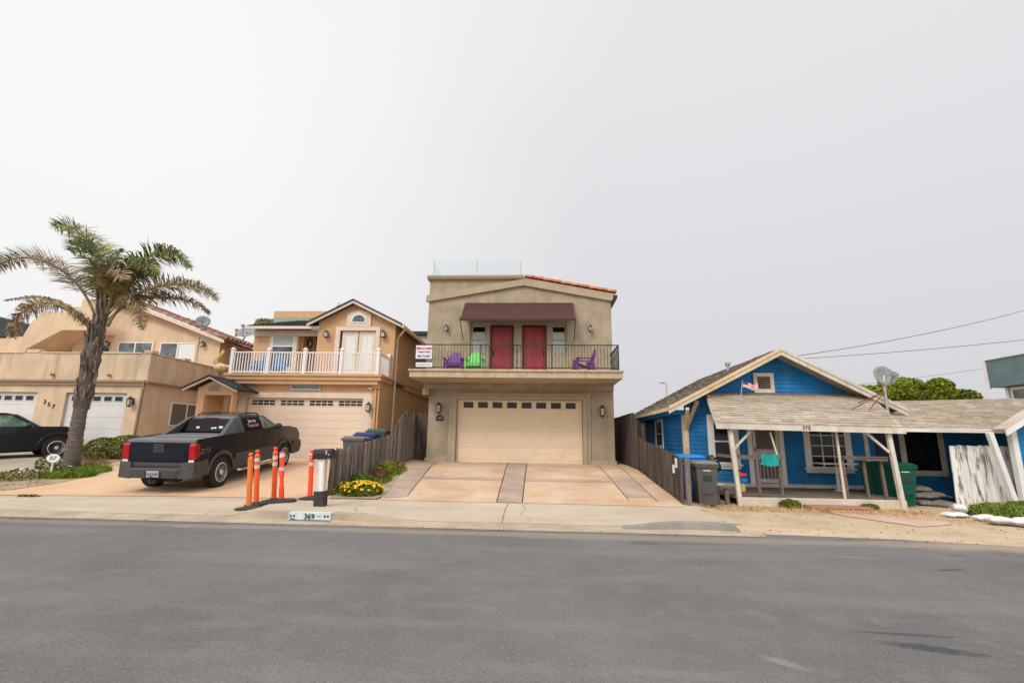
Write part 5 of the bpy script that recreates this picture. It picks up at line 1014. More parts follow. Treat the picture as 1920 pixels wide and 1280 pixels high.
# ================================================================= vegetation
def frond(mb_r, mb_l, pts, L0=.55, n=70, droop=.5, width=.013, t0=.22):
    P_ = [Vector(p) for p in pts]
    def cat(t):
        f = t * (len(P_) - 1); i = min(int(f), len(P_) - 2); u = f - i
        p0, p1, p2, p3 = P_[max(i - 1, 0)], P_[i], P_[i + 1], P_[min(i + 2, len(P_) - 1)]
        return .5 * ((2 * p1) + (p2 - p0) * u + (2 * p0 - 5 * p1 + 4 * p2 - p3) * u * u + (3 * p1 - p0 - 3 * p2 + p3) * u ** 3)
    C_ = [cat(i / 24) for i in range(25)]
    mb_r.tube(C_, [.04 * (1 - i / 26) + .006 for i in range(25)], 6)
    for k in range(n):
        t = t0 + (1 - t0) * k / n; p = cat(t); d = (cat(min(1, t + .02)) - cat(max(0, t - .02))).normalized()
        s_ = d.cross(Vector((0, 0, 1)))
        if s_.length < .1: s_ = Vector((0, 1, 0))
        s_.normalize(); u = s_.cross(d).normalized()
        Lk = L0 * (math.sin(math.pi * min(1, .12 + t * .86)) ** .6) * R(.8, 1.15)
        for sg in (-1, 1):
            for rep in range(2):
                dr = (s_ * sg * R(.5, 1) + d * R(.25, .6) + u * R(-.5, .9) ).normalized()
                a = p; b = p + dr * Lk * .5; c = b + (dr * .7 + Vector((.15, 0, -droop * R(.5, 1.5)))).normalized() * Lk * .5
                w = d * width * R(.7, 1.3); tt = R(.65, 1.55)
                tn = (tt * R(.9, 1.15), tt, tt * R(.8, 1.1))
                mb_l.add([a - w * .6, a + w * .6, b + w, b - w, c], [(0, 1, 2, 3), (3, 2, 4)], tn)
PX, PYY = -14.38, 14.4
T = thing('palm_tree', 'tall wind blown feather palm with shaggy grey trunk in front of the cream house', 'tree', (PX, PYY, .35))
mb = MB(); zs = frange(.25, 5.5, .09)
mb.tube([(PX + .02 * math.sin(z * 2) + (.12 * sm(4.6, 5.8, z)), PYY, z) for z in zs], [(.235 - .055 * sm(.2, 2.0, z) + .03 * sm(2.6, 4.0, z) - .09 * sm(4.3, 5.6, z)) * (1 + .035 * math.sin(z * 34)) + .03 * noise.noise(Vector((z * 3, 0, 0))) for z in zs], 16)
mb.build('trunk', 'bark', T, smooth=True)
mb = MB()                                     # old leaf bases
for k in range(190):
    z = R(2.3, 5.3); a = R(0, 2 * math.pi); r0 = .185 + .02 * sm(2.8, 4.0, z) - .08 * sm(4.3, 5.5, z); h = R(.22, .5); w = R(.04, .08); tt = R(.5, 1.5)
    d = Vector((math.cos(a), math.sin(a), 0)); s_ = Vector((-d.y, d.x, 0)); c = Vector((PX + .1 * sm(4.6, 5.8, z), PYY, z)); o_ = R(.02, .1)
    mb.hexa([c + d * (r0 - .03) - s_ * w, c + d * (r0 - .03) + s_ * w, c + d * (r0 + .02) + s_ * w * .8, c + d * (r0 + .02) - s_ * w * .8], [c + d * (r0 + o_ - .02) - s_ * w * .3 + Vector((0, 0, h)), c + d * (r0 + o_ - .02) + s_ * w * .3 + Vector((0, 0, h)), c + d * (r0 + o_) + s_ * w * .25 + Vector((0, 0, h)), c + d * (r0 + o_) - s_ * w * .25 + Vector((0, 0, h))], tt)
for k in range(26):
    z = R(4.7, 5.5); a = R(0, 2 * math.pi); d = Vector((math.cos(a), math.sin(a), 0)); c = Vector((PX + .06, PYY, z)); mb.tube([c + d * .1, c + d * .15 + Vector((0, 0, .45)), c + d * R(.18, .32) + Vector((0, 0, R(.7, 1.1)))], [.05, .035, .015], 5, tint=R(.5, 1.2))
mb.build('leaf_bases', 'boot', T)
CX = PX + .12
FR = [  # (x offset, z at the palm's depth), depth offset at the tip, dry, leaflet length, count, droop
    ([(.01, 5.19), (-.2, 6.2), (-.52, 7.05), (-.95, 7.7), (-1.55, 8.1), (-2.15, 7.8)], .5, 0, .55, 85, .5),
    ([(.05, 5.19), (-.09, 6.2), (-.4, 7.15), (-.85, 7.85), (-1.4, 8.3), (-1.9, 8.3)], -.4, 0, .5, 80, .45),
    ([(0, 5.3), (-.3, 6.4), (-.75, 7.1), (-1.35, 7.35)], .9, 0, .5, 50, .5),
    ([(-.17, 5.19), (-.61, 5.92), (-1.28, 6.62), (-2.22, 7.15), (-3.22, 7.25), (-3.94, 6.8)], -.3, 1, .45, 100, .25),
    ([(-.23, 4.92), (-.79, 5.34), (-1.83, 5.86), (-2.82, 6.05), (-3.95, 5.95)], .3, 1, .13, 60, .9),
    ([(-.29, 4.87), (-.99, 5.41), (-1.8, 5.7), (-2.32, 5.5), (-2.5, 4.97), (-2.35, 4.5)], -.5, 1, .32, 75, 1.0),
    ([(.12, 5.37), (.22, 6.28), (.58, 7.0), (1.19, 7.5), (1.82, 7.6), (2.49, 7.1)], .3, 0, .5, 95, .7),
    ([(.12, 5.37), (.35, 6.28), (.85, 6.85), (1.46, 7.0), (2.04, 6.6)], -.5, 0, .42, 65, .8),
    ([(.09, 5.37), (.13, 6.1), (.4, 6.55), (.87, 6.7), (1.3, 6.3)], -.8, 1, .45, 55, .9),
    ([(.19, 5.01), (.7, 5.73), (1.53, 6.19), (2.51, 6.35), (3.35, 6.2), (4.0, 5.8)], -.3, 1, .42, 100, .5),
    ([(.2, 5.19), (.75, 5.85), (1.63, 6.05), (2.56, 5.95), (3.15, 5.6)], .6, 1, .32, 60, .8),
    ([(.24, 4.98), (.6, 5.55), (1.05, 5.79), (1.48, 5.46), (1.77, 4.8)], -.4, 1, .33, 60, 1.0),
    ([(-.02, 5.9), (-.09, 6.84), (-.01, 7.4), (.15, 7.7)], .1, 0, .14, 22, .2),
    ([(-.17, 4.84), (-.48, 5.19), (-.84, 5.35)], -.3, 1, .25, 26, .8),
    ([(0, 5.3), (.25, 6.2), (.45, 6.9), (.8, 7.1)], .9, 0, .45, 40, .5)]
for pts, dy, dry, L0, n, dr in FR:
    k = len(pts) - 1; P3 = [(CX + x, PYY + dy * i / k, z) for i, (x, z) in enumerate(pts)]; a = MB(); b = MB(); frond(a, b, P3, L0 * 1.6, int(n * 1.3), dr, .017, .25 if dry else .16)
    s_ = a.build('frond_stem', 'rachis', T, smooth=True); b.build('frond_leaflets', 'frond_dry' if dry else 'frond', s_)

def plant(name, label, cat, loc, r, n, size, mt, tints=(.5, 1.5), fill=.3, flower=None, extra=None, group=None):
    t = thing(name, label, cat, loc, group=group); mb = MB(); leaves(mb, (loc[0], loc[1], loc[2] + r[2] * .55), r, n, size, tints, fill=fill, shape=lambda p: p.z > gz(p.x, p.y) - .02); mb.build('foliage', mt, t)
    mb = MB()
    for i in range(9): a = R(0, 6.28); mb.tube([loc, (loc[0] + math.cos(a) * r[0] * .6, loc[1] + math.sin(a) * r[1] * .6, loc[2] + r[2] * R(.6, 1.1))], [.015, .005], 4)
    mb.build('stems', 'twig', t)
    if flower:
        fm, fn, fs = flower; mb = MB()
        for i in range(fn):
            th = R(0, 6.28); q = R(0, 1) ** .5; zz = math.sqrt(max(0, 1 - q * q)); p = Vector((loc[0] + math.cos(th) * q * r[0] * 1.03, loc[1] + math.sin(th) * q * r[1] * 1.03, loc[2] + r[2] * .55 + zz * r[2] * 1.02 * (1 if R(0, 1) < .85 else .2)))
            nrm = Vector((math.cos(th) * q * .6, math.sin(th) * q * .6 - .35, 1)).normalized(); a = nrm.orthogonal().normalized(); b = nrm.cross(a)
            pts = []
            for j in range(12): rr = fs * (1 if j % 2 else .6) * R(.9, 1.1); an = j * math.pi / 6; pts.append(p + (a * math.cos(an) + b * math.sin(an)) * rr)
            mb.add([p + nrm * .006] + pts, [(0, 1 + j, 1 + (j + 1) % 12) for j in range(12)], R(.85, 1.15)); mb.ball(p + nrm * .008, fs * .22, 5, 3, tint=.75)
            if fn < 40: mb.build('flower', fm, t); mb = MB()
        if fn >= 40: tag_stuff = mb.build('flowers', fm, t); tag_stuff['kind'] = 'stuff'
    return t
def blades(mb, c, r, n, h, w=.008, tints=(.6, 1.4), bend=.5):
    for i in range(n):
        a = R(0, 6.28); q = R(0, 1) ** .5; x, y = c[0] + math.cos(a) * q * r[0], c[1] + math.sin(a) * q * r[1]; z = gz(x, y) + .02; b = R(0, 6.28); hh = h * R(.5, 1.2); d = Vector((math.cos(b), math.sin(b), 0)); p = Vector((x, y, z)); s_ = Vector((-d.y, d.x, 0)) * w; tt = R(*tints)
        m_ = p + d * hh * bend * .3 + Vector((0, 0, hh * .6)); e = p + d * hh * bend + Vector((0, 0, hh)); mb.add([p - s_, p + s_, m_ + s_ * .7, m_ - s_ * .7, e], [(0, 1, 2, 3), (3, 2, 4)], (tt * R(.9, 1.2), tt, tt * .9))
    return mb
t = thing('hedge', 'low rounded green hedge between the palm and the dark pickup', 'hedge', (-15.1, 16.8, .66)); mb = MB()
for c, r, n in (((-15.5, 16.7, 1.0), (.65, .55, .45), 2600), ((-14.85, 16.9, 1.08), (.75, .55, .46), 3000), ((-14.3, 17.1, 1.1), (.6, .5, .42), 2200), ((-15.9, 16.6, .85), (.35, .4, .3), 700)): leaves(mb, c, r, n, .042, (.45, 1.5), fill=.6, shape=lambda p: p.z > gz(p.x, p.y))
mb.build('foliage', 'hedge', t); mb = MB()
for i in range(20): x = R(-15.9, -14.0); mb.tube([(x, 16.85, .6), (x + R(-.2, .2), 16.85 + R(-.2, .2), 1.1)], [.02, .008], 4)
mb.build('stems', 'twig', t)
mb = MB(); blades(mb, (-13.55, 13.55), (.75, .5), 2600, .17, .009, bend=.6); blades(mb, (-13.4, 14.2), (.4, .5), 900, .16, .009); blades(mb, (-14.0, 14.5), (.35, .4), 600, .15, .009)
tag(mb.build('grass', 'grass'), None or 'bright green grass tuft around the foot of the palm', 'grass', kind='stuff')
mb = MB(); blades(mb, (-15.1, 12.9), (1.1, .9), 900, .1, .006, bend=1.2); blades(mb, (-14.8, 15.2), (.8, .7), 900, .16, .006, bend=1); blades(mb, (-16.4, 13.2), (1.0, .8), 700, .09, .006, bend=1.3); blades(mb, (-16.8, 11.9), (.8, .5), 300, .08, .006, bend=1.3)
tag(mb.build('dry_grass', 'dry_grass'), 'dry brown grass and litter in the sandy bed by the oval sign', 'grass', kind='stuff')
plant('daisy_bush', 'low bush with white daisies left of the oval sign', 'bush', (-14.35, 13.0, .28), (.5, .4, .2), 700, .035, 'daisy_leaf', flower=('petal', 26, .03))
plant('daisy_bush', 'few white daisies growing at the foot of the palm', 'bush', (-14.0, 13.9, .38), (.28, .25, .16), 260, .03, 'daisy_leaf', flower=('petal', 7, .03))
plant('shrub', 'dark green shrub behind the oval sign', 'bush', (-15.1, 14.6, .46), (.5, .4, .3), 900, .04, 'daisy_leaf', tints=(.3, .9))
plant('shrub', 'twiggy brown shrub between the black pickup and the palm', 'bush', (-14.95, 15.6, .56), (.5, .4, .3), 420, .03, 'dry_grass', tints=(.3, .9))
plant('weed', 'small green weed in the crack at the left of the sidewalk', 'weed', (-11.75, 10.9, .12), (.3, .06, .03), 120, .03, 'daisy_leaf')
plant('flower_bush', 'rounded bush covered in bright yellow daisies beside the sidewalk', 'bush', (-4.33, 11.95, .2), (.52, .4, .22), 3200, .028, 'daisy_leaf', flower=('yellow', 150, .034))
plant('flower_bush', 'small straggling bush with a few yellow flowers against the grey fence post', 'bush', (-4.85, 12.15, .22), (.24, .3, .17), 700, .03, 'daisy_leaf', flower=('yellow', 14, .028))
plant('shrub', 'spiky green shrub behind the yellow daisies against the grey fence', 'bush', (-4.75, 13.0, .3), (.33, .45, .22), 1100, .045, 'grass', tints=(.5, 1.2))
plant('shrub', 'reddish brown shrub in the middle of the strip by the grey fence', 'bush', (-4.55, 13.9, .38), (.25, .35, .2), 700, .035, 'red_leaf')
plant('shrub', 'yellow green shrub with reddish tips at the far end of the strip', 'bush', (-4.68, 15.0, .47), (.36, .6, .27), 1600, .035, 'hedge', tints=(.6, 1.7))
plant('shrub', 'dry reddish plant at the top of the strip by the tall fence', 'bush', (-4.6, 16.0, .58), (.2, .3, .18), 450, .03, 'red_leaf', tints=(.6, 1.8))
mb = MB(); blades(mb, (-4.5, 12.2), (.6, .6), 700, .12); blades(mb, (-4.5, 13.6), (.35, .8), 800, .14); blades(mb, (-4.5, 15.2), (.3, .9), 700, .12); tag(mb.build('grass', 'grass'), 'green grass filling the strip beside the grey board fence', 'grass', kind='stuff')
plant('shrub', 'small green shrub beside the pink porch step of the blue cottage', 'bush', (5.95, 12.32, .09), (.26, .15, .13), 900, .028, 'hedge', tints=(.5, 1.4))
plant('weed', 'small weed at the foot of the pale porch wall right of the step', 'weed', (7.75, 12.3, .09), (.22, .12, .09), 380, .028, 'hedge', tints=(.4, 1.2))
mb = MB(); blades(mb, (5.2, 11.9), (1.6, .4), 1000, .045, .006, bend=1.5); blades(mb, (7.4, 11.9), (1.5, .4), 1100, .045, .006, bend=1.5); blades(mb, (8.5, 11.4), (.8, .7), 500, .04, .006, bend=1.5); tag(mb.build('dry_grass', mat('straw', (.5, .34, .14), .9, .3, 4)), 'straw coloured dry grass on the sand before the cottage porch', 'grass', kind='stuff')
t = thing('ice_plant', 'green ice plant patch with pink flowers in front of the peeling white fence', 'plant', (10.3, 11.4, .08)); mb = MB()
for c, r, n in (((10.2, 11.75, .18), (.65, .45, .18), 2500), ((11.2, 11.9, .2), (.9, .6, .2), 3200), ((10.6, 11.2, .14), (.75, .35, .15), 2200), ((11.6, 11.2, .15), (.9, .5, .18), 2200)): leaves(mb, c, r, n, .035, (.5, 1.5), fill=.5, shape=lambda p: p.z > gz(p.x, p.y) - .02)
blades(mb, (10.7, 11.6), (1.2, .7), 900, .28, .007, bend=.4); mb.build('foliage', 'iceplant', t)
for i in range(16): p = (R(9.8, 10.9), R(11.1, 11.9), R(.24, .38)); mb = MB(); mb.lathe([(.005, p[2]), (.04, p[2] + .015)], (p[0], p[1], 0), n=8); mb.build('flower', 'pinkpetal', t)
# tree behind the wing
t = thing('tree', 'broad bright green tree behind the grey wing roof of the blue cottage', 'tree', (20, 27, .1)); mb = MB()
CL = []
for i in range(38):
    x = R(16.6, 23.2); u = (x - 20) / 3.4; top = 5.15 - .6 * u * u + (.22 if x > 18.4 and x < 19.6 else 0); rr = R(.45, .8); CL.append(((x, R(26, 28.5), top - rr * R(.7, 2.2)), (rr * 1.15, rr, rr * .8)))
CL += [((18.9, 26.5, 4.25), (.75, .6, .5)), ((20.9, 26.5, 4.35), (1.0, .7, .55)), ((19.9, 26.5, 4.0), (.7, .6, .5)), ((22.3, 26.6, 4.1), (.8, .6, .5)), ((17.6, 26.5, 3.8), (.8, .6, .5))]
for c, r in CL:
    q_ = R(.6, 1.25); leaves(mb, c, (r[0] * .95, r[1] * .9, r[2] * .9), 620, .10, (.45 * q_, 1.4 * q_), fill=.35)
mb.build('crown', 'leaf', t); mb = MB()
for i in range(6): x = 18 + i * .9; mb.tube([(20 + (i - 3) * .1, 27, 0), (20 + (x - 20) * .5, 27.2, 1.8), (x, 27, 3.6)], [.18, .1, .04], 7)
mb.build('trunk', 'twig', t)
def far_palm(label, x, y, z, s):
    t = thing('palm_tree', label, 'tree', (x, y, .5), group='palms far behind the houses'); mb = MB(); mb.tube([(x, y, .5), (x, y, z)], [.25, .18], 8); mb.build('trunk', 'bark', t)
    a = MB(); b = MB()
    for k in range(16):
        an = k / 16 * 6.28; d = Vector((math.cos(an), math.sin(an), 0)); P_ = [Vector((x, y, z)), Vector((x, y, z)) + d * s * .5 + Vector((0, 0, s * .45)), Vector((x, y, z)) + d * s * 1.0 + Vector((0, 0, s * (.4 if k % 2 else .1))), Vector((x, y, z)) + d * s * 1.3 - Vector((0, 0, s * .25))]; frond(a, b, P_, s * .35, 26, .5, .03, .15)
    cr = a.build('crown', 'rachis', t); b.build('leaflets', 'frond', cr)
far_palm('palm top showing far behind the roof of the peach house', -24.1, 40, 11.2, .85)
far_palm('palm top showing far off left of the large porch satellite dish', 26.3, 40, 5.6, 1.2)

# ================================================================= pickups
def inset_loft(mb, prof, W_, tuck=.05, tint=None):
    """side profile (x,z) pushed across the width with softened flanks"""
    n = len(prof); cx = sum(p[0] for p in prof) / n; cz = sum(p[1] for p in prof) / n
    lay = []
    LY = [(-W_, 1), (-W_ + tuck * .12, .55), (-W_ + tuck * .4, .2), (-W_ + tuck, 0), (W_ - tuck, 0), (W_ - tuck * .4, .2), (W_ - tuck * .12, .55), (W_, 1)]
    for w, k in LY:
        L_ = []
        for i, (x, z) in enumerate(prof):
            a, b = Vector(prof[i - 1]), Vector(prof[(i + 1) % n]); d = (b - a).normalized(); nn = Vector((-d.y, d.x)); L_.append((x + nn.x * k * tuck * .6, w, z + nn.y * k * tuck * .6))
        lay += L_
    fs = [(l * n + i, l * n + (i + 1) % n, (l + 1) * n + (i + 1) % n, (l + 1) * n + i) for l in range(7) for i in range(n)] + [tuple(range(n))[::-1], tuple(range(7 * n, 8 * n))]
    mb.add(lay, fs, tint)
def arch(cx, cz, r, x_in, x_out, n=9):   # points of a wheel arch from front to back along the sill
    return [(cx + r * math.cos(a), cz + r * math.sin(a)) for a in [math.pi * i / n for i in range(n + 1)]]
def wheel(parent, x, y, r, w, side, spokes=6, dust=1):
    cx = Vector((x, y, r)); mb = MB(); mb.lathe([(r * .62, -w / 2), (r * .92, -w / 2), (r, -w / 2 + .03), (r, w / 2 - .03), (r * .92, w / 2), (r * .62, w / 2)], cx, axis='y', n=32); wl = mb.build('wheel', 'rubber', parent, local=True, smooth=False)
    mb = MB(); o = side * w * .5; mb.lathe([(r * .63, o), (r * .58, o + side * .012), (r * .54, o - side * .03), (r * .54, o - side * .1)], cx, axis='y', n=28)
    for k in range(spokes):
        a = 2 * math.pi * k / spokes + .2; ca, sa = math.cos(a), math.sin(a); t_ = Vector((-sa, 0, ca)); d = Vector((ca, 0, sa)); p = cx + Vector((0, o - side * .012, 0))
        mb.hexa([p + d * r * .1 - t_ * r * .09 - Vector((0, side * .03, 0)), p + d * r * .1 + t_ * r * .09 - Vector((0, side * .03, 0)), p + d * r * .57 + t_ * r * .13 - Vector((0, side * .03, 0)), p + d * r * .57 - t_ * r * .2 - Vector((0, side * .03, 0))], [p + d * r * .1 - t_ * r * .08, p + d * r * .1 + t_ * r * .08, p + d * r * .58 + t_ * r * .15, p + d * r * .58 - t_ * r * .15])
    mb.lathe([(r * .17, o + side * .0), (r * .14, o + side * .02), (.01, o + side * .022)], cx, axis='y', n=14); mb.build('rim', 'alloy', wl, local=True)
    mb = MB(); mb.lathe([(r * .55, o - side * .06), (.01, o - side * .061)], cx, axis='y', n=20); mb.build('brake_disc', 'black_plastic', wl, local=True)
    return wl
def pickup_avalanche():
    dy = -.035
    T = thing('pickup_truck', 'dark navy and brown pickup with grey plastic cladding parked on the peach driveway', 'pickup truck', (-9.3, 12.62, .235), (0, -math.atan(.33 / 3.2), rad(91.5)), None)
    W_ = .98; R_ = .395; AR = .50
    def A(cx): return [(cx + AR * math.cos(math.pi * (1 - i / 10)), R_ + AR * math.sin(math.pi * (1 - i / 10))) for i in range(11)][::-1]
    ah, ar = A(3.3), A(0)
    # painted body: rear quarter, doors, front wings and bonnet
    prof = [(-1.16, .72), (-1.18, 1.16), (-1.14, 1.27), (-.2, 1.285), (.6, 1.30), (3.0, 1.32), (3.6, 1.27), (4.1, 1.17), (4.28, 1.0), (4.3, .72)]
    prof += [(3.3 + AR, .72)] + [p for p in ah if p[1] > .72] + [(3.3 - AR, .72)] + [(AR, .72)] + [p for p in ar if p[1] > .72] + [(-AR, .72)]
    mb = MB(); inset_loft(mb, prof, W_, .13); mb.build('body', 'car_brown', T, local=True, bevel=.012)
    # lower cladding
    prof = [(-.95, .46), (-1.2, .6), (-1.2, .78), (-.62, .80)] + [(.0 + (AR + .06) * math.cos(math.pi * (1 - i / 8)), R_ + (AR + .06) * math.sin(math.pi * (1 - i / 8))) for i in range(1, 8)] + [(.62, .80), (2.7, .80)] + [(3.3 + (AR + .06) * math.cos(math.pi * (1 - i / 8)), R_ + (AR + .06) * math.sin(math.pi * (1 - i / 8))) for i in range(1, 8)] + [(3.9, .8), (4.36, .8), (4.42, .62), (4.3, .42), (3.3 + AR, .4)] + [p for p in A(3.3) if p[1] > .41] + [(3.3 - AR, .42), (AR, .42)] + [p for p in A(0) if p[1] > .41] + [(-AR, .44)]
    mb = MB(); inset_loft(mb, prof, W_ + .035, .03); mb.build('cladding', 'cladding', T, local=True)
    # tailgate in dark navy with handle
    mb = MB(); mb.box(-1.215, -1.17, -.78, .78, .76, 1.25); mb.box(-1.225, -1.216, -.7, .7, .82, 1.12, 1.15); tg = mb.build('tailgate', 'car_navy', T, local=True, bevel=.015)
    mb = MB(); mb.box(-1.245, -1.216, -.15, .15, 1.0, 1.22); mb.build('handle', 'cladding_dark', tg, local=True, bevel=.015); mb = MB(); mb.box(-1.25, -1.246, -.07, .07, 1.1, 1.16); mb.build('handle_recess', 'ink', tg, local=True)
    text('CHEVROLET', .12, (-1.229, 0, .88), 'car_brown', tg, rot=(math.pi / 2, 0, -math.pi / 2), depth=.003, sx=1.45, local=True, name='embossed_lettering')
    for s_ in (-1, 1):
        mb = MB(); mb.prism_y([(-1.225, .86), (-1.235, 1.2), (-1.17, 1.24), (-1.0, 1.2), (-1.0, .9), (-1.17, .84)], min(s_ * .80, s_ * .99), max(s_ * .80, s_ * .99)); l_ = mb.build('tail_light', 'red_lamp', T, local=True, bevel=.02)
        mb = MB(); mb.box(-1.238, -1.2, min(s_ * .81, s_ * .96), max(s_ * .81, s_ * .96), .775, .84); mb.build('reversing_light', 'paper', l_, local=True, bevel=.01)
    # bumper
    mb = MB(); mb.hexa([(-1.40, -.55, .42), (-1.40, .55, .42), (-1.1, 1.0, .42), (-1.1, -1.0, .42)], [(-1.42, -.6, .62), (-1.42, .6, .62), (-1.1, 1.03, .62), (-1.1, -1.03, .62)])
    mb.hexa([(-1.42, -.6, .62), (-1.42, .6, .62), (-1.1, 1.03, .62), (-1.1, -1.03, .62)], [(-1.34, -.62, .66), (-1.34, .62, .66), (-1.12, 1.0, .66), (-1.12, -1.0, .66)]); mb.box(-1.26, -1.12, -.66, .66, .68, .77); mb.box(-1.30, -1.12, -.95, .95, .655, .685, .25); mb.box(-1.425, -1.3, -.22, .22, .43, .61, .45)
    for s_ in (-1, 1): mb.hexa([(-1.38, s_ * .62, .4), (-1.3, s_ * 1.0, .42), (-.75, s_ * 1.03, .42), (-.75, s_ * .7, .42)], [(-1.32, s_ * .66, .78), (-1.26, s_ * 1.0, .80), (-.6, s_ * 1.03, .80), (-.6, s_ * .7, .80)])
    bp = mb.build('rear_bumper', 'cladding', T, local=True, bevel=.02)
    mb = MB(); mb.box(-1.432, -1.421, -.16, .16, .45, .6); pl = mb.build('licence_plate', 'plate', bp, local=True); text('6KTR208', .085, (-1.435, 0, .515), 'navy_ink', pl, rot=(math.pi / 2, 0, -math.pi / 2), depth=.001, sx=.8, local=True)
    mb = MB(); mb.box(-1.45, -1.1, -.09, .09, .3, .4); mb.tube([(-1.44, 0, .36), (-1.5, 0, .36), (-1.5, 0, .45)], .02, 6); mb.ball((-1.5, 0, .46), .03); mb.box(-1.0, -.7, -.4, .4, .28, .45); mb.box(-.6, 3.9, -.35, .35, .3, .5); mb.build('underbody', 'black_plastic', T, local=True)
    # bed cover
    mb = MB(); mb.hexa([(-1.15, -.93, 1.25), (.95, -.90, 1.27), (.95, .90, 1.27), (-1.15, .93, 1.25)], [(-1.13, -.9, 1.32), (.9, -.84, 1.35), (.9, .84, 1.35), (-1.13, .9, 1.32)])
    for x in (-.45, .25): mb.box(x - .01, x + .01, -.88, .88, 1.335, 1.348, .4)
    mb.build('bed_cover', 'cover', T, local=True, bevel=.012)
    # cabin
    prof = [(.62, 1.29), (.85, 1.80), (1.1, 1.86), (1.7, 1.885), (2.1, 1.86), (2.35, 1.80), (3.12, 1.31)]
    def cab(prof, wb, wt, mt, nm):
        mb = MB(); vs = []
        for s_ in (-1, 1):
            for x, z in prof: vs.append((x, s_ * (wb + (wt - wb) * (z - 1.29) / .58), z))
        n = len(prof); mb.add(vs, [(i, (i + 1) % n, n + (i + 1) % n, n + i) for i in range(n)] + [tuple(range(n))[::-1], tuple(range(n, 2 * n))]); return mb.build(nm, mt, T, local=True, bevel=.03)
    cb = cab(prof, .92, .70, 'car_brown', 'cabin')
    # buttress (sail panels)
    for s_ in (-1, 1):
        mb = MB(); f_ = lambda x, z, o=0: (x, s_ * (.92 + (.70 - .92) * (z - 1.29) / .58 + .012 + o), z)
        P_ = [(-.15, 1.30), (.12, 1.36), (.85, 1.835), (1.12, 1.86), (1.12, 1.30)]; mb.hexa([f_(x, z, -.12) for x, z in P_], [f_(x, z) for x, z in P_]); b_ = mb.build('sail_panel', 'sail', T, local=True, bevel=.015)
        mb = MB(); P_ = [(.62, 1.42), (.92, 1.66), (.95, 1.42)]; mb.hexa([f_(x, z, .001) for x, z in P_], [f_(x, z, .012) for x, z in P_]); mb.build('panel_recess', 'cladding', b_, local=True)
        for P_, mt in (([(1.2, 1.37), (1.2, 1.78), (2.0, 1.80), (2.02, 1.37)], 'tint_glass'), ([(2.1, 1.37), (2.08, 1.8), (2.25, 1.78), (2.85, 1.42), (2.86, 1.37)], 'green_glass')):
            mb = MB(); mb.hexa([f_(x, z, -.01) for x, z in P_], [f_(x, z, .006) for x, z in P_]); w = mb.build('side_window', mt, T, local=True)
            if s_ < 0 and mt == 'tint_glass':
                for body, sz, z, mt2 in (('Just say', .13, 1.68, 'paper'), ('Trust me!', .14, 1.53, 'pink')): text(body, sz, (1.6, s_ * (.92 + (.70 - .92) * (z - 1.29) / .58 + .03), z), mt2, w, rot=(math.pi / 2 - .33, 0, 0), depth=.001, local=True, name='window_writing')
        mb = MB(); mb.ball((2.72, s_ * 1.06, 1.42), (.08, .12, .1), 10, 7); mb.bar((2.75, s_ * .9, 1.36), (2.73, s_ * 1.02, 1.38), .05); mb.build('mirror', 'cladding_dark', T, local=True, smooth=True)
        for x in (1.35, 2.3): mb = MB(); mb.bar((x, s_ * 1.0, 1.12), (x + .2, s_ * 1.0, 1.12), .03); mb.build('door_handle', 'cladding_dark', T, local=True)
        for x in (1.14, 2.05, 2.98): mb = MB(); mb.box(x, x + .012, min(s_ * .978, s_ * .984), max(s_ * .978, s_ * .984), .8, 1.27); mb.build('door_gap', 'ink', T, local=True)
        mb = MB(); mb.tube([(.62, s_ * 1.06, .36), (.75, s_ * 1.1, .35), (2.55, s_ * 1.1, .35), (2.68, s_ * 1.06, .36)], .035, 8); mb.build('running_board', 'chrome', T, local=True, smooth=True)
        mb = MB(); mb.tube([(1.15, s_ * .64, 1.87), (1.25, s_ * .64, 1.93), (2.05, s_ * .64, 1.92), (2.2, s_ * .64, 1.84)], .022, 6); mb.build('roof_rail', 'black_plastic', T, local=True)
        for x in (0, 3.3): wheel(T, x, s_ * .86, R_, .26, s_, 6)
    mb = MB(); mb.hexa([(.74, -.72, 1.40), (.74, .72, 1.40), (.87, .6, 1.76), (.87, -.6, 1.76)], [(.60, -.74, 1.40), (.60, .74, 1.40), (.80, .62, 1.78), (.80, -.62, 1.78)]); rw = mb.build('rear_window', 'tint_glass', T, local=True)
    for y, z, s2 in ((.25, 1.5, .05), (-.2, 1.49, .035), (-.28, 1.5, .035), (-.45, 1.51, .06)): mb = MB(); mb.hexa([(.60 + (z - 1.4) * .5, y - s2, z - s2), (.60 + (z - 1.4) * .5, y + s2, z - s2), (.62 + (z - 1.4) * .5, y + s2, z + s2), (.62 + (z - 1.4) * .5, y - s2, z + s2)], [(.59 + (z - 1.4) * .5, y - s2, z - s2), (.59 + (z - 1.4) * .5, y + s2, z - s2), (.61 + (z - 1.4) * .5, y + s2, z + s2), (.61 + (z - 1.4) * .5, y - s2, z + s2)]); mb.build('sticker', 'paper', rw, local=True)
    mb = MB(); mb.box(.84, .88, -.22, .22, 1.80, 1.83); mb.build('brake_light', 'red_lamp', T, local=True)
    mb = MB(); mb.bar((1.4, -.64, 1.93), (1.4, .64, 1.93), .04, .02); mb.bar((2.0, -.64, 1.93), (2.0, .64, 1.93), .04, .02); mb.build('roof_rack_bar', 'black_plastic', T, local=True)
    mb = MB(); mb.hexa([(2.42, -.66, 1.80), (2.42, .66, 1.80), (3.06, .84, 1.36), (3.06, -.84, 1.36)], [(2.46, -.64, 1.815), (2.46, .64, 1.815), (3.1, .82, 1.37), (3.1, -.82, 1.37)]); mb.build('windscreen', 'tint_glass', T, local=True)
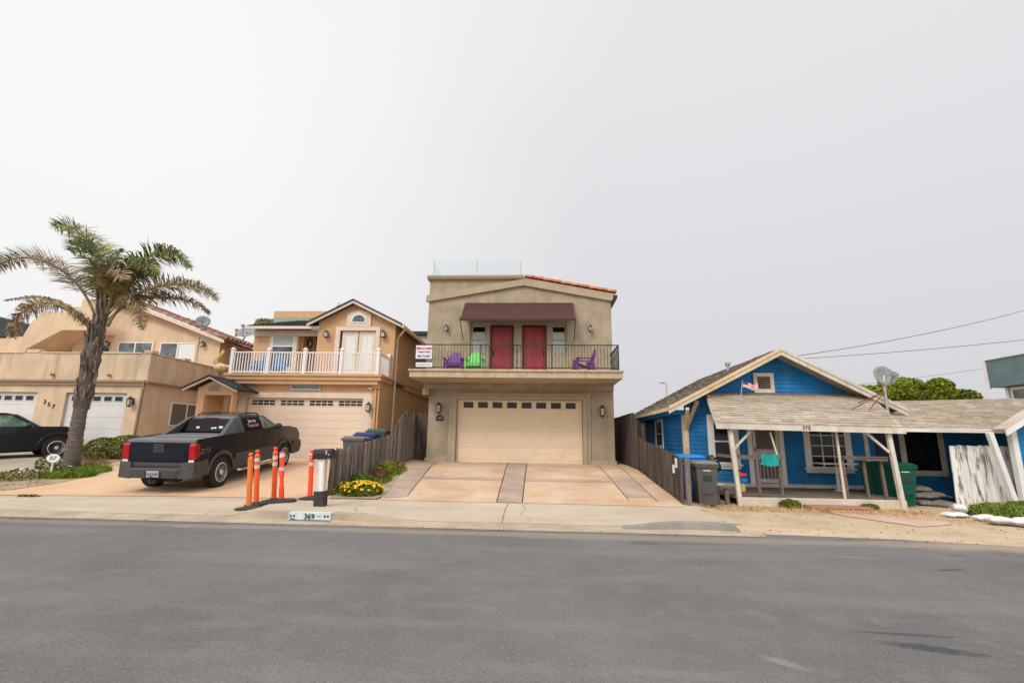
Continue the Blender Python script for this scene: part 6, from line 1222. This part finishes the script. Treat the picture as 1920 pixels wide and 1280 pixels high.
    text('Z71', .17, (-.78, -1.0, 1.02), 'chrome', T, rot=(math.pi / 2, 0, 0), depth=.004, shear=.3, sx=1.5, local=True, name='decal')
    def warp(v):
        if v.x < -.5: v.x = -.5 + (v.x + .5) * .72
        if v.z > 1.3: v.z = 1.3 + (v.z - 1.3) * .86
        v.y *= .93; return v
    def walk(o):
        for c in o.children:
            if c.location.length > 1e-4: c.location = warp(c.location.copy())
            elif c.type == 'MESH' and c.name.split('.')[0] not in ('wheel', 'rim', 'brake_disc'):
                for q in c.data.vertices: q.co = warp(q.co.copy())
            elif c.type == 'MESH':
                for q in c.data.vertices: q.co.y *= .95
            walk(c)
    walk(T)
    return T
pickup_avalanche()
def pickup_black():
    T = thing('pickup_truck', 'black pickup with green tinted windows cut by the left edge of the photo', 'pickup truck', (-18.62, 17.75, .64), (0, -rad(3.5), rad(56)), None)
    W_ = .92; R_ = .40; AR = .48
    def A(cx): return [(cx + AR * math.cos(math.pi * i / 10), R_ + AR * math.sin(math.pi * i / 10)) for i in range(11)]
    prof = [(-4.9, .55), (-4.95, 1.15), (-2.9, 1.17), (-.7, 1.12), (.2, 1.10), (.42, 1.03), (.52, .85), (.55, .5), (.5, .4), (AR, .4)] + [p for p in A(0) if p[1] > .42] + [(-AR, .42), (-3.3 + AR, .42)] + [p for p in A(-3.3) if p[1] > .42] + [(-3.3 - AR, .45)]
    mb = MB(); inset_loft(mb, prof, W_, .13); mb.build('body', 'car_black', T, local=True, bevel=.012)
    prof = [(-2.6, 1.14), (-2.5, 1.66), (-2.15, 1.72), (-1.4, 1.70), (-1.15, 1.64), (-.4, 1.12)]; mb = MB(); vs = []
    for s_ in (-1, 1):
        for x, z in prof: vs.append((x, s_ * (.88 - .22 * (z - 1.12) / .6), z))
    n = len(prof); mb.add(vs, [(i, (i + 1) % n, n + (i + 1) % n, n + i) for i in range(n)] + [tuple(range(n))[::-1], tuple(range(n, 2 * n))]); mb.build('cabin', 'car_black', T, local=True, bevel=.03)
    for s_ in (-1, 1):
        f_ = lambda x, z, o: (x, s_ * (.88 - .22 * (z - 1.12) / .6 + o), z)
        for P_ in ([(-2.45, 1.2), (-2.4, 1.6), (-1.75, 1.62), (-1.75, 1.2)], [(-1.65, 1.2), (-1.65, 1.62), (-1.25, 1.6), (-.65, 1.2)]):
            mb = MB(); mb.hexa([f_(x, z, -.01) for x, z in P_], [f_(x, z, .006) for x, z in P_]); mb.build('side_window', 'green_glass', T, local=True)
        mb = MB(); mb.ball((-.8, s_ * 1.02, 1.24), (.07, .12, .09), 10, 7); mb.build('mirror', 'car_black', T, local=True, smooth=True)
        mb = MB(); mb.tube([(AR * 1.12 * math.cos(a), s_ * .93, R_ + AR * 1.12 * math.sin(a)) for a in [math.pi * i / 12 for i in range(13)]], .03, 6); mb.tube([(-3.3 + AR * 1.12 * math.cos(a), s_ * .93, R_ + AR * 1.12 * math.sin(a)) for a in [math.pi * i / 12 for i in range(13)]], .03, 6); mb.build('wheel_flare', 'car_black', T, local=True, smooth=True)
        mb = MB(); mb.prism_y([(.26, .88), (.3, 1.02), (.43, .99), (.53, .84), (.52, .76)], min(s_ * .62, s_ * .935), max(s_ * .62, s_ * .935)); mb.build('headlight', 'amber', T, local=True, bevel=.01)
        for x in (0, -3.3): wheel(T, x, s_ * .82, R_, .26, s_, 8)
        mb = MB(); mb.bar((-1.9, s_ * .93, 1.0), (-1.7, s_ * .93, 1.0), .03); mb.build('door_handle', 'car_black', T, local=True)
    mb = MB(); mb.hexa([(-1.13, -.66, 1.64), (-1.13, .66, 1.64), (-.45, .84, 1.16), (-.45, -.84, 1.16)], [(-1.09, -.64, 1.65), (-1.09, .64, 1.65), (-.41, .82, 1.17), (-.41, -.82, 1.17)]); mb.build('windscreen', 'green_glass', T, local=True)
    mb = MB(); mb.box(.53, .57, -.6, .6, .62, .92); mb.box(.5, .6, -.9, .9, .4, .58); mb.build('grille', 'black_plastic', T, local=True, bevel=.02)
    mb = MB(); mb.box(-4.6, .6, -.35, .35, .28, .45); mb.build('underbody', 'black_plastic', T, local=True)
pickup_black()

# ================================================================= street objects
def delineator(x, y, h, mt, head, bands, label, tilt=0, base_r=.26, waist=False, brot=0):
    z = gz(x, y) + .012
    t = thing('traffic_post', label, 'traffic post', (x, y, z), (0, rad(tilt), 0), 'orange traffic posts by the driveway')
    mb = MB(); mb.lathe([(base_r, 0), (base_r, .025), (base_r * .8, .045), (.1, .06), (.09, .075)], (0, 0, 0), n=8 if not waist else 16, a0=brot); o = mb.build('base', 'rubber_base', t, local=True); o.scale = (1, .72, 1)
    prof = [(.058, .05), (.054, .12), (.052, h - .2), (.052, h - .17)] if not waist else [(.058, .05), (.054, .3), (.045, .34), (.038, .5), (.052, .58), (.052, h)]
    if head == 'knob': prof += [(.056, h - .16), (.056, h - .12), (.033, h - .09), (.028, h - .075), (.03, h - .06), (.045, h - .045), (.048, h - .02), (.02, h)]
    mb = MB(); mb.lathe(prof, (0, 0, 0), n=16); mb.build('tube', mt, t, local=True, smooth=False, bevel=0)
    for a, b in bands: mb = MB(); mb.lathe([(.0555, a), (.0555, b)], (0, 0, 0), n=16); mb.build('reflective_band', 'reflective', t, local=True)
delineator(-6.02, 10.12, 1.14, 'orange_old', 'knob', [], 'faded plain orange traffic post, leftmost of the five', -4.8, .3, brot=.3)
delineator(-6.12, 10.55, 1.17, 'orange', 'knob', [(.92, .99), (.77, .84)], 'orange traffic post with two silver bands right behind the plain one', -5.5, .26)
delineator(-5.98, 11.0, 1.20, 'orange', 'knob', [(.92, 1.0), (.78, .86)], 'red orange banded traffic post in the middle of the five', -4.6, .3)
delineator(-5.76, 10.92, 1.10, 'orange_hot', 'flat', [(.97, 1.06), (.68, .75)], 'flat topped bright orange traffic post with a narrow waist, fourth from the left', -5.5, .34, True)
delineator(-5.33, 11.38, 1.12, 'orange_hot', 'knob', [(.95, 1.03), (.76, .83)], 'orange traffic post standing alone beside the mailbox', -3, .28)
# mailbox
mx_, my_ = -4.55, 10.22; mz = gz(mx_, my_) + .012
t = thing('mailbox', 'black mailbox on a white wooden post wrapped in black rubber at the foot', 'mailbox', (mx_, my_, mz), (0, rad(-3.2), 0))
mb = MB(); mb.box(-.075, .09, -.07, .07, 0, 1.0); mb.build('post', 'white_old', t, local=True, bevel=.006); mb = MB(); mb.box(-.02, .06, -.076, -.0705, .25, .88); mb.build('post_front', 'white_vinyl', t, local=True)
mb = MB(); mb.hexa([(-.105, -.1, -.02), (.105, -.1, -.02), (.105, .1, -.02), (-.105, .1, -.02)], [(-.115, -.1, .3), (.115, -.1, .3), (.115, .1, .3), (-.115, .1, .3)]); mb.build('post_wrap', 'rubber_base', t, local=True, bevel=.01)
mb = MB(); pts = [(-.1, .95), (.1, .95)] + [(.1 * math.cos(a), 1.06 + .1 * math.sin(a)) for a in [math.pi * i / 8 for i in range(9)]]
mb.x = Matrix.Rotation(0, 4, 'Z'); mb.prism_x([(y, z) for y, z in pts], -.17, .24); bx_ = mb.build('box', 'black_plastic', t, local=True, bevel=.006)
mb = MB(); mb.prism_x([(-.106, .945), (.106, .945), (.106, 1.08), (-.106, 1.08)], .241, .255); mb.build('flap', 'black_plastic', bx_, local=True); mb = MB(); mb.box(.12, .15, -.112, -.106, 1.04, 1.13); mb.build('flag', 'pink', bx_, local=True); mb = MB(); mb.ball((.19, -.115, 1.03), .014); mb.build('hinge_bolt', 'paper', bx_, local=True)
# painted kerb number
t = thing('kerb_number', 'pale blue painted panel with the number 369 on the kerb', 'painted sign', (-3.94, 9.34, .1))
mb = MB(); mb.hexa([(-4.74, 9.315, .02), (-3.93, 9.315, .02), (-3.93, 9.33, .02), (-4.74, 9.33, .02)], [(-4.74, 9.325, .158), (-3.93, 9.325, .158), (-3.93, 9.343, .158), (-4.74, 9.343, .158)]); mb.box(-4.74, -3.93, 9.326, 9.47, .156, .162); mb.build('panel', 'lightblue', t)
text('369', .135, (-4.34, 9.308, .09), 'ink', t, depth=.002, sx=1.05)
mb = MB()
for x in (-4.70, -4.64, -4.04, -3.98):
    for k in range(4): a = k * math.pi / 4; mb.bar((x - .018 * math.cos(a), 9.312, .1 + .018 * math.sin(a)), (x + .018 * math.cos(a), 9.312, .1 - .018 * math.sin(a)), .009)
mb.bar((-4.73, 9.314, .03), (-3.94, 9.314, .03), .008); mb.bar((-4.72, 9.312, .06), (-4.62, 9.312, .04), .01); mb.bar((-4.19, 9.312, .1), (-4.12, 9.312, .11), .005); mb.build('motif', 'ink', t)
# oval sign
sx_, sy_ = -14.02, 13.5; sz = gz(sx_, sy_)
t = thing('oval_sign', 'white oval number sign on a white stake beside the palm', 'sign', (sx_, sy_, sz)); mb = MB(); mb.bar((sx_, sy_, sz), (sx_, sy_, sz + .45), .035); mb.build('stake', 'white', t)
mb = MB(); mb.hexa([(sx_ + .2 * math.cos(a), sy_ - .03, sz + .52 + .12 * math.sin(a)) for a in [i * math.pi / 10 for i in range(20)]], [(sx_ + .2 * math.cos(a), sy_ - .01, sz + .52 + .12 * math.sin(a)) for a in [i * math.pi / 10 for i in range(20)]]); mb.build('board', 'white_vinyl', t); text('357', .15, (sx_, sy_ - .034, sz + .52), 'teal_ink', t, depth=.002)
# wheeled bins
def bin_(name, label, loc, rz, mt, lid, w=.56, d=.66, h=.98, lines=False, grp='wheeled bins'):
    t = thing(name, label, 'wheeled bin', loc, (0, 0, rad(rz)), grp); a, b = w / 2, d / 2; k = .78
    mb = MB(); mb.hexa([(-a * k, -b * k, .04), (a * k, -b * k, .04), (a * k, b * k, .04), (-a * k, b * k, .04)], [(-a, -b, h), (a, -b, h), (a, b, h), (-a, b, h)])
    mb.hexa([(-a - .02, -b - .02, h - .08), (a + .02, -b - .02, h - .08), (a + .02, b + .02, h - .08), (-a - .02, b + .02, h - .08)], [(-a - .025, -b - .03, h), (a + .025, -b - .03, h), (a + .025, b + .02, h), (-a - .025, b + .02, h)])
    mb.hexa([(-a * .5, -b * .93, .3), (a * .5, -b * .93, .3), (a * .5, -b * .8, .3), (-a * .5, -b * .8, .3)], [(-a * .5, -b * .97, .42), (a * .5, -b * .97, .42), (a * .5, -b * .85, .42), (-a * .5, -b * .85, .42)])
    for i in range(5): x = (i - 2) * a * .22; mb.hexa([(x - .01, -b * .8, .08), (x + .01, -b * .8, .08), (x + .01, -b * .7, .08), (x - .01, -b * .7, .08)], [(x - .01, -b * .93, .36), (x + .01, -b * .93, .36), (x + .01, -b * .75, .36), (x - .01, -b * .75, .36)])
    mb.build('body', mt, t, local=True, bevel=.015)
    mb = MB(); mb.hexa([(-a - .03, -b - .05, h + .002), (a + .03, -b - .05, h + .002), (a + .03, b + .04, h + .002), (-a - .03, b + .04, h + .002)], [(-a * .85, -b * .85, h + .07), (a * .85, -b * .85, h + .07), (a * .85, b * .9, h + .08), (-a * .85, b * .9, h + .08)]); mb.build('lid', lid, t, local=True, bevel=.015)
    mb = MB(); mb.bar((-a, b + .07, h - .02), (a, b + .07, h - .02), .03); mb.bar((-a * .8, b, h - .05), (-a * .8, b + .07, h - .02), .03); mb.bar((a * .8, b, h - .05), (a * .8, b + .07, h - .02), .03); mb.build('handle', mt, t, local=True)
    for s_ in (-1, 1): mb = MB(); mb.lathe([(.02, -.03), (.13, -.03), (.13, .03), (.02, .03)], (s_ * (a * k + .05), b * .75, .13), axis='x', n=16); mb.build('wheel', 'rubber', t, local=True)
    mb = MB(); mb.box(-a * .38, a * .38, -b * .965, -b * .93, .6, .72); mb.build('label_panel', 'cladding_dark' if not lines else mt, t, local=True)
    mb = MB(); mb.box(-a * .35, a * .35, -b * .995, -b * .97, h - .16, h - .135); mb.build('embossed_mark', 'reflective', t, local=True)
    return t
bin_('wheeled_bin', 'grey wheeled bin standing in front of the blue bin beside the brown fence', (3.98, 12.3, gz(3.98, 12.1)), -4, 'bin_grey', 'lid_greyl', .5, .6, .98)
bin_('wheeled_bin', 'blue wheeled bin behind the grey one beside the brown fence', (3.80, 12.98, gz(4, 12.8) + .0), 4, 'bin_blue', 'blue_chair', .64, .72, 1.1)
b1 = bin_('wheeled_bin', 'dark green wheeled bin with lettering on its side, left of the right porch post', (9.12, 14.0, gz(9, 14)), 62, 'bin_green', 'bin_green', .62, .7, 1.0, True)
for i in range(5): mb = MB(); z = .86 - i * .035; w_ = (.1, .14, .17, .15, .1)[i]; mb.box(-w_ + .03, w_ + .03, -.352, -.346, z, z + .014); mb.build('lettering', 'lid_greyl', b1, local=True)
bin_('wheeled_bin', 'dark green wheeled bin directly behind the right porch post', (9.12, 13.35, gz(9.1, 13.4)), 8, 'bin_green', 'bin_green', .62, .7, 1.0)
bin_('wheeled_bin', 'grey lidded bin nearest the street behind the grey fence of the peach house', (-5.75, 15.1, gz(-5.75, 15.1) + .02), 90, 'bin_grey', mat('lid_dust', (.15, .13, .13), .6), h=1.02)
bin_('wheeled_bin', 'navy lidded bin in the middle of the three behind the grey fence', (-5.8, 16.2, gz(-5.75, 16.2) + .02), 90, 'bin_navy', 'bin_navy', h=1.06)
bin_('wheeled_bin', 'green lidded bin farthest back behind the grey fence of the peach house', (-5.8, 17.3, gz(-5.75, 17.3) + .02), 90, 'bin_green2', 'bin_green2', h=1.14)
# pelican statue on the balcony corner
t = thing('pelican_statue', 'yellow billed pelican statue standing on one thin leg at the deck corner', 'statue', (-14.25, 20.2, 3.9))
mb = MB(); mb.ball((-14.0, 20.2, 4.5), (.34, .2, .2), 14, 10, wob=.35); mb.ball((-13.72, 20.2, 4.52), (.18, .12, .1), 10, 7); mb.tube([(-14.2, 20.2, 4.55), (-14.28, 20.2, 4.75), (-14.22, 20.2, 4.9)], [.1, .07, .07], 10); mb.build('body', 'statue_body', t, smooth=True)
mb = MB(); mb.tube([(-14.4, 20.2, 4.72), (-14.25, 20.2, 4.9), (-14.08, 20.2, 5.12), (-14.02, 20.2, 5.28)], [.05, .09, .07, .05], 10); mb.build('bill', 'yellow_statue', t, smooth=True)
mb = MB(); mb.tube([(-14.1, 20.2, 3.95), (-14.1, 20.2, 4.35)], .02, 6); mb.tube([(-14.0, 20.2, 3.95), (-14.0, 20.2, 4.35)], .02, 6); mb.box(-14.35, -13.75, 20.0, 20.4, 3.86, 3.96); mb.build('leg', 'rust', t)
# flag
t = thing('flag', 'small striped American flag flying from a thin pole on the porch roof', 'flag', (5.58, 13.8, 2.6)); mb = MB(); mb.tube([(5.56, 13.8, 2.56), (5.69, 13.8, 3.3)], .01, 6); mb.build('pole', 'steel', t)
mb = MB(); nx, nz = 14, 13
def fp(i, j):
    u, v = i / nx, j / nz; x0 = 5.69 - .035 * v; return (x0 + u * .42 + .02 * v, 13.8 + .04 * math.sin(u * 9 + v), 3.27 - v * .17 + .035 * math.sin(u * 6.5 + .8) - .04 * u - u * u * .02)
for i in range(nx):
    for j in range(nz): mb.m = 2 if (i < 5 and j < 7) else (0 if j % 2 == 0 else 1); mb.quad(fp(i, j), fp(i + 1, j), fp(i + 1, j + 1), fp(i, j + 1))
mb.build('cloth', ['flag_red', 'flag_white', 'flag_blue'], t)
# sandbags
def sandbag(label, loc, rz, s, mt, grp, tilt=0):
    t = thing('sandbag', label, 'sandbag', loc, (rad(tilt), 0, rad(rz)), grp); mb = MB(); L_, W_, H_ = s; nx_, ny_ = 12, 8; vs = []
    for side in (1, -1):
        for i in range(nx_ + 1):
            for j in range(ny_ + 1):
                u, v = i / nx_ * 2 - 1, j / ny_ * 2 - 1; e = (1 - abs(u) ** 3.2) * (1 - abs(v) ** 3.2); hh = H_ / 2 * e ** .55 if e > 0 else 0
                wv = 1 - .12 * (1 - v * v) * 0; x = u * L_ / 2 * (1 - .06 * (1 - abs(v)) + .03 * noise.noise(Vector((v * 2, loc[0] * 3, 0)))); y = v * W_ / 2 * (1 - .1 * (1 - abs(u)) * 0 - .08 * abs(u) ** 6)
                z = H_ / 2 + side * hh * (1 if side > 0 else .55) + .05 * noise.noise(Vector((x * 5 + loc[0] * 7, y * 5, loc[1] * 3))) * e; vs.append((x, y, z * .9))
    n1 = (nx_ + 1) * (ny_ + 1); fs = []
    for i in range(nx_):
        for j in range(ny_):
            a = i * (ny_ + 1) + j; fs.append((a, a + ny_ + 1, a + ny_ + 2, a + 1)); fs.append((n1 + a, n1 + a + 1, n1 + a + ny_ + 2, n1 + a + ny_ + 1))
    rim = [i * (ny_ + 1) for i in range(nx_ + 1)] + [nx_ * (ny_ + 1) + j for j in range(1, ny_ + 1)] + [i * (ny_ + 1) + ny_ for i in range(nx_ - 1, -1, -1)] + [j for j in range(ny_ - 1, 0, -1)]
    for a, b in zip(rim, rim[1:] + rim[:1]): fs.append((a, b, n1 + b, n1 + a))
    mb.add(vs, fs); mb.build('bag', mt, t, local=True, smooth=True); mb = MB(); mb.hexa([(L_ / 2 - .01, -.1, H_ * .38), (L_ / 2 + .09, -.14, H_ * .3), (L_ / 2 + .09, .14, H_ * .3), (L_ / 2 - .01, .1, H_ * .38)], [(L_ / 2 - .01, -.1, H_ * .5), (L_ / 2 + .09, -.14, H_ * .36), (L_ / 2 + .09, .14, H_ * .4), (L_ / 2 - .01, .1, H_ * .52)]); mb.build('tied_end', mt, t, local=True)
WB_ = [('white sandbag lying flat at the left end of the white row', (9.0, 11.5, .06), 5, (.6, .34, .13)), ('white sandbag upright against the ice plant, above the flat one', (9.32, 11.75, .13), 60, (.5, .32, .2)), ('small white sandbag second in the row before the ice plant', (9.3, 11.12, .05), -10, (.5, .32, .15)),
       ('white sandbag in the middle of the row in front of the green ice plant', (9.25, 10.72, .04), -8, (.62, .36, .17)), ('white sandbag with a twisted end second from the right of the row', (9.55, 10.5, .04), -38, (.6, .36, .2)), ('large white sandbag cut by the right edge of the photo', (9.55, 10.2, .03), 8, (.62, .4, .2)), ('white sandbag half hidden under the ice plant near the fence corner', (9.6, 12.05, .1), 30, (.5, .3, .14))]
for l_, p, rz, s in WB_: sandbag(l_, p, rz, (s[0] * .78, s[1] * .85, s[2] * 1.1), 'sandbag_w', 'white sandbags around the ice plant')
GB = [((9.75, 14.25, 0.03), 35, 'grey sandbag lying alone at the left end of the grey heap by the green bin'), ((10.1, 14.1, 0.03), -50, 'grey sandbag at the bottom left of the heap by the blue wall'), ((10.0, 13.65, 0.03), 70, 'grey sandbag at the front of the heap before the blue wall'), ((10.5, 13.9, 0.03), 12, 'grey sandbag at the bottom middle of the heap by the blue wall'), ((10.35, 14.15, 0.34), 60, 'topmost grey sandbag of the heap under the dark wing window'), ((10.6, 14.15, 0.2), -35, 'grey sandbag on top of the heap next to the peeling fence'), ((10.25, 13.9, 0.19), 25, 'grey sandbag resting on the front of the heap below the topmost one'), ((10.2, 13.3, 0.03), -65, 'grey sandbag nearest the street in the grey heap'), ((10.0, 14.0, 0.18), 80, 'grey sandbag on the left shoulder of the heap')]
for p, rz, l_ in GB: sandbag(l_, p, rz, (.6, .4, .2), 'sandbag_g', 'grey sandbags heaped by the blue wall')
mb = MB()                                      # stones and litter on the sand and gutter
for i in range(170):
    x, y = R(3.9, 11.5), R(9.1, 12.3); r_ = R(.006, .018); mb.ball((x, y, gz(x, y) + r_ * .3), (r_ * 1.4, r_, r_ * .6), 6, 4, tint=R(.3, 1.1))
for i in range(130): x, y = R(-17, -13), R(11.2, 13.8); r_ = R(.01, .035); mb.ball((x, y, gz(x, y) + .04), (r_ * 1.4, r_, r_ * .6), 6, 4, tint=R(.3, 1.2))
for i in range(120): x, y = R(-14, 9), 9.0 + R(-.25, .1); r_ = R(.005, .016); mb.ball((x, y, .01), (r_ * 1.5, r_, r_ * .6), 5, 3, tint=R(.3, 1.1))
tag(mb.build('pebbles', mat('pebble', (.36, .25, .16), .9, .3, 20)), 'scattered small stones and bark litter on the sand and gutter', 'stones', kind='stuff')
